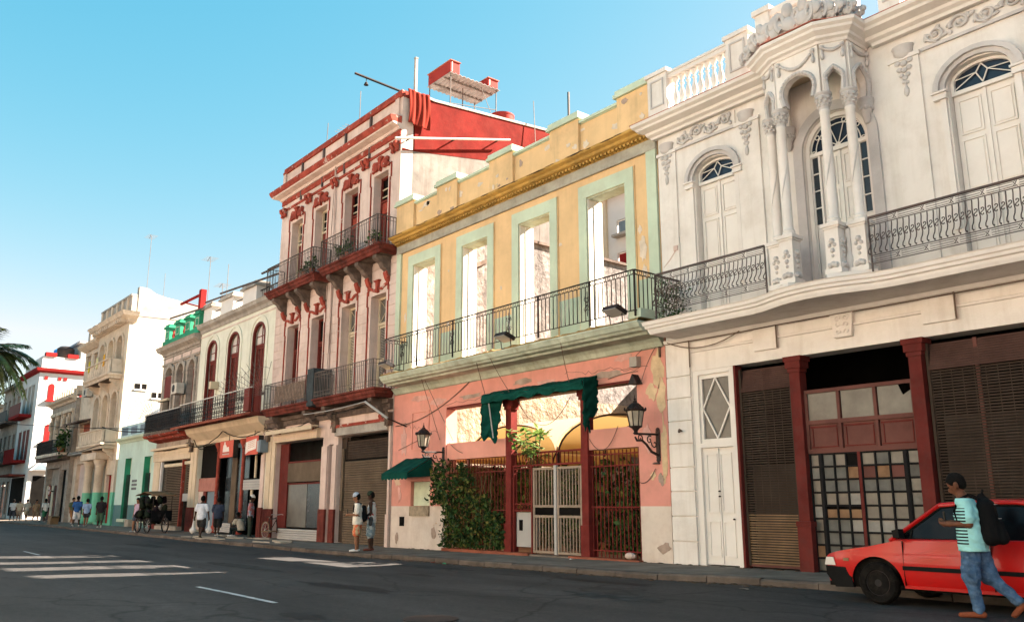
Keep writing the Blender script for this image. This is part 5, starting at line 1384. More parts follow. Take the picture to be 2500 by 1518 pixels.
for i, c in enumerate(C2):
    w_ = thing_part('window', rb)
    surround(w_, c, .53, 5.3, 8.76, M['redtrim']).build('surround', M['redtrim'], w_)
    link('pediment_ornament', ped_me2, w_, (c, W-.002, 8.82), scale=(.98,.8,.8))
    y = W+.36; fm = M['beigewood'] if i >= 2 else M['doorbrown']
    mb = MB()
    for p,q,r_,s_ in ((c-.529,c-.45,5.31,8.75),(c+.45,c+.529,5.31,8.75),(c-.45,c+.45,8.67,8.75),(c-.45,c+.45,7.72,7.82)): mb.box(p,q,y-.03,y+.05,r_,s_)
    mb.build('frame', fm, w_)
    MB().box(c-.45,c+.45,y+.03,y+.04,7.83,8.66).build('pane', M['glass_g'] if i >= 2 else M['dark_in'], w_)
    if i >= 2:
        mb = MB(); mb.tube([(c-.42,y+.01,7.86),(c+.42,y+.01,8.62)], .015, 4).tube([(c-.42,y+.01,8.62),(c+.42,y+.01,7.86)], .015, 4); mb.build('glazing_bar', fm, w_)
    sl_me = MB().prism([(0,0),(.03,.035),(.03,.045),(0,.01)], -.19, .19, 'x').mesh('slat', M['beigewood'] if i == 2 else (M['greystone'] if i == 3 else M['doorbrown']))
    for s_ in ((-1,1) if i != 1 else (-1,)):
        cx_ = c + s_*.225
        mb = MB()
        for p,q in ((cx_-.22,cx_-.185),(cx_+.185,cx_+.22)): mb.box(p,q,y-.01,y+.04,5.32,7.70)
        mb.box(cx_-.185,cx_+.185,y-.01,y+.04,7.62,7.70).box(cx_-.185,cx_+.185,y-.01,y+.04,5.32,5.5).box(cx_-.185,cx_+.185,y-.01,y+.04,6.4,6.5)
        mb.build('shutter_leaf', fm, w_)
        for k in range(36): link('slat', sl_me, w_, (cx_, y, 5.52 + k*.058))
    MB().box(c-.52,c+.52,y+.07,y+.09,5.3,7.72).build('backing', M['dark_in'], w_)
# rusticated courses of the second storey
cr = thing_part('rustication', rb)
ed = [RL+.01] + [v for c in C2 for v in (c-.76, c+.76)] + [RR-.01]
z = 5.25
while z < 9.85:
    z1 = min(z+.37, 9.9)
    spans = [(ed[i], ed[i+1]) for i in range(0, len(ed), 2)] if z < 9.0 else [(RL+.01, RR-.01)]
    for a, b in spans: MB().box(a, b, W-.022, W-.001, z+.01, z1-.012).build('course', M['rose'], cr)
    z = z1
# balconies
def bracket_me(m_):
    return MB().prism([(0,0),(-.62,0),(-.62,-.12),(-.52,-.2),(-.40,-.26),(-.30,-.42),(-.16,-.5),(-.10,-.66),(0,-.72)], -.13,.13,'x').mesh('bracket', m_)
br_me = bracket_me(M['darkstain'])
tip_me = MB().prism([(-.02,-.72),(-.17,-.52),(-.20,-.58),(-.12,-.80),(-.02,-.9)], -.11,.11,'x').mesh('bracket_tip', M['redtrim'])
def balcony(x0, x1, z, ztop, m_slab, m_rail, brk, y0=W-.82, step=.13, rail=True, thick=.30):
    b = thing_part('balcony', rb)
    sweep_xy(MB(), [(x0,W-.002),(x0,y0+.14),(x1,y0+.14),(x1,W-.002)], [(-.1,z-thick),(-.02,z-thick),(.02,z-thick*.7),(.06,z-thick*.6),(.08,z-thick*.3),(.14,z-thick*.2),(.14,z),(-.1,z)]).build('slab_moulding', m_slab, b)
    MB().box(x0+.05,x1-.05,y0+.2,W-.003,z-thick+.01,z-.004).build('slab', M['darkstain'], b)
    for x in brk:
        link('bracket', br_me, b, (x, W-.003, z-thick-.005)); link('bracket_tip', tip_me, b, (x, W-.003, z-thick-.005))
    if not rail: return b
    bm = MB().box(-.008,.008,-.008,.008,0,1).mesh('bar', m_rail)
    for (p, q) in (((x0+.04,W-.02),(x0+.04,y0+.04)),((x0+.04,y0+.04),(x1-.04,y0+.04)),((x1-.04,y0+.04),(x1-.04,W-.02))):
        p, q = Vector(p), Vector(q); d = q-p; L_ = d.length; an = math.atan2(d.y,d.x)
        for zz, w, h in ((ztop,.045,.02),(ztop-.14,.016,.012),(z+.1,.02,.014),(z+.24,.016,.012)):
            link('rail', MB().box(0,L_,-w/2,w/2,-h/2,h/2).mesh('rail', m_rail), b, (p.x,p.y,zz), rot=(0,0,an))
        n = max(1, round(L_/step))
        for k in range(n+1):
            t = k/n; post = (k in (0,n)); link('bar', bm, b, (p.x+d.x*t,p.y+d.y*t,z), scale=(2.2 if post else 1,2.2 if post else 1,ztop-z))
    return b
M['rail_old'] = mat('old_grey_iron', (.13,.11,.10), rough=.6, var=.25, vscale=3., dirt=(.06,.04,.03), dirt_amt=.5)
balcony(-34.5,-30.1,10.28,11.32, M['redslab'], M['rail_old'], (-34.1,-32.7,-31.9,-30.5))
balcony(-29.5,-25.15,10.28,11.34, M['redslab'], M['rail_old'], (-29.1,-27.7,-26.9,-25.6))
balcony(-34.0,-30.05,5.22,6.22, M['redslab'], M['rail_old'], (-33.6,-30.6))
bb = balcony(-29.45,-25.12,5.24,6.21, M['redslab'], M['iron_w'], (-29.0,-25.6))
MB().box(-33.0,-30.3,W-.77,W-.75,5.36,6.05).build('reed_screen', mat('reed_screen', (.24,.17,.13), var=.3, vscale=9.), bb)
MB().box(-30.02,-29.52,W-.80,W-.05,5.0,6.42).build('divider_panel', mat('blue_black_panel', (.05,.06,.065), var=.3, vscale=2.), rb)
MB().tube([(-29.95,W-.08,15.1),(-29.85,W-.08,9.9),(-29.75,W-.07,5.3)], .035, 6).build('downpipe', M['rose'], rb)
for p, q, s_ in (((-29.9,W-.1,15.1),(-30.3,W-.1,5.3),.0),((-29.6,W-.1,10.0),(-29.9,W-.1,5.3),0.)): MB().tube(sag(p,q,s_,6), .012, 4).build('cable', M['cable_b'], rb)
# ground floor shops -------------------------------------------------------------------------------
MB().box(RL+.01,RR-.01,W-.12,W-.001,4.55,4.75).box(RL+.01,RR-.01,W-.22,W-.001,4.751,4.9).build('string_course', M['darkstain'], rb)
MB().box(-34.2,-30.3,W-.16,W-.001,3.9,4.28).build('shop_fascia', M['cream'], rb)
for zz in (3.99,4.08,4.18): MB().box(-34.22,-30.28,W-.18,W-.161,zz-.012,zz+.012).build('fascia_fillet', M['rose'], rb)
MB().box(-34.3,-30.1,W-.5,W-.2,4.30,4.36).box(-34.3,-30.1,W-.5,W-.46,4.2,4.3).build('torn_canopy', M['cream'], rb)
MB().box(-28.9,-25.2,W-.14,W-.001,3.87,4.15).build('shop_fascia', M['weathertop'], rb)
MB().box(-28.95,-25.15,W-.18,W-.141,4.152,4.26).build('fascia_band', M['redtrim'], rb)
def pier(x0, x1, par_, z1, dado, m_hi, m_lo, y0=W-.06):
    p_ = thing_part('pier', par_)
    MB().box(x0,x1,y0,W-.001,dado,z1).build('shaft', m_hi, p_)
    MB().box(x0-.03,x1+.03,y0-.03,W-.001,walk_z((x0+x1)/2)-.1,dado-.002).build('base', m_lo, p_)
for x0, x1 in ((-35.05,-34.62),(-34.55,-34.22),(-30.03,-29.58),(-29.18,-28.87)): pier(x0, x1, rb, 4.2 if x0 < -31 else 3.55, 1.25, M['rose'] if x0 > -31 else M['cream'], M['dado'])
pier(-25.2,-25.08, rb, 4.2, 1.1, M['rose'], M['rose'])
def roller(par_, x0, x1, z0, z1, m_, y=W+.12, h=.082, name='roller_shutter'):
    s_ = thing_part(name, par_)
    me = MB().prism([(0,0),(-.018,.02),(-.018,h-.022),(0,h-.004)], 0, x1-x0, 'x').mesh('slat', m_)
    n = int((z1-z0)/h)
    for k in range(n): link('slat', me, s_, (x0, y + random.uniform(-.002,.002), z0+k*h))
    MB().box(x0,x1,y-.001,y+.01,z0,z1).build('backing', M['dark_in'], s_)
    return s_
roller(rb, -28.45, -25.24, walk_z(-27)+.0, 3.0, M['shutter_g'])
roller(rb, -28.45, -25.24, 3.01, 3.7, M['shutter'], y=W+.2)
MB().box(-28.84,-28.46,W+.16,W+.22,.1,3.8).build('side_panel', M['shutter'], rb)
MB().box(-28.62,-28.5,W+.05,W+.12,1.2,3.4).build('guide', M['shutter_g'], rb)
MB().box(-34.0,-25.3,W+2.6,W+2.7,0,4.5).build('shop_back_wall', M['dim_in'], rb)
MB().box(-34.19,-33.4,W+.18,W+.24,.3,3.85).build('side_panel', M['maroon'], rb)
MB().box(-33.4,-30.1,W+.20,W+.26,3.05,3.12).box(-33.4,-30.1,W+.2,W+.26,2.2,2.26).build('rail', M['maroon'], rb)
MB().box(-33.35,-30.3,W+.16,W+.22,2.3,3.04).build('blind', M['shutter_g'], rb)
MB().box(-33.4,-31.7,W+.24,W+.26,.55,2.2).build('pane', M['glass_g'], rb)
MB().box(-31.65,-30.1,W+.24,W+.26,.55,2.2).build('pane', M['glass'], rb)
st = roller(rb, -33.6, -30.1, walk_z(-32), .52, M['lightgrey'], y=W-.02, name='stall_riser')
MB().box(-29.5,-29.22,W+.14,W+.2,.1,3.5).build('side_panel', M['maroon'], rb)
# volume behind
MB().box(RL,RL+.35,W+.502,27,-.2,16.0).build('side_wall', M['partywall'], rb)
MB().prism([(W+.502,-.2),(25,-.2),(25,15.42),(W+.502,13.98)], RR-.35, RR-.0, 'x').build('side_wall', M['partywall'], rb)
MB().prism([(W+.0501,13.902),(W+.502,13.982),(25,15.422),(25,16.85),(16.6,16.2),(W+.56,16.15),(W+.56,14.0),(W+.0501,14.0)], RR-.345, RR+.012, 'x').build('side_wall_top', M['redpaint'], rb)
MB().prism([(W+.56,16.28),(16.6,16.205),(25,16.855),(25,16.95),(16.6,16.3),(W+.56,16.36)], RR-.40, RR+.05, 'x').build('side_coping', M['weathertop'], rb)
MB().box(RL,RR-.4,24.7,25,-.2,15.9).build('rear_wall', M['partywall'], rb)
MB().box(RL+.36,RR-.36,W+.502,24.69,15.3,15.6).build('roof', M['weathertop'], rb)
for zz in (4.76, 9.9): MB().box(RL+.36,RR-.36,W+.52,24.6,zz,zz+.25).build('floor_slab', M['dim_in'], rb)
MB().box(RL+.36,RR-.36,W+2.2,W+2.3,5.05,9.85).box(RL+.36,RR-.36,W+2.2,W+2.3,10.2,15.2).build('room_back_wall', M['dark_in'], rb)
# the ruin's own left wall, standing against it
rw = thing('party_wall', 'stained and rubble-faced wall inside the ruined yellow building, lit from the side', 'wall', (-24.85, 20, 0))
MB().box(-25.05,-24.72,W+.43,27.1,5.4,11.45).build('stained_wall', M['oldwall'], rw)
MB().box(-25.05,-24.66,W+.43,27.1,-.2,5.398).build('rubble_wall', M['roughwall'], rw)
MB().box(-25.05,-24.6,W+.43,27.1,11.452,11.56).build('ledge', M['darkstain'], rw)
MB().prism([(17.6,9.75),(18.9,10.42),(18.9,10.25),(17.6,9.6)], -24.715, -24.6, 'x').build('stair_scar', M['darkstain'], rw)
# rooftop -------------------------------------------------------------------------------------------
t = thing('hanging_blanket', 'red blanket hung over the side parapet of the red trimmed building', 'blanket', (-25.0, 15.8, 15.5))
def fold(u, v): return .05*math.sin(u*13)*(v**.7) + .02*math.sin(u*29+v*3)
cloth(lambda u, v: (-24.98 + .02 + fold(u,v) + .05*v, 15.36 + .95*u + .06*math.sin(v*3), 16.32 + .02*math.sin(u*9) - v*(1.35 + .08*u)), 30, 20, 'cloth', t, M['redcloth'])
t = thing('white_pole', 'long white pole fixed along the red side wall', 'pole', (-24.8, 17.4, 14.8))
MB().tube([(-24.72,14.75,14.12),(-24.74,20.0,15.52)], .045, 8).build('tube', M['pipe'], t, smooth=60)
for f_ in (.12,.5,.9): MB().box(-25.04,-24.78,14.75+5.25*f_-.02,14.75+5.25*f_+.02,14.12+1.4*f_-.02,14.12+1.4*f_+.02).build('clip', M['iron'], t)
t = thing('roof_platform', 'corrugated sheet platform on thin posts above the red side wall', 'platform', (-26.6, 19, 15.6))
mb = MB(); rows = []
for i in range(49):
    y_ = 17.83 + 2.5*i/48; rows.append((y_, 18.2 + .025*math.sin(i*math.pi/2) - .012*(i % 2)))
mb.strip([(-27.5,a,b) for a,b in rows], [(-25.8,a,b) for a,b in rows]); o = mb.build('sheet', M['sheet'], t); o.modifiers.new('thickness','SOLIDIFY').thickness = .015
for x, y_ in ((-27.4,17.9),(-25.9,17.9),(-25.9,20.2),(-27.4,20.2),(-26.6,19.0)): MB().tube([(x,y_,15.6),(x,y_,18.18)], .022, 6).build('post', M['iron_w'], t)
MB().tube([(-25.9,17.9,16.9),(-25.9,20.2,17.3)], .015, 5).tube([(-25.9,20.2,16.6),(-25.9,19.4,18.1)], .012, 5).build('brace', M['iron_w'], t)
for x in (-27.0,-26.3): MB().box(x-.03,x+.03,17.85,20.3,18.13,18.165).build('batten', M['iron_w'], t)
def roof_box(x0, x1, y0, y1, z0, z1, label):
    t = thing('roof_box', label, 'box', ((x0+x1)/2, (y0+y1)/2, z0), 'red boxes on the roof platform')
    MB().box(x0,x1,y0,y1,z0,z1).build('body', M['tankred'], t)
    MB().box(x0-.04,x1+.04,y0-.04,y1+.04,z1+.001,z1+.035).build('lid', M['tile_r'], t)
    MB().box(x1+.001,x1+.012,y0+.05,y0+.09,z0+.04,z1-.03).build('edge_strip', M['pipe'], t)
roof_box(-27.45,-25.85,17.86,18.3,18.24,18.72,'long red box at the front edge of the roof platform')
roof_box(-26.7,-25.85,19.75,20.25,18.24,18.58,'short red box at the rear edge of the roof platform')
def tank(x, y_, r, z0, z1, label):
    t = thing('water_tank', label, 'water tank', (x, y_, z0), 'red rooftop water tanks')
    MB().lathe([(r*.96,0),(r,.04),(r,z1-z0-.1),(r*1.03,z1-z0-.09),(r*1.03,z1-z0-.03),(r*.9,z1-z0),(r*.3,z1-z0+.06),(0.01,z1-z0+.06)], x, y_, z0, 24).build('drum', M['tankred'], t, smooth=40)
    MB().tube([(x+r*.5,y_-r,z0+.1),(x+r*.5,y_-r,z0+.6),(x+r*.4,y_-r*.6,z0+.7)], .02, 5).build('pipe', M['iron'], t)
tank(-26.5,18.4,.55,15.6,16.95,'red water tank under the roof platform')
tank(-26.0,20.6,.5,15.6,17.2,'red water tank behind the roof platform, nearer the yellow building')
def antenna(x, y_, z0, h, label, arms=True, lean=0):
    t = thing('roof_antenna', label, 'antenna', (x, y_, z0), 'rooftop antennas')
    MB().tube([(x,y_,z0),(x+lean,y_,z0+h)], .016, 5).build('mast', M['iron_w'], t)
    if arms:
        MB().tube([(x-.5+lean,y_,z0+h-.1),(x+.5+lean,y_-.2,z0+h-.1)], .014, 4).build('boom', M['iron_w'], t)
        for k in range(5): MB().tube([(x-.45+k*.22+lean,y_-.35,z0+h-.1),(x-.45+k*.22+lean,y_+.3,z0+h-.1)], .009, 4).build('element', M['iron_w'], t)
antenna(-29.0,15.6,15.6,2.3,'thin white antenna on the parapet of the red trimmed building', False)
antenna(-31.9,15.6,15.6,1.9,'thin antenna near the far end of the red parapet', False, .1)
antenna(-30.2,15.7,15.6,1.15,'comb-shaped antenna above the red parapet')
antenna(-24.57,21.4,11.5,6.2,'tall thin antenna rising behind the yellow parapet', False, -.35)
t = thing('roof_post', 'weathered grey post above the corner of the red trimmed building', 'post', (-25.15, 15.8, 16.3))
MB().box(-25.2,-25.1,15.75,15.85,16.3,17.75).build('shaft', M['weathertop'], t); MB().box(-25.21,-25.09,15.74,15.86,17.751,17.8).build('cap', M['weathertop'], t)
t = thing('lamp_arm', 'black bracket with small lamp jutting from the red building roof corner', 'bracket', (-25.3, W, 16.3))
MB().tube([(-25.3,W+.3,16.3),(-25.5,W-1.75,16.52)], .045, 6).build('arm', M['iron'], t); MB().lathe([(.02,.12),(.05,.1),(.08,.02),(.09,0),(0.01,-.02)][::-1], -25.46,W-1.3,16.18,10).build('lamp', M['iron'], t); MB().tube([(-25.46,W-1.3,16.28),(-25.46,W-1.3,16.46)], .012, 4).build('stem', M['iron'], t)
t = thing('roof_drum', 'blue plastic barrel edge behind the red parapet', 'barrel', (-30.9, 15.9, 15.6))
MB().lathe([(.27,0),(.29,.05),(.29,1.1),(.27,1.16),(.01,1.17)], -30.9, 15.95, 15.6, 18).build('drum', M['blueplastic'], t, smooth=40); MB().lathe([(.3,0),(.3,.04)], -30.9,15.95,16.2,18).build('hoop', M['iron'], t)
def pot_plant(x, y_, z, h, label, n=120):
    t = thing('balcony_plant', label, 'plant', (x, y_, z), 'potted plants on the red balconies')
    MB().lathe([(.09,0),(.13,.2),(.14,.22),(.12,.22)], x, y_, z, 10).build('pot', M['terracotta'], t, smooth=40)
    mb = MB(); leaf_cloud(mb, [(x+random.gauss(0,.16), y_+random.gauss(0,.1), z+.2+abs(random.gauss(0,h*.45))) for k in range(n)], .12, 2); mb.build('foliage', [M['leaf'],M['leaf2']], t)
    MB().tube([(x,y_,z+.15),(x+.03,y_,z+h*.7)], .012, 4).build('stem', M['stem'], t)
pot_plant(-27.6,W-.6,10.3,.55,'bushy plant in the middle of the right upper red balcony',200)
pot_plant(-28.1,W-.55,10.3,.45,'smaller plant beside the bushy one on the right upper red balcony')
pot_plant(-30.5,W-.6,10.3,.5,'plant at the right corner of the left upper red balcony')
pot_plant(-31.2,W-.6,10.3,.35,'low plant on the left upper red balcony')
pot_plant(-25.6,W-.6,10.3,.5,'plant at the corner of the upper red balcony next to the yellow building')
# ================================================================== pale green house with brown arched doors
gh = thing('pale_green_house', 'pale green two-storey house with three arched brown balcony doors', 'house', (-39.8, W, .15))
GL, GR = -44.3, -35.1
GD = [(-43.2,-41.95),(-40.4,-39.1),(-37.45,-36.15)]
mb = wall_mesh(MB(), GL, GR, -.2, 10.35, W, W+.4, [(a,b,5.3,9.45) for a,b in GD]+[(-43.4,-35.25,-.3,4.3)])
for a, b in GD: spandrel(mb, a, b, 8.9, 9.449, W, W+.4)
mb.build('wall', M['palegreen'], gh)
sweep_xy(MB(), [(GL,W-.001),(GR,W-.001)], [(0,10.05),(.05,10.05),(.10,10.2),(.26,10.3),(.30,10.42),(.33,10.46),(0,10.50)]).build('cornice', M['weathertop'], gh)
MB().box(GL,GR,W-.035,W-.001,9.82,9.88).build('string_course', M['rose'], gh)
for a, b in GD:
    d = thing_part('arched_door', gh); c = (a+b)/2; hw = (b-a)/2; y = W+.14
    mb = MB(); ring_band(mb, arc(c,8.9,hw+.04,.60,180,0,12), arc(c,8.9,hw-.06,.49,180,0,12), W-.03, W+.1)
    for s_ in (-1,1):
        p, q = sorted((c+s_*(hw+.04), c+s_*(hw-.06))); mb.box(p,q,W-.03,W+.1,5.3,8.9)
    mb.build('frame', M['doorbrown'], d)
    mb = MB(); ring_band(mb, arc(c,8.9,hw+.36,.92,180,0,12), arc(c,8.9,hw+.24,.8,180,0,12), W-.04, W-.001)
    for s_ in (-1,1):
        p, q = sorted((c+s_*(hw+.36), c+s_*(hw+.24))); mb.box(p,q,W-.04,W-.001,5.3,8.9)
    mb.build('moulding', M['palegreen'], d)
    MB().prism(arc(c,8.9,hw-.06,.48,180,0,12)+[(b-.06,8.5),(a+.06,8.5)], y+.03, y+.04).build('pane', M['curtain'], d)
    MB().box(a+.06,b-.06,y-.02,y+.05,8.38,8.5).box(c-.02,c+.02,y,y+.05,8.5,9.36).box(a+.06,b-.06,y,y+.05,8.85,8.89).build('transom', M['doorbrown'], d)
    sm = MB().prism([(0,0),(.03,.04),(.03,.05),(0,.012)], -.22, .22, 'x').mesh('slat', M['doorbrown'])
    for s_ in (-1,1):
        cx_ = c + s_*(hw-.06)/2; w2 = (hw-.06)/2
        mb = MB()
        for p,q,r_,t_ in ((cx_-w2+.005,cx_-w2+.09,5.3,8.37),(cx_+w2-.09,cx_+w2-.005,5.3,8.37),(cx_-w2+.09,cx_+w2-.09,8.27,8.37),(cx_-w2+.09,cx_+w2-.09,6.6,6.72),(cx_-w2+.09,cx_+w2-.09,5.3,5.5)): mb.box(p,q,y,y+.05,r_,t_)
        mb.box(cx_-w2+.09,cx_+w2-.09,y+.02,y+.035,5.5,6.6)
        mb.build('leaf', M['doorbrown'], d)
        for k in range(24): link('slat', sm, d, (cx_,y+.005,6.74+k*.063), scale=((w2-.09)/.22,1,1))
MB().box(-41.6,-41.3,W-.4,W-.02,6.9,7.25).build('vent_box', M['beigewood'], gh)
# parapet piers with iron between
pr = thing_part('parapet', gh)
for x0, x1 in ((-44.3,-43.1),(-41.9,-40.3),(-39.1,-37.5)):
    MB().box(x0,x1,W+.02,W+.6,10.501,11.35).build('pier', M['farwhite'], pr)
    MB().box(x0-.12,x1+.12,W-.1,W+.72,11.351,11.45).box(x0-.05,x1+.05,W-.03,W+.65,11.451,11.6).build('pier_cap', M['weathertop'], pr)
for x0, x1 in ((-43.1,-41.9),(-40.3,-39.1),(-37.5,-35.2)):
    MB().box(x0,x1,W+.2,W+.25,11.1,11.14).build('rail', M['iron'], pr)
    n = int((x1-x0)/.2)
    for k in range(1,n): MB().box(x0+k*.2-.01,x0+k*.2+.01,W+.215,W+.235,10.5,11.1).build('bar', M['iron_w'], pr)
for p, q in (((-39.6,W-.9,11.2),(-35.1,W+.1,11.45)),((-47.5,W-.7,11.35),(-43.0,W+.1,11.45)),((-43.6,W-.2,11.6),(-40.5,W+.1,11.6)),((-36.5,W-.2,11.65),(-35.1,W+.2,11.9))):
    t_ = MB().box(0,1,-.03,.03,-.04,.04)
    MB().tube([p,q], .05, 4).build('roof_bar', M['ironbrown'], gh)
# balcony in front (shared height with the grey house)
def ornate_rail(par_, x0, x1, y_, z0, z1, panel=False, m_top=None):
    rl = thing_part('railing', par_)
    MB().box(x0,x1,y_-.04,y_+.04,z1-.02,z1+.025).build('hand_rail', m_top or M['pipe'], rl)
    MB().box(x0,x1,y_-.015,y_+.015,z0+.06,z0+.09).build('rail', M['iron'], rl)
    MB().box(x0,x1,y_-.012,y_+.012,z1-.2,z1-.18).build('rail', M['iron'], rl)
    if panel: MB().box(x0,x1,y_+.02,y_+.03,z0+.02,z1-.03).build('screen_panel', M['gridmetal'], rl)
    me = MB().box(-.008,.008,-.008,.008,0,1).mesh('bar', M['iron'])
    sp = MB()
    for s_ in (-1,1):
        for q in (-1,1): sp.tube([(s_*(.02+p[0]), 0, q*(.14+p[1])) for p in spiral(.05,0,.07,.02,170,-170,10)], .011, 4)
    sp.blob((0,0,0), (.035,.02,.05), 6, 4)
    sme = sp.mesh('scroll', M['iron'])
    n = max(1, round((x1-x0)/.28))
    for k in range(n+1): link('bar', me, rl, (x0+(x1-x0)*k/n, y_, z0), scale=(1.3,1.3,z1-z0))
    for k in range(n): link('scroll', sme, rl, (x0+(x1-x0)*(k+.5)/n, y_, (z0+z1)/2-.05), scale=(1,1,1.25))
    return rl
b = thing_part('balcony', gh)
MB().box(GL+.2,GR-.02,W-.86,W-.003,5.10,5.26).build('slab', M['redslab'], b)
tile_me = MB().tube([(0,0,.03),(0,-.42,-.09)], .055, 8).mesh('roof_tile', M['tile_r'])
k = GL+.25
while k < GR-.05: link('roof_tile', tile_me, b, (k, W-.84, 5.17)); k += .155
ornate_rail(b, GL+.05, GR-.05, W-.82, 5.27, 6.29)
MB().box(GR-.62,GR-.04,W-.95,W-.80,5.28,6.25).build('door_panel', M['doorbrown'], b)
MB().prism([(W-.003,4.5),(W-.45,4.85),(W-.55,5.09),(W-.003,5.09)], GL+.2, GR-.05, 'x').build('cove', M['cream'], b)
# fan shaped anti-climb grilles
def fan_grille(par_, x, y_, z, r, a0, a1):
    g = thing_part('fan_grille', par_)
    for k in range(11):
        an = R(a0+(a1-a0)*k/10); MB().tube([(x,y_,z),(x,y_+math.cos(an)*r*-1,z+math.sin(an)*r)], .009, 4).build('spike', M['iron_w'], g)
    for rr in (.45,.8): MB().tube([(x,y_-math.cos(R(a0+(a1-a0)*k/10))*r*rr, z+math.sin(R(a0+(a1-a0)*k/10))*r*rr) for k in range(11)], .008, 4).build('hoop', M['iron_w'], g)
fan_grille(gh, -37.9, W-.1, 6.0, 1.35, 0, 90); fan_grille(gh, -35.2, W-.3, 6.0, 1.5, -10, 100)
# ground floor shop of the pale green house
for x0, x1 in ((-43.85,-43.42),(-44.32,-43.9)): pier(x0, x1, gh, 4.5, 1.3, M['cream'], M['dado'])
pier(-35.6,-35.25, gh, 4.4, 1.3, M['rose'], M['dado'])
MB().box(GL,GR,W-.05,W-.001,4.301,4.49).build('shop_lintel', M['cream'], gh)
for x in (-40.75,-37.75):
    c_ = thing_part('iron_column', gh)
    MB().lathe([(.13,0),(.13,.3),(.09,.36),(.08,3.7),(.12,3.74),(.10,3.8),(.2,4.0),(.22,4.1)], x, W+.05, .15, 12).build('shaft', M['redtrim'], c_, smooth=40)
    MB().box(x-.25,x+.25,W-.04,W+.3,4.2,4.299).build('capital', M['redtrim'], c_)
MB().box(-43.4,-35.3,W+2.5,W+2.6,0,4.6).build('shop_back_wall', M['dark_in'], gh)
MB().box(-43.38,-40.85,W+.2,W+.26,2.7,4.25).build('transom_board', M['dark_in'], gh)
MB().box(-43.38,-40.85,W+.12,W+.19,2.05,2.68).build('shop_board', mat('dusty_rose_board', (.36,.16,.13), var=.15, vscale=2.), gh)
MB().box(-42.35,-41.0,W+.22,W+.28,.25,2.04).build('door', M['bluegrey'], gh)
MB().box(-42.75,-42.4,W+.15,W+.2,.25,2.04).build('door_frame', M['doorbrown'], gh)
MB().box(-43.38,-42.78,W+.15,W+.21,.25,2.04).build('wall_panel', M['rose'], gh)
MB().box(-42.62,-42.5,W+.10,W+.149,1.55,1.75).build('notice', M['pipe'], gh)
MB().box(-40.6,-37.9,W+.4,W+.44,.3,4.2).build('pane', M['glass'], gh)
MB().box(-39.8,-39.2,W+.34,W+.39,.3,4.0).build('door_leaf', M['shutter_g'], gh)
roller(gh, -40.5, -38.6, .2, .62, M['lightgrey'], y=W-.02, name='stall_riser')
roller(gh, -37.6, -35.62, 2.05, 2.55, M['lightgrey'], y=W+.05, h=.11, name='blind')
MB().lathe([(.06,0),(.06,1.0),(.16,1.15),(.16,1.2)], -36.7, W+.2, 2.56, 10).build('pipe_stand', M['beigewood'], gh)
MB().box(-36.9,-36.75,W+.1,W+.16,1.4,2.04).build('hanger', M['beigewood'], gh)
# signs
def shop_sign(x0, x1, z0, z1, label, kind):
    t = thing('shop_sign', label, 'sign', ((x0+x1)/2, W-.5, z0), 'hanging shop signs')
    y_ = W-.30
    MB().box(x0,x1,y_,y_+.22,z0,z1).build('box', M['signdark'], t)
    MB().box(x0+.01,x1-.01,y_-.012,y_-.001,z0+.01,z1-.01).build('face', M['signred'], t)
    cx_ = (x0+x1)/2; w = x1-x0; h = z1-z0
    if kind == 0:
        mb = MB(); yy0, yy1 = y_-.02, y_-.013
        # a pale domed tower emblem with an illegible line of lettering under it
        mb.prism([(cx_-.26*w,z0+.34*h),(cx_+.22*w,z0+.34*h),(cx_+.18*w,z0+.62*h),(cx_+.02*w,z0+.60*h),(cx_-.02*w,z0+.72*h),(cx_-.09*w,z0+.78*h),(cx_-.11*w,z0+.93*h),(cx_-.16*w,z0+.93*h),(cx_-.18*w,z0+.78*h),(cx_-.24*w,z0+.72*h)], yy0, yy1)
        mb.build('emblem', M['signwhite'], t)
        MB().box(cx_-.28*w,cx_+.22*w,yy0,yy1,z0+.29*h,z0+.31*h).build('rule', M['signdark'], t)
        mb = MB()
        for k in range(5): mb.box(cx_-.27*w+k*.1*w,cx_-.19*w+k*.1*w,yy0,yy1,z0+.17*h,z0+.25*h)
        stuff(mb.build('lettering', M['lightgrey'], t))
    else:
        MB().prism([(x0+.02,z0+.04),(x0+.25*w,z0+.20*h),(x1-.16*w,z0+.30*h),(x1-.14*w,z1-.16*h),(x0+.12*w,z1-.28*h),(x0+.02,z1-.3*h)], y_-.02, y_-.013).build('white_field', M['signwhite'], t)
        mb = MB()
        for r_ in range(4):
            for k in range(4): mb.box(x0+w*(.24+.13*k),x0+w*(.33+.13*k),y_-.026,y_-.021,z0+h*(.36+.10*r_+.02*k),z0+h*(.40+.10*r_+.02*k))
        stuff(mb.build('lettering', mat('faded_pink_print', (.60,.36,.30), var=.1), t))
    MB().tube([((x0+x1)/2,W-.2,z1),((x0+x1)/2,W-.2,z1+.25)], .015, 5).build('hanger', M['iron'], t)
shop_sign(-39.75,-38.15,3.5,4.27,'red square shop sign with pale emblem under the pale green house', 0)
shop_sign(-36.75,-35.4,3.5,4.3,'red and white shop sign nearest the red trimmed building', 1)
t = thing('sign_lightbox', 'narrow grey lightbox beside the red and white shop sign', 'sign', (-35.1, W-.3, 3.6)); MB().box(-35.33,-35.12,W-.4,W-.1,3.6,4.05).build('panel', M['lightgrey'], t); MB().box(-35.11,-34.9,W-.42,W-.08,3.56,4.07).build('side', M['bluegrey'], t)

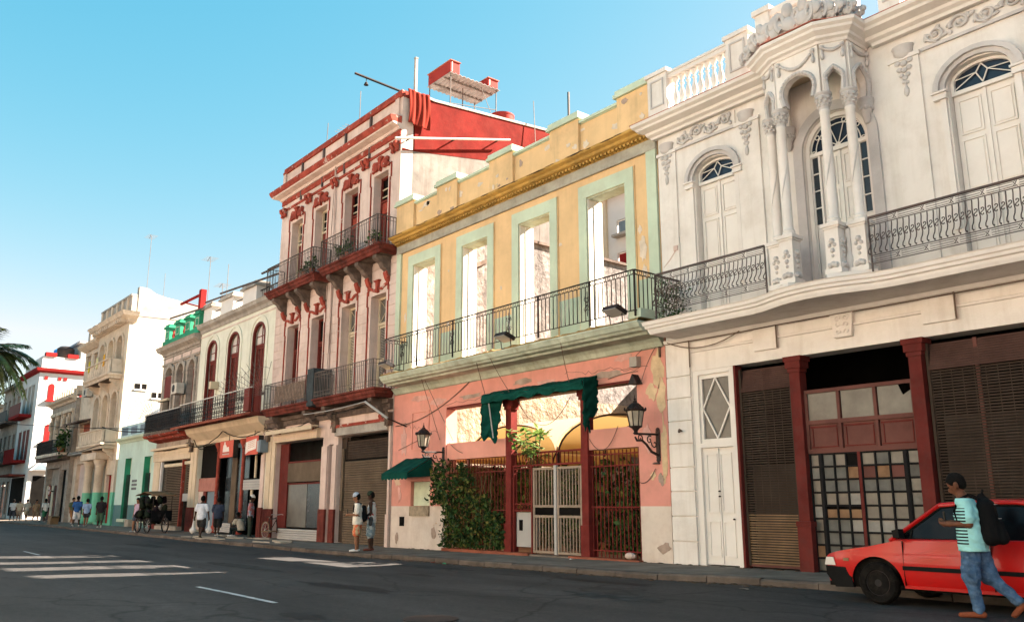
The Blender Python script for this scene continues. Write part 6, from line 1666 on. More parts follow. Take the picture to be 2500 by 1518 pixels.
# ================================================================== grey house with green parapet
eh = thing('grey_stucco_house', 'weathered grey two-storey house with bright green parapet and arched windows', 'house', (-47.2, W, .25))
EL, ER = -50.2, -44.32
EW = [(-49.45,-48.35),(-47.5,-46.55),(-45.75,-44.8)]
mb = wall_mesh(MB(), EL, ER, -.1, 9.95, W, W+.4, [(a,b,5.3,8.85) for a,b in EW]+[(-49.1,-44.45,-.2,3.7)])
for a, b in EW: spandrel(mb, a, b, 8.38, 8.849, W, W+.4)
mb.build('wall', M['greystone'], eh)
sweep_xy(MB(), [(EL,W+.3),(EL,W-.001),(ER,W-.001)], [(0,9.6),(.06,9.6),(.1,9.75),(.34,9.9),(.38,10.05),(.42,10.1),(0,10.16)]).build('cornice', M['greystone'], eh)
MB().box(EL,ER,W-.08,W-.001,9.05,9.15).box(EL,ER,W-.05,W-.001,9.45,9.52).build('string_course', M['greystone'], eh)
for k in range(4): MB().box(EL+.35+k*1.45,EL+1.55+k*1.45,W-.03,W-.001,9.2,9.42).build('frieze_panel', M['rose'], eh)
for i, (a, b) in enumerate(EW):
    d = thing_part('arched_window', eh); c = (a+b)/2; hw = (b-a)/2
    mb = MB(); ring_band(mb, arc(c,8.38,hw+.2,.70,180,0,10), arc(c,8.38,hw+.02,.5,180,0,10), W-.09, W-.001); mb.build('hood', M['greystone'], d)
    for s_ in (-1,1):
        p, q = sorted((c+s_*(hw+.02), c+s_*(hw+.2))); MB().box(p,q,W-.09,W-.001,5.3,8.3).box(p-.03,q+.03,W-.12,W-.001,8.301,8.379).build('pilaster', M['greystone'], d)
        for z_ in (8.95,): MB().blob((c+s_*(hw+.1),W-.06,8.75), (.1,.08,.22), 7, 5).build('corbel', M['weathertop'], d, smooth=50)
    MB().box(a,b,W+.2,W+.23,5.3,8.84).build('shutter', M['doorbrown'] if i else M['dark_in'], d)
    MB().box(c-.02,c+.02,W+.17,W+.199,5.3,8.8).build('stile', M['dark_in'], d)
MB().box(-49.5,-48.3,W-.06,W+.05,7.2,8.4).build('hanging_shutter', M['doorbrown'], eh)
MB().box(-49.9,-48.3,W-.25,W-.10,7.0,7.12).build('plank', M['beigewood'], eh)
pr = thing_part('parapet', eh)
MB().box(EL+.1,ER-.02,W-.2,W+.3,10.161,10.45).build('plinth', M['green'], pr)
for x0, x1 in ((-50.0,-49.3),(-48.3,-47.5),(-46.7,-45.9),(-45.2,-44.5)):
    MB().box(x0,x1,W-.12,W+.28,10.452,11.2).build('pier', M['green'], pr)
    MB().box(x0-.1,x1+.1,W-.2,W+.36,11.201,11.32).box(x0-.04,x1+.04,W-.14,W+.3,11.321,11.42).build('pier_cap', M['green'], pr)
    mb = MB()
    for p,q,r_,s_ in ((x0+.1,x1-.1,10.6,10.63),(x0+.1,x1-.1,11.0,11.03),(x0+.1,x0+.13,10.63,11.0),(x1-.13,x1-.1,10.63,11.0)): mb.box(p,q,W-.14,W-.121,r_,s_)
    mb.build('panel', M['mint'], pr)
rbal = MB().lathe([(.06,0),(.06,.05),(.03,.08),(.075,.25),(.03,.45),(.06,.5),(.06,.55)], n=8).mesh('baluster', M['tankred'], 45)
for x in (-49.1,-48.8,-48.5,-47.3,-47.0,-46.85,-45.7,-45.45): link('baluster', rbal, pr, (x, W+.05, 10.455))
b = thing_part('balcony', eh)
MB().box(EL+.3,ER-.02+.2,W-.84,W-.003,5.06,5.22).build('slab', M['darkstain'], b)
molding(MB(), [(W-.003,4.72),(W-.5,4.82),(W-.6,4.92),(W-.8,4.96),(W-.9,5.059),(W-.003,5.059)], EL+.3, ER+.15).build('red_moulding', M['redtrim'], b)
ornate_rail(b, EL+.35, ER+.1, W-.82, 5.23, 6.22, panel=True)
def ac_unit(x, y_, z, label, m_=None):
    t = thing('air_conditioner', label, 'air conditioner', (x, y_, z))
    MB().box(x-.4,x+.4,y_-.2,y_+.2,z,z+.55).build('case', m_ or M['ac'], t)
    MB().lathe([(.2,0),(.2,.012),(.03,.02)], n=16).build('fan_guard', M['iron'], t).location = Vector((0,0,0))
    g = t.children[-1]; g.location = (-.08,-.205,.28); g.rotation_euler = (R(90),0,0)
    for dx in (-.3,.3): MB().box(x+dx-.015,x+dx+.015,y_-.2,y_+.35,z-.03,z-.002).build('bracket', M['iron'], t)
ac_unit(-46.1, W-.42, 7.1, 'air conditioner on the grey house beside its middle arched window')
# awning like fan screens at the far end
fan_grille(eh, -50.5, W-.2, 5.9, 1.7, 0, 80)
# ground floor
MB().box(EL,ER,W-.10,W-.001,3.72,4.28).build('shop_fascia', M['cream'], eh)
for zz in (4.0,4.12): MB().box(EL,ER,W-.14,W-.101,zz-.03,zz+.02).build('fascia_fillet', M['cream'], eh)
MB().box(EL,ER,W-.3,W-.001,4.3,4.42).build('shop_cornice', M['cream'], eh)
pier(-50.15,-49.15, eh, 3.7, 1.3, M['cream'], M['dado'], y0=W-.05)
MB().box(-49.08,-48.9,W-.02,W+.1,1.3,3.69).build('pilaster', M['farwhite'], eh)
def mesh_shutter(x0, x1, z0, z1, par_):
    s_ = thing_part('grille_shutter', par_)
    me = MB().box(0,x1-x0,-.01,.01,0,.045).mesh('slat', M['shutter_g'])
    z = z0
    while z < z1: link('slat', me, s_, (x0,W+.1,z)); z += .085
    MB().box(x0,x1,W+.2,W+.22,z0,z1).build('backing', M['dark_in'], s_)
    MB().box(x0,x1,W+.02,W+.14,z1+.04,z1+.2).build('roller_box', M['beigewood'], s_)
mesh_shutter(-48.6,-45.7,.36,3.35,eh); mesh_shutter(-45.4,-44.5,2.0,3.4,eh)
MB().box(-45.62,-45.48,W-.02,W+.14,.2,3.69).build('post', M['redtrim'], eh)
MB().box(-45.4,-44.5,W+.05,W+.1,1.6,1.98).build('notice', M['lightgrey'], eh)
MB().box(-48.7,-45.3,W-.2,W+.1,.15,.35).build('step', M['rubble'], eh)
MB().box(-49.0,-44.5,W+1.5,W+1.6,0,3.7).build('shop_back_wall', M['dark_in'], eh)
# volumes behind both houses
for par_, x0, x1, zt_ in ((gh, GL, GR, 10.3), (eh, EL, ER, 9.9)):
    MB().box(x0+.01,x0+.3,W+.402,W+12,-.2,zt_).build('side_wall', M['partywall'], par_)
    MB().box(x1-.3,x1-.01,W+.402,W+12,-.2,zt_).build('side_wall', M['partywall'], par_)
    MB().box(x0+.31,x1-.31,W+.402,W+12,zt_-.3,zt_-.05).build('roof', M['weathertop'], par_)
    MB().box(x0+.31,x1-.31,W+.402,W+12,4.75,5.0).build('floor_slab', M['dim_in'], par_)
    MB().box(x0+.31,x1-.31,W+1.6,W+1.7,5.01,zt_-.31).build('room_back_wall', M['dark_in'], par_)
    MB().box(x0+.31,x1-.31,W+11.7,W+12,-.2,zt_-.31).build('rear_wall', M['partywall'], par_)
# red steel frame and small antennas on the roofs
t = thing('roof_frame', 'red steel bracket frame on the roof behind the green parapet', 'frame', (-46.6, W+.6, 9.9))
MB().box(-46.75,-46.4,W+.5,W+.8,9.9,13.0).build('post', M['redbright'], t); MB().tube([(-46.5,W+.6,12.75),(-48.7,W+.2,12.5)], .08, 4).build('arm', M['redbright'], t); MB().tube([(-46.5,W+.6,12.0),(-48.2,W+.3,12.5)], .05, 4).build('brace', M['redbright'], t)
antenna(-46.2,W+.8,9.9,4.9,'white antenna with two crossbars behind the green parapet')
antenna(-44.6,W+1.0,10.0,3.0,'short antenna on the pale green house beside the green parapet')
antenna(-43.4,W+.8,10.2,3.6,'thin antenna over the first pier of the pale green house', False)
# loops of cable along the shop fronts
for par_, p, q, s_ in ((gh,(-44.2,W-.25,4.35),(-39.6,W-.3,4.75),.35),(gh,(-39.6,W-.3,4.75),(-35.3,W-.3,4.45),.25),(gh,(-43.9,W-.12,4.6),(-42.0,W-.12,4.2),.3),(rb,(-34.9,W-.3,4.55),(-30.2,W-.3,4.6),.2),(rb,(-30.2,W-.3,4.7),(-25.2,W-.3,5.0),.15),(eh,(-50.0,W-.2,4.4),(-44.4,W-.2,4.5),.2)):
    MB().tube([(a+0,b,c+random.uniform(-.02,.02)) for a,b,c in sag(p,q,s_,16)], .022, 5).build('cable', M['cable'], par_)
for x, par_ in ((-44.1,gh),(-34.85,rb),(-28.9,rb),(-25.15,rb)):
    mb = MB()
    for k in range(7):
        an = random.uniform(0,6.28); mb.tube([(x+.25*math.cos(an+i)*random.uniform(.3,1), W-.22+.05*math.sin(i), 4.1+.55*i/5+random.uniform(-.15,.15)) for i in range(6)], .012, 4)
    mb.box(x-.12,x+.1,W-.2,W-.01,4.0,4.45)
    stuff(mb.build('cable_tangle', M['cable_b'], par_))
t = thing('door_rod', 'grey metal rod leaning out under the red balcony beside the pink wall', 'rod', (-25, W-.5, 4.2))
MB().tube([(-25.3,W-.95,4.75),(-24.4,W-.6,4.15)], .04, 6).build('rod', M['lightgrey'], t); MB().tube([(-24.4,W-.6,4.15),(-24.15,W-.02,3.9)], .025, 5).build('stay', M['iron'], t); MB().tube(sag((-30.0,W-.9,4.7),(-25.3,W-.95,4.75),.05), .015, 5).build('wire', M['lightgrey'], t)
# ================================================================== mint one-storey house
fh = thing('mint_house', 'low mint green one-storey house with tall dark windows', 'house', (-53.8, W, .33))
FL, FR = -57.55, -50.22
wall_mesh(MB(), FL, FR, -.1, 5.2, W, W+.5, [(-55.85,-54.6,.62,4.16),(-52.1,-50.8,.62,4.12)]).build('wall', M['mintwall'], fh)
sweep_xy(MB(), [(FL,W-.001),(FR,W-.001)], [(0,5.1),(.06,5.1),(.1,5.2),(.26,5.3),(.28,5.42),(0,5.48)]).build('cornice', M['mint'], fh)
MB().box(FL,FR,W+.02,W+.3,5.48,6.18).build('parapet', mat('pale_blue_parapet', (.42,.56,.58), var=.1, dirt=(.2,.2,.18), dirt_amt=.3), fh)
for k in range(4): MB().box(FL+.3+k*1.85,FL+1.5+k*1.85,W+.0,W+.019,5.6,6.05).build('parapet_panel', M['bluegrey'], fh)
for a, b, z1 in ((-55.85,-54.6,4.16),(-52.1,-50.8,4.12)):
    w_ = thing_part('window', fh)
    MB().box(a-.02,a+.03,W-.02,W+.45,.62,z1).build('jamb', M['green'], w_)
    MB().box(a+.03,b,W+.3,W+.34,.62,3.2).build('shutter', mat('dark_slate_door', (.05,.05,.06), var=.2), w_)
    MB().box(a+.03,b,W+.3,W+.34,3.21,z1).build('fanlight', M['mint'], w_)
    for k in range(9): MB().box(a+.08+k*(b-a-.1)/8-.01,a+.08+k*(b-a-.1)/8+.01,W+.1,W+.12,.62,3.2).build('bar', M['iron'], w_)
    MB().box(a-.1,b+.1,W-.2,W-.001,.45,.619).build('sill', M['mint'], w_)
mb = MB()
random.seed(4)
for r_ in range(3):
    x = -54.2
    while x < -53.25:
        w = random.uniform(.07,.14); mb.box(x,x+w,W-.008,W-.002,2.72-r_*.22,2.86-r_*.22); x += w+.05
stuff(mb.build('stencilled_lettering', mat('stencil_paint', (.10,.08,.10), var=.3, vscale=6.), fh))
MB().box(-53.9,-53.2,W-.3,W-.02,.2,.6).build('step', M['rubble'], fh)
MB().box(FL,FR,W+.502,W+12,4.9,5.15).build('roof', M['weathertop'], fh)
MB().box(FL+.01,FL+.3,W+.502,W+12,-.1,4.89).box(FR-.3,FR-.01,W+.502,W+12,-.1,4.89).build('side_wall', M['partywall'], fh)
MB().box(FL+.31,FR-.31,W+1.2,W+1.3,0,4.89).build('room_back_wall', M['dark_in'], fh)
t = thing('roof_awning', 'white slatted awning propped above the mint house roof', 'awning', (-53, W+1, 5.2))
o = MB()
for k in range(9): MB().prism([(W+.2+k*.22,6.5+k*.16),(W+.42+k*.22,6.66+k*.16),(W+.42+k*.22,6.69+k*.16),(W+.2+k*.22,6.53+k*.16)], -53.6, -50.6, 'x').build('slat', M['farwhite'], t)
for x in (-53.5,-50.8): MB().tube([(x,W+.3,5.2),(x,W+.3,6.55)], .04, 5).tube([(x,W+2.0,5.2),(x,W+2.0,7.85)], .04, 5).build('post', M['pipe'], t)
fan_grille(fh, -51.6, W+.4, 6.1, 1.3, 0, 80)
# ================================================================== tall cream building with the bright side wall
tg = thing('tall_cream_building', 'tall cream three-storey building with blank sunlit white side wall', 'building', (-61.8, W, .36))
TL, TR = -65.4, -58.05
G3 = [(-64.6,-63.3),(-62.4,-61.1),(-60.3,-59.0)]
mb = wall_mesh(MB(), TL, TR, -.1, 13.5, W, W+.45, [(a,b,9.7,12.3) for a,b in G3]+[(a,b,5.3,8.6) for a,b in G3]+[(-64.9,-63.9,.2,3.4),(-62.9,-61.9,.2,4.0),(-59.9,-58.7,.3,3.3)])
for a, b in G3: spandrel(mb, a, b, 11.8, 12.299, W, W+.45); spandrel(mb, a, b, 8.0, 8.599, W, W+.45)
mb.build('wall', M['farcreamd'], tg)
sweep_xy(MB(), [(TL,W+.2),(TL,W-.001),(TR,W-.001),(TR,W+.4)], [(0,13.0),(.1,13.0),(.2,13.2),(.55,13.35),(.62,13.5),(.68,13.62),(0,13.72)]).build('cornice', M['farcream'], tg)
md_me = MB().box(-.1,.1,-.42,0,-.16,.12).mesh('modillion', M['farcream'])
for k in range(14): link('modillion', md_me, tg, (TL+.3+k*.52, W-.12, 13.18))
MB().box(TL,TR,W+.02,W+.4,13.72,14.75).build('parapet', M['weathertop'], tg)
MB().box(TL-.05,TR+.0,W-.05,W+.46,14.76,14.9).build('parapet_coping', M['weathertop'], tg)
for k in range(6): MB().box(TL+.1+k*1.25,TL+.45+k*1.25,W-.05,W+.019,13.75,14.75).build('parapet_pier', M['farcream'], tg)
MB().prism([(W+.46,-.2),(W+13,-.2),(W+13,13.75),(W+.46,13.45)], TR-.4, TR-.0, 'x').build('side_wall', M['brightside'], tg)
MB().prism([(W+.401,13.46),(W+13,13.76),(W+13,14.6),(W+4,14.75),(W+2.2,14.95),(W+1.5,15.1),(W+1.0,15.38),(W+.401,15.42)], TR-.4, TR+.03, 'x').build('side_parapet', M['weathertop'], tg)
for y0_, y1_, z0_, z1_ in ((15.9,16.62,8.7,9.05),(17.0,17.65,8.2,8.55)):
    w_ = thing_part('window', tg); MB().box(TR-.0,TR+.02,y0_,y1_,z0_,z1_).build('pane', M['dark_in'], w_)
    MB().box(TR+.0,TR+.06,y0_-.05,y1_+.05,z0_-.09,z0_-.002).box(TR,TR+.05,(y0_+y1_)/2-.04,(y0_+y1_)/2+.04,z0_,z1_).build('sill', M['farwhite'], w_)
MB().box(TL,TL+.4,W+.46,W+13,-.2,13.7).build('side_wall', M['farcream'], tg)
MB().box(TL+.41,TR-.41,W+.46,W+13,13.2,13.45).build('roof', M['weathertop'], tg)
MB().box(TL+.41,TR-.41,W+1.5,W+1.6,0,13.1).build('room_back_wall', M['dim_in'], tg)
for (z0_, z1_, holes_) in ((9.7,12.3,G3),(5.3,8.6,G3)):
    for i, (a, b) in enumerate(holes_):
        w_ = thing_part('arched_window', tg); c = (a+b)/2; hw = (b-a)/2
        MB().box(a,b,W+.25,W+.3,z0_,z1_-.02).build('shutter', (M['bluegrey'], M['beigewood'], M['slat_l'])[i], w_)
        mb = MB(); ring_band(mb, arc(c,z1_-.5,hw+.22,.72,180,0,8), arc(c,z1_-.5,hw+.02,.52,180,0,8), W-.1, W-.001)
        for s_ in (-1,1):
            p, q = sorted((c+s_*(hw+.02), c+s_*(hw+.2))); mb.box(p,q,W-.08,W-.001,z0_,z1_-.5)
        mb.build('surround', M['farcream'], w_)
def far_balcony(par_, x0, x1, z, h, m_, solid=True, d=.95):
    b = thing_part('balcony', par_)
    sweep_xy(MB(), [(x0,W-.002),(x0,W-d+.15),(x1,W-d+.15),(x1,W-.002)], [(-.1,z-.35),(0,z-.35),(.04,z-.2),(.14,z-.12),(.15,z),(-.1,z)]).build('slab', m_, b)
    MB().box(x0+.05,x1-.05,W-d+.2,W-.003,z-.34,z-.002).build('floor', M['darkstain'], b)
    n = max(2, round((x1-x0)/.55))
    for k in range(n+1):
        x = x0+.1+(x1-x0-.2)*k/n; MB().box(x-.07,x+.07,W-d+.1,W-d+.22,z+.001,z+h-.08).build('baluster', m_, b)
    if solid: MB().box(x0+.08,x1-.08,W-d+.13,W-d+.19,z+.1,z+h-.1).build('panel', m_, b)
    MB().box(x0,x1,W-d+.05,W-d+.27,z+h-.079,z+h).build('rail', m_, b)
    MB().box(x1-.2,x1-.03,W-d+.28,W-.01,z+.05,z+h-.02).build('return_panel', m_, b)
    for x in (x0+.4,(x0+x1)/2,x1-.4): link('bracket', br_me2, b, (x, W-.003, z-.352))
br_me2 = bracket_me(M['farcream'])
far_balcony(tg, -64.6, -58.6, 9.7, .95, M['farcream']); far_balcony(tg, -64.4, -58.5, 5.25, .9, M['farcreamd'])
for k, (x, c_) in enumerate(((-63.9,(.5,.42,.05)),(-61.9,(.6,.55,.3)),(-60.2,(.65,.35,.05)))):
    t = thing('drying_cloth', ('yellow cloth at the far end of the tall cream building upper balcony','pale cloth in the middle of the tall cream building upper balcony','orange cloth at the near end of the tall cream building upper balcony')[k], 'cloth', (x, W-.7, 10.6))
    cloth(lambda u, v: (x+.5*u, W-.85+.04*math.sin(u*12), 11.0+.02*u-.75*v), 8, 5, 'cloth', t, mat('cloth_'+str(k), c_, var=.1))
    MB().tube([(x-.1,W-.85,11.01),(x+.6,W-.85,11.01)], .01, 4).build('line', M['cable'], t)
for x in (-62.95,-60.35):
    c_ = thing_part('column', tg); MB().lathe([(.34,0),(.34,.3),(.27,.4),(.25,3.4),(.29,3.45),(.27,3.5),(.38,3.75),(.4,3.9)], x, W-.35, .36, 16).build('shaft', M['farcreamd'], c_, smooth=40)
MB().box(-63.6,-59.7,W-.8,W-.003,4.27,4.7).build('entablature', M['farcream'], tg)
MB().box(-59.9,-58.7,W+.2,W+.25,.3,3.29).build('door', M['redbright'], tg); MB().box(-62.9,-61.9,W+.2,W+.25,.2,3.99).build('door', M['greystone'], tg); MB().box(-64.9,-63.9,W+.2,W+.25,.2,3.39).build('door', M['greystone'], tg)
antenna(-58.6, W+1.0, 14.8, 4.4, 'tall white antenna on the corner of the tall cream building')
antenna(-65.0, W+4, 13.4, 5.0, 'faint tall antenna behind the tall cream building', False)
# ================================================================== narrow tall building and ornate low one
nh = thing('narrow_cream_building', 'narrow cream building with urn-topped parapet beside the tall cream one', 'building', (-67.6, W, .4))
wall_mesh(MB(), -70.2, -65.42, -.1, 12.9, W+.3, W+.7, [(-69.6,-68.6,9.8,12.2),(-67.6,-66.4,9.8,12.2),(-69.5,-66.2,5.3,7.2),(-69.3,-66.2,.2,4.3)]).build('wall', M['farcream'], nh)
sweep_xy(MB(), [(-70.2,W+.8),(-70.2,W+.3),(-65.42,W+.3)], [(0,12.6),(.1,12.6),(.3,12.75),(.5,12.9),(.55,13.05),(0,13.1)]).build('cornice', M['farcream'], nh)
for x in (-69.9,-68.4,-66.9):
    p_ = thing_part('urn_pier', nh); MB().box(x-.35,x+.35,W+.35,W+1.0,13.1,14.3).build('pier', M['weathertop'], p_); MB().box(x-.45,x+.45,W+.25,W+1.1,14.301,14.45).build('cap', M['weathertop'], p_)
for a, b in ((-69.6,-68.6),(-67.6,-66.4)):
    w_ = thing_part('window', nh); MB().box(a,b,W+.5,W+.55,9.8,12.19).build('shutter', M['bluegrey'], w_); MB().box(a-.15,b+.15,W+.2,W+.299,12.21,12.35).build('hood', M['farcream'], w_)
MB().box(-69.5,-66.2,W+.55,W+.6,5.3,7.19).build('loggia_back', M['tile_r'], nh); MB().box(-69.3,-66.2,W+.55,W+.6,.2,4.29).build('doorway', M['rose'], nh)
MB().prism([(W+.299,7.3),(W-.8,7.05),(W-.8,7.15),(W+.299,7.42)], -70.0, -65.6, 'x').build('lean_to', M['darkstain'], nh)
MB().box(-69.9,-65.6,W-.3,W+.299,4.9,5.1).build('slab', M['weathertop'], nh)
MB().box(-70.2,-65.42,W+.71,W+12,-.1,12.7).build('volume', M['farcream'], nh)
ac_unit(-67.0, W+.0, 9.0, 'air conditioner on the narrow cream building')
ih = thing('ornate_low_building', 'ornate two-storey grey-cream building with dark iron balcony at the street corner', 'building', (-74, W, .45))
IL, IR = -78.0, -70.22
IW = [(-77.4,-76.2),(-75.3,-74.1),(-73.2,-72.0),(-71.6,-70.7)]
wall_mesh(MB(), IL, IR, -.1, 9.3, W, W+.4, [(a,b,5.3,8.2) for a,b in IW]+[(-77.5,-73.2,.2,4.2),(-72.6,-70.9,.2,4.0)]).build('wall', M['greystone'], ih)
sweep_xy(MB(), [(IL,W+.4),(IL,W-.001),(IR,W-.001)], [(0,9.0),(.1,9.0),(.2,9.15),(.45,9.25),(.5,9.4),(0,9.48)]).build('cornice', M['farcream'], ih)
for k in range(10): MB().box(IL+.2+k*.78,IL+.55+k*.78,W+.02,W+.4,9.49,10.05+.15*(k % 2)).build('parapet_pier', M['farcream'], ih)
MB().box(IL,IR,W+.1,W+.3,9.49,9.8).build('parapet', M['greystone'], ih)
for a, b in IW:
    w_ = thing_part('window', ih); MB().box(a,b,W+.2,W+.25,5.3,8.19).build('shutter', M['farcream'], w_)
    for s_ in (a-.18,b+.02): MB().box(s_,s_+.16,W-.12,W-.001,5.3,8.25).build('pilaster', M['farcream'], w_)
    MB().box(a-.25,b+.25,W-.2,W-.001,8.26,8.5).build('hood', M['farcream'], w_)
    MB().box(a-.1,a+.15,W-.25,W-.13,7.2,7.9).build('carving', M['farcream'], w_)
b = thing_part('balcony', ih); MB().box(IL-.1,IR+.3,W-.9,W-.003,4.98,5.18).build('slab', M['farcream'], b); MB().box(IL+.1,IR,W-.82,W-.003,4.7,4.979).build('cove', M['darkstain'], b)
rl = ornate_rail(b, IL, -72.4, W-.85, 5.19, 6.2, panel=True, m_top=M['iron']); ornate_rail(b, -72.3, IR+.2, W-.85, 5.19, 6.15, m_top=M['iron'])
MB().box(-77.5,-73.2,W+.5,W+.55,.2,4.19).build('shop_back_wall', M['dark_in'], ih)
for k in range(5): MB().box(-77.4+k*.9,-76.75+k*.9,W+.1,W+.15,.3,2.9).build('folding_door', M['brownframe'] if k % 2 else M['beigewood'], ih)
MB().box(-77.5,-73.2,W-.05,W-.001,4.2,4.4).build('lintel', M['greystone'], ih); MB().box(-73.1,-72.7,W-.06,W-.001,.3,4.4).build('pilaster', M['greystone'], ih)
MB().box(-72.6,-70.9,W+.2,W+.25,.2,3.99).build('door', M['dark_in'], ih)
MB().box(IL,IR,W+.401,W+12,-.1,9.2).build('volume', M['greystone'], ih)
t = thing('round_road_sign', 'round no-entry sign on the ornate low building', 'sign', (-74.3, W-.3, 2.2))
o = MB().lathe([(.42,0),(.42,.03),(.34,.031)], n=24).build('disc', M['redtrim'], t); o.location = (0,0,.3); o.rotation_euler = (R(90),0,0)
o = MB().lathe([(.31,.032),(.31,.037),(.0,.038)], n=24).build('field', M['rose'], t); o.location = (0,0,.3); o.rotation_euler = (R(90),0,0)
MB().box(-74.52,-74.08,W-.36,W-.345,2.46,2.54).build('bar', M['signdark'], t); MB().box(-74.33,-74.27,W-.28,W-.01,2.4,2.5).build('bracket', M['iron'], t)
t = thing('balcony_bush', 'green bush hanging at the end of the dark iron balcony', 'bush', (-70.3, W-.7, 5.4))
mb = MB(); leaf_cloud(mb, [(-70.1+random.gauss(0,.3), W-.7+random.gauss(0,.2), 5.9+random.gauss(0,.45)) for k in range(300)], .25, 2); mb.build('foliage', [M['leaf'],M['leaf2']], t); MB().lathe([(.2,0),(.28,.35)], -70.1,W-.7,5.2,10).build('pot', M['terracotta'], t)
# ================================================================== white and red corner building beyond the side street, and darker ones after it
jh = thing('white_red_corner_building', 'white corner building with red bands and arched red windows at the far end', 'building', (-88, W, .5))
JR = -85.0
MB().box(-92.5,JR,W,W+14,-.1,13.3).build('wall', M['farwhite'], jh)
path = [(-92.5,W),(JR-.6,W),(JR-.15,W+.12),(JR,W+.55),(JR,W+14)]
MB().prism([(-92.5,W+.1),(JR-.1,W+.1),(JR-.1,W+14),(-92.5,W+14)], 13.301, 14.4, 'z').build('parapet', M['farwhite'], jh)
sweep_xy(MB(), [(-92.5,W),(JR,W),(JR,W+14)], [(0,12.9),(.12,12.9),(.3,13.05),(.35,13.3),(0,13.35)]).build('red_cornice', M['redbright'], jh)
for y_ in (15.5,17.3): MB().box(JR-.6,JR+.02,y_,y_+.9,14.4,14.75).build('red_cap', M['redbright'], jh)
for y_, zz in ((16.0,10.5),(18.6,10.5),(16.1,6.9),(18.6,6.9)):
    w_ = thing_part('arched_window', jh)
    mb = MB().prism([(y_,zz)]+[(y_+.25-.25*math.cos(R(a)), zz+1.2+.28*math.sin(R(a))) for a in range(0,181,20)]+[(y_+.5,zz)], JR-.05, JR+.03, 'x'); mb.build('shutter', M['redbright'], w_)
    MB().box(JR,JR+.25,y_-.15,y_+.65,zz-.15,zz-.01).build('sill', M['redbright'], w_)
for y_, zz in ((15.6,12.3),(16.7,12.3),(17.15,12.3)): MB().box(JR-.02,JR+.05,y_,y_+.28,zz,zz+.3).build('attic_window', M['redbright'], jh)
MB().prism([(15.2,4.35),(17.0,4.35),(16.1,5.25)], JR, JR+.5, 'x').build('pediment', M['farwhite'], jh); MB().prism([(15.45,4.4),(16.75,4.4),(16.1,5.05)], JR+.5, JR+.52, 'x').build('tympanum', M['bluegrey'], jh)
MB().box(JR,JR+.03,15.6,16.6,.5,3.9).build('doorway', M['dark_in'], jh)
for k, (x0, x1, z) in enumerate(((-91.5,-86.5,9.3),(-91.5,-86.8,5.3))):
    b = thing_part('balcony', jh); MB().box(x0,x1,W-1.0,W-.003,z-.25,z).build('slab', M['redbright'], b); MB().box(x0,x1,W-1.0,W-.95,z+.001,z+1.0).build('panel', M['redbright'] if k else M['maroon'], b)
for x in (-90.5,-88.6,-87.0):
    for zz in (9.35,5.35):
        w_ = thing_part('window', jh); MB().box(x-.5,x+.5,W-.04,W-.003,zz,zz+2.6).build('shutter', M['doorbrown'] if zz < 6 else M['greystone'], w_); MB().box(x-.6,x+.6,W-.08,W-.003,zz+2.61,zz+2.75).build('hood', M['farwhite'], w_)
MB().box(-92,-86,W-1.3,W-.01,3.9,4.05).build('shop_canopy', M['redslab'], jh)
MB().box(-91.8,-86.2,W-.05,W-.003,.5,3.8).build('shop_opening', M['dark_in'], jh)
for k, (x, zz, c_) in enumerate(((-89.5,14.4,M['blueplastic']),(-88.2,14.4,M['iron']))):
    t = thing('roof_tank', ('blue water tank on the white and red corner building','black water tank beside the blue one on the corner building')[k], 'water tank', (x, W+2.5, zz)); MB().lathe([(.7,0),(.75,.1),(.75,1.3),(.5,1.5),(.01,1.52)], x, W+2.5, zz, 16).build('drum', c_, t, smooth=40); MB().box(x-.6,x+.6,W+1.9,W+3.1,zz-.2,zz-.001).build('stand', M['weathertop'], t)
t = thing('roof_shed', 'pale rooftop shed behind the tanks of the corner building', 'shed', (-90, W+4, 14.4)); MB().box(-91.5,-87,W+3.6,W+7,14.4,16.2).build('wall', M['brightside'], t); MB().box(-91.8,-86.7,W+3.3,W+7.2,16.201,16.4).build('roof', M['sheet'], t)
def dark_row(x0, x1, h, label, m_):
    t = thing('shaded_building', label, 'building', ((x0+x1)/2, W, .6))
    n = max(2, round((x1-x0)/2.4)); holes_ = []
    for k in range(n):
        c = x0+(x1-x0)*(k+.5)/n
        for zz, hh in ((.6,3.0),(5.4,2.6),(9.3,2.3)):
            if zz+hh < h-.5: holes_.append((c-.55,c+.55,zz,zz+hh))
    wall_mesh(MB(), x0, x1, -.1, h, W, W+.4, holes_).build('wall', m_, t)
    MB().box(x0,x1,W+.41,W+10,-.1,h-.2).build('volume', M['dim_in'], t)
    for q in holes_: MB().box(q[0],q[1],W+.2,W+.25,q[2],q[3]).build('shutter', M['doorbrown'] if q[2] < 6 else M['greystone'], t)
    MB().box(x0,x1,W-.4,W+.4,h+.001,h+.3).build('cornice', m_, t)
    for zz in (5.1,9.0):
        if zz+2 < h:
            b = thing_part('balcony', t); MB().box(x0+.3,x1-.3,W-1.0,W-.003,zz,zz+.2).build('slab', M['darkstain'], b); MB().box(x0+.3,x1-.3,W-.98,W-.95,zz+.25,zz+1.1).build('railing_screen', M['gridmetal'], b); MB().box(x0+.3,x1-.3,W-1.0,W-.93,zz+1.101,zz+1.16).build('rail', M['iron'], b)
dark_row(-101.5,-92.6,12.6,'grey building in shade beyond the white and red corner building', M['greystone'])
dark_row(-116,-101.6,11.2,'dim cream building in shade at the very end of the street', M['farcream'])
dark_row(-140,-116.1,13.2,'dim grey building closing the far end of the street', M['greystone'])
t = thing('striped_barrier', 'red and white barrier pole outside the far corner building', 'barrier', (-85.5, 13.4, .5))
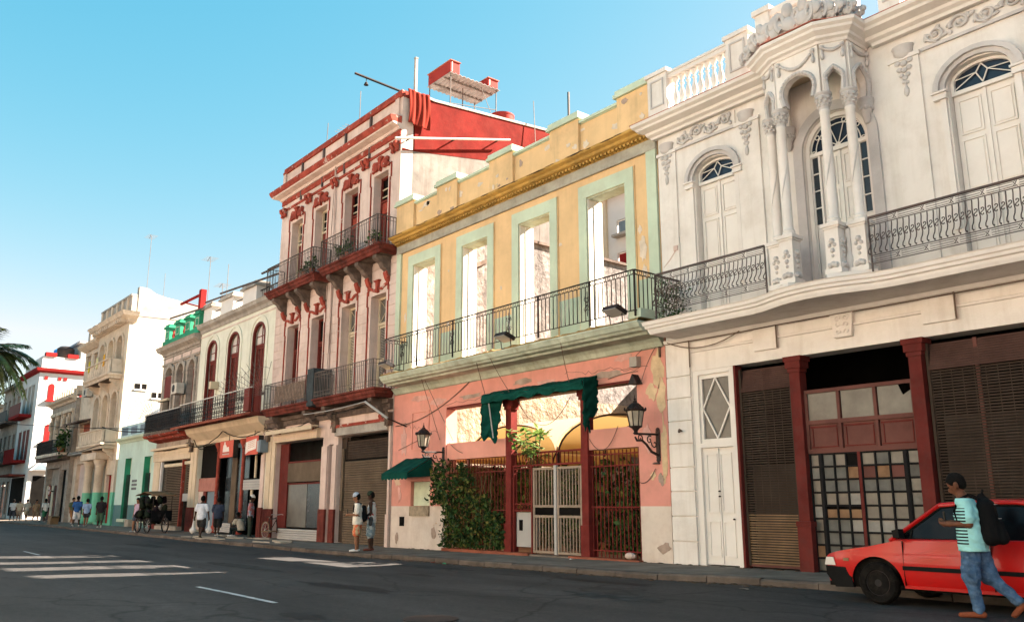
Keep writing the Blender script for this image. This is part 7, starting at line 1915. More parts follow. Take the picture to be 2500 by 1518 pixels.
for k in range(6): MB().box(-87.5+k*.6,-86.93+k*.6,13.38,13.44,2.95,3.08).build('stripe', M['pipe'] if k % 2 else M['redbright'], t)
MB().box(-87.5,-87.4,13.36,13.46,.4,2.94).box(-84.1,-84.0,13.36,13.46,.4,2.94).build('post', M['iron'], t)
t = thing('warning_sign', 'orange triangular warning sign by the far corner building', 'sign', (-86.6, 13.3, .5)); MB().prism([(-87.1,2.5),(-86.1,2.5),(-86.6,3.3)], 13.2, 13.24).build('triangle', mat('orange_sign', (.6,.22,.03)), t); MB().prism([(-86.85,2.62),(-86.35,2.62),(-86.6,3.02)], 13.185, 13.199).build('field', M['signdark'], t); MB().tube([(-86.6,13.26,.4),(-86.6,13.26,3.1)], .04, 6).build('post', M['iron'], t)
# ================================================================== palm at the left edge, wires over the street
def frond(L_, droop, n=26, fl=.55):
    mb = MB(); mid = []
    for i in range(n+1):
        u = i/n; mid.append(Vector((L_*u*(1-.18*u*droop), 0, L_*(.42*u - .62*droop*u*u))))
    mb.mi = 1; mb.tube(mid, [.03*(1-.8*i/n) for i in range(n+1)], 5); mb.mi = 0
    for i in range(3, n+1):
        p = mid[i]; d = (mid[i]-mid[i-1]).normalized()
        l = fl*L_*(.35+.65*math.sin(math.pi*(.12+.8*i/n)))*.5
        for s_ in (-1,1):
            for q in (0,1):
                o = Vector((0,s_,0))*.85 + d*(.75+.2*q) + Vector((0,0,-.25-.35*random.random()))
                e = p + o.normalized()*l*random.uniform(.8,1.1); w = Vector((0,0,1)).cross(o).normalized()*.022
                m_ = p+(e-p)*.5+Vector((0,0,.03))
                mb.face([p-w*.6, m_-w, m_+w, p+w*.6]); mb.face([m_-w, e, m_+w])
    return mb
random.seed(9)
def palm(x, y_, z0, zc, label, nf, L_):
    t = thing('palm_tree', label, 'palm', (x, y_, z0))
    MB().lathe([(.30,0),(.22,.6),(.18,zc-z0-1),(.2,zc-z0-.3),(.12,zc-z0+.1)], x, y_, z0, 12).build('trunk', M['trunk'], t, smooth=50)
    cr = thing_part('crown', t)
    mes = [frond(L_, dr).mesh('frond', [M['leafp'], M['stem']]) for dr in (.55,.9,1.3,1.7)]
    for k in range(nf):
        link('frond', mes[k % 4], cr, (x, y_, zc), rot=(random.uniform(-.15,.15), random.uniform(-.25,.2), k*2*math.pi/nf*3.0+random.uniform(-.2,.2)), scale=[random.uniform(.85,1.1)]*3)
palm(-35.05, 3.95, road_z(-35.05,3.95), 6.55, 'palm tree whose fronds reach in from the left edge', 70, 2.35)
t = thing('overhead_wire', 'black wire sagging across the far facades', 'wire', (-65, 13, 6)); MB().tube(sag((-92,13,8.9),(-44.84,W-.86,5.15),.15,20), .025, 5).build('wire', M['cable'], t); MB().box(-44.9,-44.7,W-.88,W-.8,5.05,5.2).build('clamp', M['iron'], t)
t = thing('overhead_wire', 'lower black wire between the dark iron balcony and the mint house', 'wire', (-55, W-.9, 5.2)); MB().tube(sag((-78,W-.9,5.0),(-58.2,W-.9,5.1),.2,12), .02, 5).tube(sag((-58.5,W-.9,6.2),(-50.1,W-.9,5.35),.1,10), .03, 5).build('wire', M['cable'], t); MB().box(-58.6,-58.4,W-.92,W-.84,5.05,5.2).build('clamp', M['iron'], t)
# ================================================================== people (smooth implicit bodies turned into one mesh each)
def surface_nets(F, org, h):
    s = F < 0
    nx, ny, nz = F.shape
    c = np.zeros((nx-1, ny-1, nz-1), np.int8)
    for i in (0,1):
        for j in (0,1):
            for k in (0,1): c += s[i:nx-1+i, j:ny-1+j, k:nz-1+k]
    act = (c > 0) & (c < 8)
    ii = np.argwhere(act); ids = -np.ones(act.shape, np.int64); ids[act] = np.arange(len(ii))
    acc = np.zeros((len(ii), 3)); cnt = np.zeros(len(ii))
    corners = [(i,j,k) for i in (0,1) for j in (0,1) for k in (0,1)]
    for a in corners:
        for ax in range(3):
            if a[ax]: continue
            b = list(a); b[ax] = 1
            fa = F[ii[:,0]+a[0], ii[:,1]+a[1], ii[:,2]+a[2]]; fb = F[ii[:,0]+b[0], ii[:,1]+b[1], ii[:,2]+b[2]]
            m = (fa < 0) != (fb < 0)
            t = fa[m]/(fa[m]-fb[m])
            p = np.tile(np.array(a, float), (m.sum(),1)); p[:,ax] = t
            acc[m] += p; cnt[m] += 1
    V = org + (ii + acc/cnt[:,None]) * h
    faces = []
    for ax in range(3):
        u, v = (ax+1) % 3, (ax+2) % 3
        sl0 = [slice(None)]*3; sl1 = [slice(None)]*3; sl0[ax] = slice(0,-1); sl1[ax] = slice(1,None)
        d = s[tuple(sl0)] != s[tuple(sl1)]
        e = np.argwhere(d); e = e[(e[:,u] > 0) & (e[:,v] > 0) & (e[:,u] < F.shape[u]-1) & (e[:,v] < F.shape[v]-1)]
        def cell(du, dv):
            q = e.copy(); q[:,u] -= du; q[:,v] -= dv; return ids[q[:,0],q[:,1],q[:,2]]
        q = np.stack([cell(1,1), cell(0,1), cell(0,0), cell(1,0)], 1)
        flip = ~s[e[:,0],e[:,1],e[:,2]]
        q[flip] = q[flip][:,::-1]
        faces.append(q)
    return V, np.concatenate(faces)
def sdf_mesh(name, prims, mats, res=.02, k=.03, cuts=(), wr=0.):
    """prims: (p, q, r1, r2[, squash]) rounded cones joined smoothly; cuts: (normal, offset) keeps n.x < d"""
    pts = np.array([p for pr in prims for p in pr[:2]], float); rm = max(max(pr[2], pr[3]) for pr in prims) + res*3
    lo, hi = pts.min(0)-rm, pts.max(0)+rm
    n = np.ceil((hi-lo)/res).astype(int)+1
    g = np.stack(np.meshgrid(*[lo[a]+np.arange(n[a])*res for a in range(3)], indexing='ij'), -1)
    F = None
    for pr in prims:
        p, q, r1, r2 = np.array(pr[0],float), np.array(pr[1],float), pr[2], pr[3]
        sq = np.array(pr[4]) if len(pr) > 4 else np.ones(3)
        b0 = np.maximum(((np.minimum(p,q)-max(r1,r2)-.12-lo)/res).astype(int),0); b1 = np.minimum(((np.maximum(p,q)+max(r1,r2)+.12-lo)/res).astype(int)+1, n)
        sl = tuple(slice(a,b) for a,b in zip(b0,b1))
        x = (g[sl]-p)/sq; d = (q-p)/sq; L2 = d@d
        t = np.clip((x@d)/L2,0,1) if L2 > 1e-9 else np.zeros(x.shape[:-1])
        f = (np.linalg.norm(x-t[...,None]*d, axis=-1) - (r1+(r2-r1)*t)) * sq.min()
        if F is None: F = np.full(tuple(n), 1.0)
        a = F[sl]; hh = np.clip(.5+.5*(a-f)/k, 0, 1)
        F[sl] = a*(1-hh)+f*hh - k*hh*(1-hh)
    if wr: F = F + wr*(np.sin(g[...,2]*38+g[...,0]*17+3*np.sin(g[...,1]*21))*np.sin(g[...,1]*29+g[...,2]*13) + .6*np.sin(g[...,2]*71-g[...,0]*33))
    for nn, dd in cuts: F = np.maximum(F, g@np.array(nn,float) - dd)
    V, Q = surface_nets(F, lo, res)
    me = bpy.data.meshes.new(name); me.from_pydata(V.tolist(), [], Q.tolist()); me.materials.append(mats); me.shade_smooth()
    return me

def skin_mat(name, c): return mat(name, c, rough=.55, var=.12, vscale=12., bump=.15, bscale=60., spec=.15)
SK = [skin_mat('skin_brown', (.12,.05,.028)), skin_mat('skin_tan', (.24,.11,.06)), skin_mat('skin_dark', (.055,.027,.017))]
M['hair'] = mat('black_hair', (.005,.0045,.004), rough=.8, spec=.1, var=.3, bscale=90., bump=.6)
CM = {}
def cm(c):
    k = tuple(round(v,3) for v in c)
    if k not in CM: CM[k] = mat('fabric_%d' % len(CM), c, rough=.95, var=.16, vscale=6., bump=.3, bscale=18., relief=.03, relief_s=7., spec=.08)
    return CM[k]
def V3(*a): return np.array(a, float)
def figure(label, loc, rz, H, skin, pose, top, bottom, shoes, hair=True, group=None, res=.02, fine=False):
    """local frame: forward = +x, left = +y"""
    t = thing('person', label, 'person', loc, group, rz, local=True)
    s = H/1.75
    J = dict(pel=V3(0,0,.94), chest=V3(0,0,1.24), neck=V3(.0,0,1.46), head=V3(.025,0,1.625),
             shL=V3(0,.175,1.40), shR=V3(0,-.175,1.40), elL=V3(-.02,.22,1.12), elR=V3(-.02,-.22,1.12), wrL=V3(.03,.22,.87), wrR=V3(.03,-.22,.87),
             hiL=V3(0,.09,.90), hiR=V3(0,-.09,.90), knL=V3(.02,.10,.50), knR=V3(.02,-.10,.50), anL=V3(0,.10,.085), anR=V3(0,-.10,.085), toL=V3(.17,.11,.035), toR=V3(.17,-.11,.035))
    for k_, v in pose.items(): J[k_] = V3(*v)
    for k_ in J: J[k_] = J[k_]*s
    wide = top.get('wide', 1.0)
    def sc(r): return r*s
    hd = J['head']; up = hd - J['neck']; up = up/np.linalg.norm(up); fw = V3(1,0,0); fw = fw - up*(fw@up); fw = fw/np.linalg.norm(fw); lt = np.cross(up, fw)
    B = [(hd+up*.03*s-fw*.012*s, hd+up*.035*s-fw*.012*s, sc(.098), sc(.098), (1.05,.86,1.1)), (hd-up*.05*s+fw*.02*s, hd-up*.075*s+fw*.03*s, sc(.068), sc(.052)),
         (hd-up*.02*s+fw*.09*s, hd-up*.032*s+fw*.102*s, sc(.013), sc(.016)), (hd-up*.03*s+lt*.085*s-fw*.01*s, hd+up*.01*s+lt*.09*s-fw*.018*s, sc(.016), sc(.02)), (hd-up*.03*s-lt*.085*s-fw*.01*s, hd+up*.01*s-lt*.09*s-fw*.018*s, sc(.016), sc(.02)),
         (hd-up*.055*s+fw*.085*s, hd-up*.062*s+fw*.088*s, sc(.014), sc(.012)),
         (J['neck']-up*.04*s, hd-up*.08*s, sc(.058), sc(.05)), (J['neck']-V3(0,0,.03)*s, J['chest'], sc(.09), sc(.125), (.8,1.25,1)), (J['chest'], J['pel'], sc(.125*wide), sc(.125), (.8,1.2,1))]
    for S in 'LR':
        y = 1 if S == 'L' else -1
        B += [(J['neck']-V3(0,0,.07)*s+V3(0,.05*y,0)*s, J['sh'+S], sc(.055), sc(.06)), (J['sh'+S], J['el'+S], sc(.055), sc(.042)), (J['el'+S], J['wr'+S], sc(.042), sc(.028)),
              (J['hi'+S], J['kn'+S], sc(.092), sc(.058)), (J['kn'+S], J['an'+S]+(J['kn'+S]-J['an'+S])*.55, sc(.056), sc(.058)), (J['an'+S]+(J['kn'+S]-J['an'+S])*.55, J['an'+S], sc(.056), sc(.038)),
              (J['an'+S]-V3(.03,0,.03)*s, J['to'+S], sc(.042), sc(.032), (1,1,.85))]
        w, e = J['wr'+S], J['el'+S]; d = (w-e)/np.linalg.norm(w-e)
        pl = w + d*.075*s; a = np.cross(d, V3(0,0,1) if abs(d[2]) < .8 else V3(1,0,0)); a = a/np.linalg.norm(a); b_ = np.cross(a, d)
        B += [(w, pl, sc(.03), sc(.034))]
        fr = .0095 if fine else .012
        curl = pose.get('_curl', V3(0,0,-1.)); curl = np.array(curl, float); curl = curl - d*(curl@d); curl = curl/max(1e-6, np.linalg.norm(curl)); side = np.cross(d, curl)
        for q, ln in enumerate((.065,.075,.07,.055)):
            o = pl + side*(.027-.018*q)*s; m1 = o + d*ln*.55*s + curl*.012*s; m2 = m1 + d*ln*.35*s + curl*.03*s
            B += [(o, m1, sc(fr), sc(fr)), (m1, m2, sc(fr), sc(fr*.85))]
        th = w + d*.03*s + side*.03*s; B += [(th, th + (d*.04+side*.02+curl*.02)*s, sc(fr*1.15), sc(fr))]
    body = sdf_mesh('body', B, skin, res, .028*s)
    link('body', body, t)
    # hair or hat
    if hair:
        hm = sdf_mesh('hair', [(hd+up*.045*s-fw*.02*s, hd+up*.05*s-fw*.02*s, sc(.105), sc(.105), (1.05,.88,1.05)), (hd-up*.01*s-fw*.05*s, hd+up*.03*s-fw*.04*s, sc(.075), sc(.085))] + ([(hd-fw*.1*s, J['neck']-V3(.08,0,.08)*s, sc(.07), sc(.04))] if top.get('long') else []), M['hair'], min(res,.015), .03*s,
                      [(tuple(fw*.8-up*.45), float((hd+fw*.045*s-up*.0*s)@(fw*.8-up*.45)))])
        link('hair', hm, t)
    if top.get('cap'):
        c_ = top['cap']
        cpm = sdf_mesh('cap', [(hd+up*.06*s-fw*.012*s, hd+up*.07*s-fw*.012*s, sc(.107), sc(.105), (1.06,.9,1.0)), (hd+up*.05*s+fw*.09*s, hd+up*.04*s+fw*.16*s, sc(.05), sc(.035), (1,1.3,.25))], cm(c_), min(res,.014), .02, [((0,0,-1) if True else None, -float((hd+up*.03*s)[2]))])
        link('cap', cpm, t)
    if top.get('eyes'):
        mb = MB()
        for y in (1,-1): mb.blob(tuple(hd+up*.0*s+fw*.084*s+lt*.034*s*y), .011*s, 6, 4)
        mb.build('eyes', M['hair'], t, smooth=50)
    # shirt
    o = .016
    hem = J['pel']-V3(0,0,top.get('hem',.06))*s
    P = [(J['neck']-V3(0,0,.05)*s, J['chest'], sc(.10+o), sc(.135*wide+o), (.82,1.25,1)), (J['chest'], J['pel'], sc(.135*wide+o), sc(.14*wide+o), (.85,1.18,1)), (J['pel'], hem, sc(.14*wide+o), sc(.145*wide+o), (.85,1.15,1))]
    sl = top.get('sleeve', .75)
    for S in 'LR':
        y = 1 if S == 'L' else -1
        P += [(J['neck']-V3(0,0,.075)*s+V3(0,.06*y,0)*s, J['sh'+S], sc(.06+o), sc(.064+o))] if sl > 0 else []
        if sl > 0:
            e = J['sh'+S]+(J['el'+S]-J['sh'+S])*min(1,sl); P += [(J['sh'+S], e, sc(.064+o), sc(.072+o))]
            if sl > 1: P += [(J['el'+S], J['el'+S]+(J['wr'+S]-J['el'+S])*(sl-1), sc(.05+o), sc(.04+o))]
    link('shirt', sdf_mesh('shirt', P, cm(top['c']) if not top.get('mat') else top['mat'], res, .03, [((0,0,-1), -float(hem[2]-.01)), ((0,0,1), float(J['neck'][2]-.015*s))], wr=.0045), t)
    # trousers, shorts or skirt
    ln = bottom.get('len', 2.0)
    P = [(J['pel']+V3(0,0,.05)*s, (J['hiL']+J['hiR'])/2-V3(0,0,.04)*s, sc(.128+o*.6), sc(.125+o*.6), (.85,1.2,1))]
    ends = []
    for S in 'LR':
        h_, kn, an = J['hi'+S], J['kn'+S], J['an'+S]
        e = h_+(kn-h_)*min(1,ln); P += [(h_, e, sc(.10+o*.6), sc(.075+o+bottom.get('flare',0)))]
        if ln > 1: P += [(kn, kn+(an-kn)*(ln-1)*.97, sc(.072+o*.5), sc(.055+o*.6))]
    link(bottom.get('name','trousers'), sdf_mesh('trousers', P, cm(bottom['c']) if not bottom.get('mat') else bottom['mat'], res, .02, [((0,0,1), float(J['pel'][2]+.06*s))], wr=.0055), t)
    if shoes:
        for S in 'LR': link('shoe', sdf_mesh('shoe', [(J['an'+S]-V3(.035,0,.035)*s, J['to'+S]+V3(.01,0,0)*s, sc(.046), sc(.038), (1,.95,.85))], cm(shoes), min(res,.016), .02), t)
    return t, J, s
def bag_on(t, parts, name='backpack', m_=None, res=.02, k=.03): link(name, sdf_mesh(name, parts, m_, res, k), t)
BLACK = mat('black_nylon', (.006,.006,.0065), rough=.85, var=.3, bump=.3, bscale=20., relief=.02, relief_s=9., spec=.12)
def stripes():
    m = mat('striped_turquoise_cotton', (.30,.62,.62), rough=.95, var=.08, vscale=5., bump=.3, bscale=18., relief=.035, relief_s=7., spec=.08)
    nt = m.node_tree; N = nt.nodes; L = nt.links; b = N['Principled BSDF']
    src = b.inputs['Base Color'].links[0].from_socket
    tc = N.new('ShaderNodeTexCoord'); sx = N.new('ShaderNodeSeparateXYZ'); L.new(tc.outputs['Object'], sx.inputs[0])
    f = N.new('ShaderNodeMath'); f.operation = 'FRACT'; mu = N.new('ShaderNodeMath'); mu.operation = 'MULTIPLY'; mu.inputs[1].default_value = 26.; L.new(sx.outputs[2], mu.inputs[0]); L.new(mu.outputs[0], f.inputs[0])
    g = N.new('ShaderNodeMath'); g.operation = 'GREATER_THAN'; g.inputs[1].default_value = .52; L.new(f.outputs[0], g.inputs[0])
    a = N.new('ShaderNodeMath'); a.operation = 'GREATER_THAN'; a.inputs[1].default_value = .015; L.new(sx.outputs[0], a.inputs[0])
    z1 = N.new('ShaderNodeMath'); z1.operation = 'LESS_THAN'; z1.inputs[1].default_value = 1.30; L.new(sx.outputs[2], z1.inputs[0])
    z2 = N.new('ShaderNodeMath'); z2.operation = 'GREATER_THAN'; z2.inputs[1].default_value = .86; L.new(sx.outputs[2], z2.inputs[0])
    for q in (a, z1, z2):
        p = N.new('ShaderNodeMath'); p.operation = 'MULTIPLY'; L.new(g.outputs[0], p.inputs[0]); L.new(q.outputs[0], p.inputs[1]); g = p
    mx = N.new('ShaderNodeMix'); mx.data_type = 'RGBA'; L.new(g.outputs[0], mx.inputs['Factor']); L.new(src, mx.inputs[6]); mx.inputs[7].default_value = (.015,.018,.022,1)
    L.new(mx.outputs[2], b.inputs['Base Color']); return m
def two_tone(name, a, b_, scale, thr=.5):
    m = mat(name, a, rough=.9, var=.08, bump=.2); nt = m.node_tree; N = nt.nodes; L = nt.links; b = N['Principled BSDF']; src = b.inputs['Base Color'].links[0].from_socket
    n = N.new('ShaderNodeTexNoise'); n.inputs['Scale'].default_value = scale; g = N.new('ShaderNodeNewGeometry'); L.new(g.outputs['Position'], n.inputs['Vector'])
    r = N.new('ShaderNodeMath'); r.operation = 'GREATER_THAN'; r.inputs[1].default_value = thr; L.new(n.outputs[0], r.inputs[0])
    mx = N.new('ShaderNodeMix'); mx.data_type = 'RGBA'; L.new(r.outputs[0], mx.inputs['Factor']); L.new(src, mx.inputs[6]); mx.inputs[7].default_value = (*b_,1); L.new(mx.outputs[2], b.inputs['Base Color']); return m
denim = mat('worn_denim', (.055,.11,.20), rough=.85, var=.3, vscale=7., dirt=(.20,.28,.36), dirt_amt=.35, bump=.4, bscale=25., relief=.035, relief_s=8., spec=.08)
def gz(x, y): return walk_z(x, y) if y > interp(KERBY, x) else road_z(x, y)

# --- man with backpack walking past the red car, looking at his phone
px_, py_ = -4.95, 11.38
t, J, s = figure('man in turquoise striped shirt and jeans with black backpack walking past the red car', (px_, py_, gz(px_,py_)-.005), R(196), 1.73, SK[0],
    dict(pel=(0,0,.93), chest=(.02,0,1.23), neck=(.06,0,1.45), head=(.125,0,1.60), shL=(.03,.18,1.38), shR=(.03,-.18,1.38), elL=(-.01,.24,1.12), elR=(.03,-.24,1.12), wrL=(.22,.13,1.12), wrR=(.24,-.10,1.13),
         hiL=(.02,.09,.90), hiR=(-.02,-.09,.90), knL=(.05,.10,.49), knR=(-.12,-.09,.50), anL=(.0,.10,.085), anR=(-.42,-.09,.20), toL=(.19,.11,.035), toR=(-.36,-.09,.045), _curl=(.2,0,.9)),
    dict(mat=stripes(), hem=.13, sleeve=.72, wide=1.30, eyes=True), dict(mat=denim, len=1.97, flare=.022), (.22,.065,.032), res=.0105, fine=True)
bag_on(t, [(V3(-.19,.07,1.33)*s, V3(-.22,.08,.98)*s, .10, .12), (V3(-.19,-.07,1.33)*s, V3(-.22,-.08,.98)*s, .10, .12), (V3(-.31,.05,1.12)*s, V3(-.33,.06,.95)*s, .05, .075), (V3(-.31,-.05,1.12)*s, V3(-.33,-.06,.95)*s, .05, .075), (V3(-.15,0,1.45)*s, V3(-.17,0,1.38)*s, .05, .09)], m_=BLACK, res=.012, k=.018)
for zz in (1.19, 1.36): MB().tube([tuple(V3(-.335+.06*abs(q)*4*abs(q)-(.0 if zz < 1.3 else -.03), q, zz)*s) for q in (-.14,-.09,-.04,.0,.04,.09,.14)], .006, 4).build('zip', M['lightgrey'], t)
MB().tube([tuple(V3(*p)*s) for p in ((-.16,-.04,1.49),(-.17,-.02,1.54),(-.17,.02,1.54),(-.16,.04,1.49))], .010, 5).build('grab_loop', BLACK, t)
mb = MB()
for y in (.12,-.12): mb.tube([tuple(V3(*p)*s) for p in ((-.12,y,1.42),(-.02,y*1.1,1.475),(.09,y*1.15,1.42),(.155,y*1.2,1.28),(.12,y*1.4,1.14),(-.05,y*1.5,1.06))], .026, 6, flat=.5)
mb.build('strap', BLACK, t, smooth=60)
MB().box(.285,.30,-.03,.045,1.12,1.26).build('phone', M['signdark'], t)
# --- two men at the kerb
x, y = -23.2, 12.98
t, J, s = figure('man in white T-shirt and pale cap looking at his phone by the kerb', (x,y,gz(x,y)), R(232), 1.68, SK[1],
    dict(head=(.07,0,1.61), neck=(.03,0,1.46), elL=(.0,.24,1.10), wrL=(.24,.12,1.10), elR=(.02,-.24,1.10), wrR=(.25,-.08,1.11), hiL=(0,.08,.9), hiR=(0,-.08,.9)), dict(c=(.70,.66,.58), hem=.12, wide=1.2, cap=(.42,.47,.55)),
    dict(mat=two_tone('patterned_shorts',(.55,.38,.22),(.62,.16,.08),9.,.52), len=.86, flare=.03, name='shorts'), (.72,.70,.68), res=.0135)
bag_on(t, [(V3(-.16,0,1.30)*s, V3(-.18,0,1.0)*s, .09,.11)], m_=BLACK)
MB().tube([tuple(V3(*p)*s) for p in ((-.12,.14,1.42),(0,.16,1.475),(.11,.16,1.38),(.12,.2,1.2),(-.08,.2,1.05))], .022, 6).build('strap', BLACK, t, smooth=60)
MB().box(.30,.315,-.02,.05,1.09,1.22).build('phone', M['signdark'], t)
x, y = -23.3, 13.5
t, J, s = figure('man in printed white tank top and dark cap beside the man in pale cap', (x,y,gz(x,y)), R(225), 1.72, SK[2],
    dict(head=(.05,0,1.62), elL=(-.04,.25,1.12), wrL=(.14,.18,1.02), elR=(-.02,-.24,1.12), wrR=(.18,-.06,1.04), toL=(.16,.13,.035)), dict(mat=two_tone('printed_tank_top',(.70,.67,.62),(.50,.05,.05),5.,.60), hem=.10, sleeve=0, cap=(.03,.045,.03)),
    dict(mat=two_tone('acid_wash_denim',(.42,.47,.48),(.20,.27,.30),11.,.5), len=1.25, flare=.02, name='shorts'), (.16,.05,.035), res=.0135)
bag_on(t, [(V3(-.05,.26,.95)*s, V3(-.04,.27,.80)*s, .07,.06,(1,.6,1))], 'shoulder_bag', cm((.05,.05,.05)))
# --- people along the shops
x, y = -36.3, 13.05
WALK = dict(knL=(.16,.10,.52), anL=(.24,.10,.10), toL=(.40,.11,.05), knR=(-.05,-.09,.50), anR=(-.30,-.09,.16), toR=(-.20,-.09,.04))
t, J, s = figure('man in white T-shirt and black shorts walking away with two white bags', (x,y,gz(x,y)), R(142), 1.68, SK[2], dict(WALK, elL=(-.02,.26,1.12), wrL=(.0,.30,.88), elR=(-.02,-.26,1.12), wrR=(.0,-.30,.88)), dict(c=(.62,.64,.70), hem=.16, wide=1.12), dict(c=(.03,.03,.03), len=.9, flare=.03, name='shorts'), (.10,.08,.05))
for k, yy in enumerate((.32,-.32)):
    b_ = thing('plastic_bag', ('white plastic bag in the left hand of the man walking away','white plastic bag in the right hand of the man walking away')[k], 'bag', (x,y,gz(x,y)), 'white plastic bags', R(142), local=True)
    link('sack', sdf_mesh('sack', [(V3(0,yy,.34), V3(.02,yy,.46), .14, .05, (.8,1,1.1)), (V3(0,yy,.44), V3(0,yy,.74), .05, .02)], M['farwhite'], .02, .04), b_); MB().tube([(0,yy,.72),(0,yy+.02,.78),(0,yy,.80)], .012, 5).build('handle', M['farwhite'], b_)
x, y = -37.3, 14.1
figure('man in dark shirt and black shorts walking ahead of the man with bags', (x,y,gz(x,y)), R(150), 1.62, SK[2], dict(WALK, elL=(.03,.24,1.12), wrL=(.2,.2,1.16)), dict(c=(.045,.055,.085), hem=.12, wide=1.12), dict(c=(.02,.02,.02), len=1.0, flare=.03, name='shorts'), (.6,.58,.55))
x, y = -37.0, 14.95
figure('seated person in pale top on the shop step beside the man in white hat', (x,y,gz(x,y)-.02), R(200), 1.62, SK[2], dict(pel=(-.12,0,.36), chest=(-.03,0,.62), neck=(.06,0,.82), head=(.13,0,.96), shL=(.04,.18,.78), shR=(.04,-.18,.78), elL=(.16,.22,.56), elR=(.18,-.22,.56), wrL=(.32,.12,.66), wrR=(.34,-.1,.66), hiL=(-.05,.09,.34), hiR=(-.05,-.09,.34), knL=(.36,.14,.44), knR=(.36,-.12,.46), anL=(.40,.14,.09), anR=(.46,-.12,.09), toL=(.56,.15,.04), toR=(.62,-.12,.04)), dict(c=(.55,.46,.36)), dict(c=(.025,.035,.035), len=1.9), (.72,.70,.66))
x, y = -34.9, 14.55
t, J, s = figure('man in white hat and faded plaid shirt with dark trousers standing by the shop pier', (x,y,gz(x,y)), R(60), 1.70, SK[2], dict(), dict(mat=two_tone('faded_plaid',(.30,.33,.40),(.34,.12,.12),6.,.5), hem=.1, sleeve=1.7, cap=(.72,.68,.60)), dict(c=(.035,.045,.035), len=1.97), (.03,.03,.03))
# bicycle
def bicycle(loc, rz):
    t = thing('bicycle', 'black bicycle with tan tyres leaning by the shop pier', 'bicycle', loc, None, rz, local=True)
    for k, xx in enumerate((-.5,.5)):
        w_ = thing_part('wheel', t); w_.location = (xx,0,.34); WL[w_.name] = (0,0,0)
        MB().tube([(.32*math.cos(a*math.pi/16),0,.32*math.sin(a*math.pi/16)) for a in range(32)], .02, 6, closed=True).build('tyre', M['slat_l'], w_, smooth=60)
        MB().tube([(.29*math.cos(a*math.pi/16),0,.29*math.sin(a*math.pi/16)) for a in range(32)], .01, 4, closed=True).build('rim', M['lightgrey'], w_)
        mb = MB()
        for a in range(14): mb.tube([(0,.02*(-1)**a,0),(.29*math.cos(a*math.pi/7),0,.29*math.sin(a*math.pi/7))], .0035, 4)
        mb.tube([(0,-.04,0),(0,.04,0)], .025, 8); mb.build('spokes', M['lightgrey'], w_)
    mb = MB()
    for a, b_ in (((-.5,0,.34),(-.10,0,.30)),((-.10,0,.30),(-.22,0,.80)),((-.5,0,.34),(-.20,0,.74)),((-.10,0,.30),(.34,0,.72)),((-.20,0,.76),(.32,0,.80)),((.5,0,.34),(.32,0,.86))): mb.tube([a,b_], .018, 6)
    mb.build('frame', M['iron'], t, smooth=60)
    MB().tube([(.42,-.26,.94),(.38,-.2,.96),(.32,0,.93),(.38,.2,.96),(.42,.26,.94)], .014, 6).build('handlebar', M['lightgrey'], t, smooth=60)
    MB().prism([(-.36,.84),(-.34,.87),(-.06,.87),(-.06,.84)], -.06, .06).build('saddle', M['iron'], t); MB().tube([(-.22,0,.78),(-.22,0,.86)], .014, 6).build('seat_post', M['lightgrey'], t)
    MB().lathe([(.09,-.01),(.09,.01)], n=16).build('chainring', M['lightgrey'], t).rotation_euler = (0,0,0)
    c = t.children[-1]; c.location = (-.10,0,.30); c.rotation_euler = (R(90),0,0)
    MB().tube([(-.10,-.08,.30),(.04,-.08,.24)], .01, 5).box(.0,.09,-.14,-.08,.225,.25).tube([(-.10,.08,.30),(-.24,.08,.36)], .01, 5).build('crank', M['iron'], t)
bicycle((-33.5,14.86,gz(-33.5,14.86)), R(4))
# woman and cargo tricycle
x, y = -45.3, 13.1
figure('woman in lilac sleeveless top and dark shorts beside the loaded tricycle cart', (x,y,gz(x,y)), R(-60), 1.62, SK[1], dict(elL=(.0,.27,1.12), wrL=(.1,.2,.92), knR=(.1,-.1,.5), anR=(.12,-.1,.09), toR=(.28,-.1,.04)), dict(c=(.46,.34,.44), hem=.1, sleeve=0), dict(c=(.06,.07,.10), len=.62, flare=.02, name='shorts'), (.68,.66,.62))
t = thing('tricycle_cart', 'loaded dark tricycle cart with tan canopy parked by the mint house', 'cart', (-43.9,13.5,gz(-43.9,13.5)), None, R(8), local=True)
o = cloth(lambda u, v: (-.95+1.9*u, -.6+1.2*v, 1.72+.16*math.sin(math.pi*u)*(1)+.05*math.sin(math.pi*v)+.02*math.sin(u*17)), 16, 8, 'canopy', t, mat('brown_canvas_canopy', (.22,.13,.07), var=.2)); 
for xx in (-.7,.7):
    for yy in (-.45,.45): MB().tube([(xx,yy,.7),(xx*1.05,yy,1.75)], .02, 5).build('post', M['iron'], t)
MB().box(-.75,.75,-.5,.5,.52,.62).box(-.75,-.71,-.5,.5,.62,1.05).box(.71,.75,-.5,.5,.62,1.05).build('tray', BLACK, t)
for k in range(3):
    w_ = thing_part('wheel', t); w_.location = ((-.5,.5,1.15)[k], (-.55,-.55,0)[k], .36); WL[w_.name] = (0,0,0)
    MB().tube([(.33*math.cos(a*math.pi/12),0,.33*math.sin(a*math.pi/12)) for a in range(24)], .035, 6, closed=True).build('tyre', M['iron'], w_, smooth=60)
    mb = MB(); 
    for a in range(10): mb.tube([(0,0,0),(.31*math.cos(a*math.pi/5),0,.31*math.sin(a*math.pi/5))], .006, 4)
    mb.build('spokes', M['lightgrey'], w_)
MB().tube([(.7,0,.5),(1.1,0,.9),(1.15,0,.36)], .025, 6).build('fork', M['iron'], t)
random.seed(17)
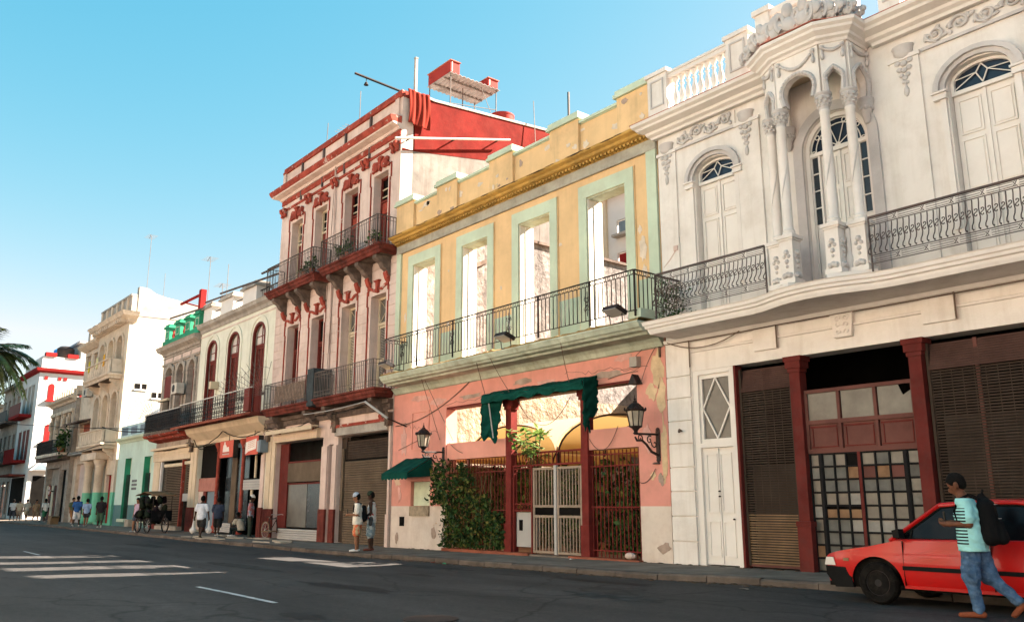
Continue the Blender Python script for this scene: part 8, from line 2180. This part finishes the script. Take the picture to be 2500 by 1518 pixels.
for k in range(44):
    xx, yy, zz = random.uniform(-.75,.75), random.uniform(-.62,.4), random.uniform(.36,1.5)
    sdm = sdf_mesh('sack', [(V3(xx,yy,zz), V3(xx+random.uniform(-.12,.12),yy,zz+.12), .14, .12, (1.1,.9,.9))], cm(random.choice(((.012,.018,.012),(.02,.014,.018),(.008,.008,.009),(.016,.02,.012)))), .03, .04); link('sack', sdm, t)
# far pedestrians
far = [(-53.4,13.45,1.72,R(165),SK[2],(.025,.022,.025),(.05,.10,.06),1.2,'person in black top and green trousers near the mint house'),
       (-56.9,13.55,1.62,R(160),SK[1],(.26,.36,.52),(.03,.03,.035),.6,'woman in light blue blouse and black shorts in front of the tall cream building'),
       (-57.7,13.2,1.78,R(150),SK[2],(.03,.09,.24),(.62,.60,.58),1.05,'man in dark blue shirt and white shorts by the tall cream building'),
       (-64.2,14.4,1.70,R(20),SK[1],(.10,.12,.07),(.26,.12,.05),1.0,'person in olive top beside the ornate low building'),
       (-71.0,14.1,1.66,R(200),SK[2],(.70,.67,.62),(.04,.14,.07),1.0,'person in white T-shirt and green shorts at the far corner'),
       (-76.4,13.9,1.66,R(190),SK[1],(.60,.52,.42),(.40,.32,.22),.7,'woman in cream top and skirt in the far group'),
       (-79.3,13.9,1.66,R(170),SK[1],(.50,.40,.28),(.28,.2,.14),.8,'person in beige clothes in the far group'),
       (-73.6,14.0,1.60,R(10),SK[1],(.30,.2,.12),(.2,.14,.09),.9,'person in brown facing the far group'),
       (-82.0,13.9,1.68,R(180),SK[2],(.6,.58,.56),(.05,.05,.06),1.6,'farthest person in white shirt at the left end of the row')]
for (x, y, H, rz, sk, c1, c2, ln, lb) in far:
    ph = random.choice((1,-1)); pose = dict(WALK) if ph > 0 else dict(knR=(.16,-.10,.52), anR=(.24,-.10,.10), toR=(.40,-.11,.05), knL=(-.05,.09,.50), anL=(-.28,.09,.15), toL=(-.18,.09,.04))
    figure(lb, (x,y,gz(x,y)), rz, H, sk, pose, dict(c=c1, hem=.1), dict(c=c2, len=ln, flare=.02, name='trousers' if ln > 1.3 else 'shorts'), (.3,.28,.26) if c1[0] > .05 else (.6,.58,.55), res=.026, group='pedestrians far down the street')
t = thing('cardboard_box', 'crumpled tan box on the kerb by the far pedestrians', 'box', (-65.0,13.4,gz(-65,13.4))); z = gz(-65,13.4)
MB().prism([(-65.5,z),(-64.6,z),(-64.5,z+.4),(-65.3,z+.5)], 13.2, 13.7).build('carton', M['slat_l'], t); MB().prism([(-65.3,z+.502),(-64.5,z+.402),(-64.2,z+.5),(-64.25,z+.52),(-65.2,z+.55)], 13.2, 13.68).build('flap', M['slat_l'], t)
# ================================================================== red hatchback
car = thing('red_hatchback', 'red hatchback car parked at the kerb in front of the white building', 'car', (-7.36, 11.86, .04))
M['carpaint'] = mat('red_car_paint', (.42,.008,.007), rough=.35, var=.06, vscale=2., bump=.0, spec=.18, coat=.3, dirt=(.20,.03,.025), dirt_amt=.25)
M['rubber'] = mat('black_rubber', (.008,.0075,.007), rough=.8, var=.25, vscale=4., dirt=(.06,.05,.04), dirt_amt=.3)
M['bumper'] = mat('black_bumper_plastic', (.010,.010,.010), rough=.55, var=.2, vscale=3.)
M['carglass'] = glass_mat('car_glass', (.004,.004,.005), .05, .22)
CX, CY, CZ, CWd = -7.36, 11.86, .04, 1.56
def cp(u, v, z): return (CX+u, CY+v, CZ+z)          # u: length from nose, v: 0 near side .. 1.56 far side
CLEN = 3.70
def lower(u):                                        # lower edge with wheel arches
    z = .24
    for wc in (.84, 3.22):
        d = abs(u-wc)
        if d < .375: z = max(z, .27+math.sqrt(.375**2-d*d)*.98)
    return z
def belt(u):                                         # shoulder / waist line
    pts = [(0,.60),(.08,.645),(.3,.70),(.7,.76),(1.02,.83),(1.15,.86),(3.0,.90),(3.45,.91),(3.62,.86),(3.70,.62)]
    for (a, b), (c, d) in zip(pts, pts[1:]):
        if a <= u <= c: return b+(d-b)*(u-a)/(c-a)
    return pts[-1][1]
def inset(u):                                        # plan taper at the ends
    e = 0.
    if u < .5: e = .16*(1-u/.5)**2.2
    if u > 3.3: e = .10*((u-3.3)/.4)**2
    return e
us = sorted(set([0,.03,.08,.15,.22] + [.84-.375*math.cos(math.pi*i/16) for i in range(17)] + [1.3+.1*i for i in range(15)] + [3.22-.375*math.cos(math.pi*i/16) for i in range(17)] + [3.62,3.66,3.70]))
body = MB()
def section(u, side):
    lo, hi = lower(u), belt(u); ins = inset(u); out = []
    for k in range(9):
        t = k/8; z = lo+(hi-lo)*t
        bulge = .035*math.sin(math.pi*min(1,max(0,(z-.2)/.72))) - (.02 if z > .62 else 0)*((z-.62)/.3)
        if z < .34: bulge -= .03*(1-(z-.2)/.14)
        v = ins + .035 - bulge
        out.append(cp(u, v if side == 0 else CWd-v, z))
    return out
for side in (0,1):
    rows = [section(u, side) for u in us]
    for a, b in zip(rows, rows[1:]): body.strip(a, b)
def edge_v(u): return inset(u)+.035+.0
# bonnet, scuttle and rear deck
def across(u, z, crown, n=8, ins=None):
    i_ = edge_v(u)+.012 if ins is None else ins
    return [cp(u, i_+(CWd-2*i_)*k/n, z+crown*math.sin(math.pi*k/n)) for k in range(n+1)]
hood = [across(u, belt(u), .035*min(1,u/.3+.2)) for u in (0,.03,.08,.15,.3,.5,.7,.9,1.02)]
for a, b in zip(hood, hood[1:]): body.strip(a, b)
body.strip(across(0,.36,0), hood[0])
body.strip(across(3.62,.86,.02), across(3.70,.62,.0)); body.strip(across(3.70,.62,.0), across(3.70,.3,.0))
b_ = body.build('body', M['carpaint'], car, smooth=35)
MB().box(CX+.05,CX+3.65,CY+.12,CY+CWd-.12,CZ+.2,CZ+.26).build('floor_pan', M['rubber'], car)
MB().box(CX+.2,CX+1.1,CY+.1,CY+CWd-.1,CZ+.262,CZ+.60).build('engine_bay', M['rubber'], car)
# greenhouse: roof, pillars, glass
def tumble(z): return .075+.16*max(0,(z-.85)/.55)
roofz = [(1.72,1.33),(1.85,1.365),(2.1,1.39),(2.6,1.395),(3.0,1.375),(3.2,1.34)]
rf = MB(); rows = [across(u, z, .03, 8, tumble(z)) for u, z in roofz]
for a, b in zip(rows, rows[1:]): rf.strip(a, b)
rf.build('roof', M['carpaint'], car, smooth=40)
for k in range(1): 
    A = across(1.02,.84,.035,8,.11); B = across(1.70,1.325,.03,8,tumble(1.325)+.05)
    MB().strip(A, B).build('windscreen', M['carglass'], car, smooth=60)
    MB().strip(across(3.22,1.325,.03,8,tumble(1.325)+.03), across(3.58,.90,.02,8,.13)).build('rear_window', M['carglass'], car, smooth=60)
def side_pt(u, z, side, off=0.):
    v = tumble(z)-.012-off if z > .86 else .062-off
    return cp(u, v if side == 0 else CWd-v, z)
win = [[(1.18,.885),(1.28,.965),(1.74,1.305),(2.18,1.335),(2.20,.895)], [(2.27,.897),(2.25,1.337),(2.95,1.325),(3.15,1.27),(3.30,.915)]]
for side in (0,1):
    # A pillar, cant rail, B pillar, C pillar as one painted frame
    fr = MB()
    def bar_(pts, w):
        for a, b in zip(pts, pts[1:]):
            fr.tube([side_pt(a[0],a[1],side), side_pt(b[0],b[1],side)], w, 6)
    bar_([(1.05,.85),(1.72,1.335)], .03); bar_([(1.72,1.335),(2.2,1.372),(2.7,1.372),(3.18,1.325)], .032); bar_([(3.18,1.325),(3.40,1.1),(3.55,.9)], .05); bar_([(1.05,.862),(2.2,.878),(3.5,.90)], .02)
    fr.build('window_frame', M['carpaint'], car, smooth=60)
    for w_ in win:
        m_ = MB(); m_.face([side_pt(u,z,side,-.012) for u,z in w_]); m_.build('side_window', M['carglass'], car)
    tr = MB()
    for w_ in win:
        tr.tube([side_pt(u,z,side,-.004) for u,z in w_], .012, 4, closed=True)
    tr.build('window_seal', M['rubber'], car)
    MB().tube([side_pt(2.225,.89,side), side_pt(2.225,1.34,side)], .03, 6).build('door_pillar', M['rubber'], car)
    MB().tube([side_pt(1.34,.90,side,-.002), side_pt(1.36,1.02,side,-.002)], .012, 4).build('quarter_light_bar', M['rubber'], car)
    # trim strip, door gaps, handle, sill, mirror
    v = .012; vv = (lambda o: CY+o if side == 0 else CY+CWd-o)
    yo = sorted((vv(-.012), vv(.03)))
    MB().box(CX+1.235,CX+2.82,yo[0],yo[1],CZ+.475,CZ+.53).build('side_trim', M['bumper'], car)
    MB().tube([side_pt(1.06,.835,side,.004), side_pt(.62,.745,side,-.0), side_pt(.2,.665,side,-.06)], .006, 4).build('bonnet_gap', M['rubber'], car)
    MB().box(CX+1.26,CX+2.39,yo[0]+.016,yo[0]+.026,CZ+.60,CZ+.612).build('body_crease', M['carpaint'], car)
    for x0, x1 in ((1.247,1.253),(2.402,2.408)):
        MB().box(CX+x0,CX+x1,yo[0]+.012,yo[1],CZ+.27,CZ+.86).build('door_gap', M['rubber'], car)
    d_ = MB().box(CX+2.12,CX+2.27,yo[0]+.004,yo[1],CZ+.76,CZ+.79).build('door_handle', M['bumper'], car)
    MB().box(CX+1.23,CX+2.83,sorted((vv(.02),vv(.08)))[0],sorted((vv(.02),vv(.08)))[1],CZ+.235,CZ+.275).build('sill', M['carpaint'], car)
    yo2 = sorted((vv(-.12), vv(.03)))
    MB().box(CX+.36,CX+.44,yo[0]+.006,yo[1],CZ+.56,CZ+.60).build('side_indicator', M['slat_l'], car)
    MB().prism([(CX+1.20,CZ+.90),(CX+1.18,CZ+1.0),(CX+1.27,CZ+1.02),(CX+1.29,CZ+.90)], yo2[0], yo2[1]).build('door_mirror', M['bumper'], car)
# front end: bumper, lamps, grille
def bump_pts(u0): return [cp(u0+.15*(abs(k/10-.5)*2)**2.6, .06+(CWd-.12)*k/10, 0) for k in range(11)]
mb = MB(); prof_ = [(.14,.19),(.05,.22),(-.04,.32),(-.08,.42),(-.07,.475),(.06,.48)]
rows = []
for k in range(11):
    p = bump_pts(0)[k]; rows.append([(p[0]+a, p[1], CZ+b) for a, b in prof_])
for a, b in zip(rows, rows[1:]): mb.strip(a, b)
for side in (0,1):
    y0_, y1_ = (CY+.02, CY+.075) if side == 0 else (CY+CWd-.075, CY+CWd-.02)
    mb.prism([(CX+.20,CZ+.19),(CX+.475,CZ+.20),(CX+.46,CZ+.30),(CX+.485,CZ+.40),(CX+.50,CZ+.468),(CX+.06,CZ+.478),(CX+.07,CZ+.36)], y0_, y1_)
mb.build('front_bumper', M['bumper'], car, smooth=40)
mb = MB(); mb.box(CX+3.63,CX+3.76,CY+.04,CY+CWd-.04,CZ+.28,CZ+.5); mb.build('rear_bumper', M['bumper'], car)
M['headlamp'] = mat('headlamp_glass', (.55,.54,.50), rough=.15, var=.1, bump=.0, spec=.6)
for side in (0,1):
    y0_, y1_ = (CY+.19, CY+.52) if side == 0 else (CY+CWd-.52, CY+CWd-.19)
    MB().prism([(CX-.012,CZ+.49),(CX+.10,CZ+.49),(CX+.10,CZ+.60),(CX+.015,CZ+.60)], y0_, y1_).build('headlight', M['headlamp'], car)
    ya, yb2 = (CY+.045, CY+.188) if side == 0 else (CY+CWd-.188, CY+CWd-.045)
    MB().prism([(CX+.03,CZ+.49),(CX+.20,CZ+.49),(CX+.17,CZ+.60),(CX+.06,CZ+.60)], ya, yb2).build('turn_signal', M['headlamp'], car)
MB().box(CX-.006,CX+.05,CY+.54,CY+CWd-.54,CZ+.50,CZ+.585).build('grille', M['bumper'], car)
MB().box(CX-.095,CX-.085,CY+.52,CY+CWd-.52,CZ+.32,CZ+.42).build('number_plate', M['lightgrey'], car)
MB().box(CX+1.0,CX+1.06,CY+.15,CY+CWd-.15,CZ+.86,CZ+.88).build('scuttle_grille', M['bumper'], car)
for k in range(2): MB().tube([cp(1.05,.45+.5*k,.885),cp(1.28,.75+.5*k,1.06)], .008, 4).build('wiper', M['rubber'], car)
MB().box(CX+1.4,CX+1.9,CY+.3,CY+.7,CZ+.5,CZ+1.08).box(CX+1.4,CX+1.9,CY+.9,CY+1.3,CZ+.5,CZ+1.08).build('seats', M['rubber'], car)
for wc in (.84, 3.22):
    for side in (0,1):
        yc = CY+.095 if side == 0 else CY+CWd-.095
        w_ = thing_part('wheel', car); off = WL[car.name]; w_.location = (CX+wc-off[0], yc-off[1], CZ+.285-off[2]-.005); w_.rotation_euler = (R(90) if side == 0 else R(-90),0,0); WL[w_.name] = (0,0,0)
        MB().lathe([(.16,-.085),(.255,-.085),(.278,-.06),(.285,-.03),(.285,.03),(.278,.06),(.255,.085),(.18,.078),(.17,.06)], n=32).build('tyre', M['rubber'], w_, smooth=35)
        mb = MB().lathe([(.175,.0),(.178,.06),(.165,.066),(.155,.045),(.06,.04),(.05,.06),(.0,.062)], n=28)
        mb.build('rim', M['iron'], w_, smooth=35)
        for q in range(6):
            an = q*math.pi/3; o = MB().box(-.02,.02,-.012,.012,-.002,.008).build('vent_slot', M['dark_in'], w_); o.location = (.11*math.cos(an), .11*math.sin(an), .042); o.rotation_euler = (0,0,an)
    MB().box(CX+wc-.36,CX+wc+.36,CY+.22,CY+CWd-.22,CZ+.30,CZ+.66).build('wheel_housing', M['rubber'], car)

# ================================================================== litter, rubble, street trees, step slabs
random.seed(8)
for k in range(15):
    x = random.uniform(-39,-29.5); y = random.uniform(13.0,14.7); w, d = random.uniform(.3,.9), random.uniform(.12,.35); z = gz(x,y)
    a = random.uniform(-.25,.25)
    pts = [(x+w*math.cos(q*1.05+.2)*random.uniform(.7,1.1), y+d*math.sin(q*1.05+.2)*random.uniform(.7,1.1)) for q in range(6)]
    pts.sort(key=lambda p: math.atan2(p[1]-y, p[0]-x))
    t = thing('broken_slab', 'broken pale paving slab lying on the sidewalk by the shops', 'paving slab', (x,y,z), 'broken paving slabs by the shops')
    MB().prism(pts, z-.01, z+random.uniform(.02,.06), 'z').build('slab', M['rubble'], t)
for k, (x, y, lb) in enumerate(((-18.6,12.55,'crumpled litter in the gutter before the pink front'),(-18.0,12.5,'green scrap in the gutter before the pink front'),(-9.0,12.2,'white scrap of paper on the road near the red car'),(-15.7,14.6,'white paper on the sidewalk before the gate'))):
    t = thing('litter', lb, 'litter', (x,y,gz(x,y))); z = gz(x,y)
    mb = MB(); c = [(x+random.uniform(-.1,.1), y+random.uniform(-.06,.06), z+random.uniform(.004,.05)) for q in range(8)]
    for q in range(6): mb.face([c[q], c[q+1], c[(q+3) % 8]])
    mb.build('scrap', (M['redtrim'],M['green'],M['pipe'],M['pipe'])[k], t)
MB().blob((-14.3,W-.05,.24), (.16,.1,.08), 8, 5).build('paper_bundle', M['rose'], tag(thing('paper_bundle_on_ledge','small pale bundle on the red ledge below the right grille','bundle',(-14.3,W-.05,.16)),'small pale bundle on the red ledge below the right grille','bundle'))
# weeds and dirt along the gutter
mb = MB()
for k in range(420):
    x = random.uniform(-24,-8.5); y = interp(KERBY,x)-abs(random.gauss(0,.10)) if random.random() < .75 else W-.06; z = gz(x,y) if y < 14 else walk_z(x)
    r = random.uniform(.015,.05); mb.blob((x,y,z), (r*1.6,r,r*.45), 5, 3)
stuff(mb.build('gutter_debris', mat('gutter_dirt', (.075,.055,.04), var=.4, vscale=9.)))
def street_tree(x, y, h, label):
    t = thing('street_tree', label, 'tree', (x,y,gz(x,y)), 'dark street trees at the far left')
    mb = MB(); z0 = gz(x,y)
    mb.tube([(x,y,z0-.1),(x+.1,y,z0+1.6),(x-.05,y+.1,z0+h*.5)], [.2,.15,.11], 8)
    tips = []
    for q in range(9):
        e = (x+random.gauss(0,1.2), y+random.gauss(0,1.0), z0+h*random.uniform(.45,.95)); tips.append(e)
        mb.tube([(x-.02,y+.05,z0+h*random.uniform(.3,.5)), ((x+e[0])/2, (y+e[1])/2, e[2]-.5), e], [.08,.05,.02], 5)
    mb.build('trunk', M['trunk'], t, smooth=60)
    mb = MB(); P = []
    for e in tips:
        for q in range(260): P.append((e[0]+random.gauss(0,.5), e[1]+random.gauss(0,.5), e[2]+random.gauss(0,.42)))
    leaf_cloud(mb, P, .24, 2); mb.build('crown', [M['leaf'],M['leaf2']], t)
street_tree(-92.0, 11.6, 8.5, 'dense dark tree before the shaded buildings, nearest the corner building')
street_tree(-86.5, 10.2, 7.0, 'dense dark tree at the left edge below the palm fronds')
street_tree(-99.0, 11.8, 9.5, 'tall dark tree deepest in the street at the left')
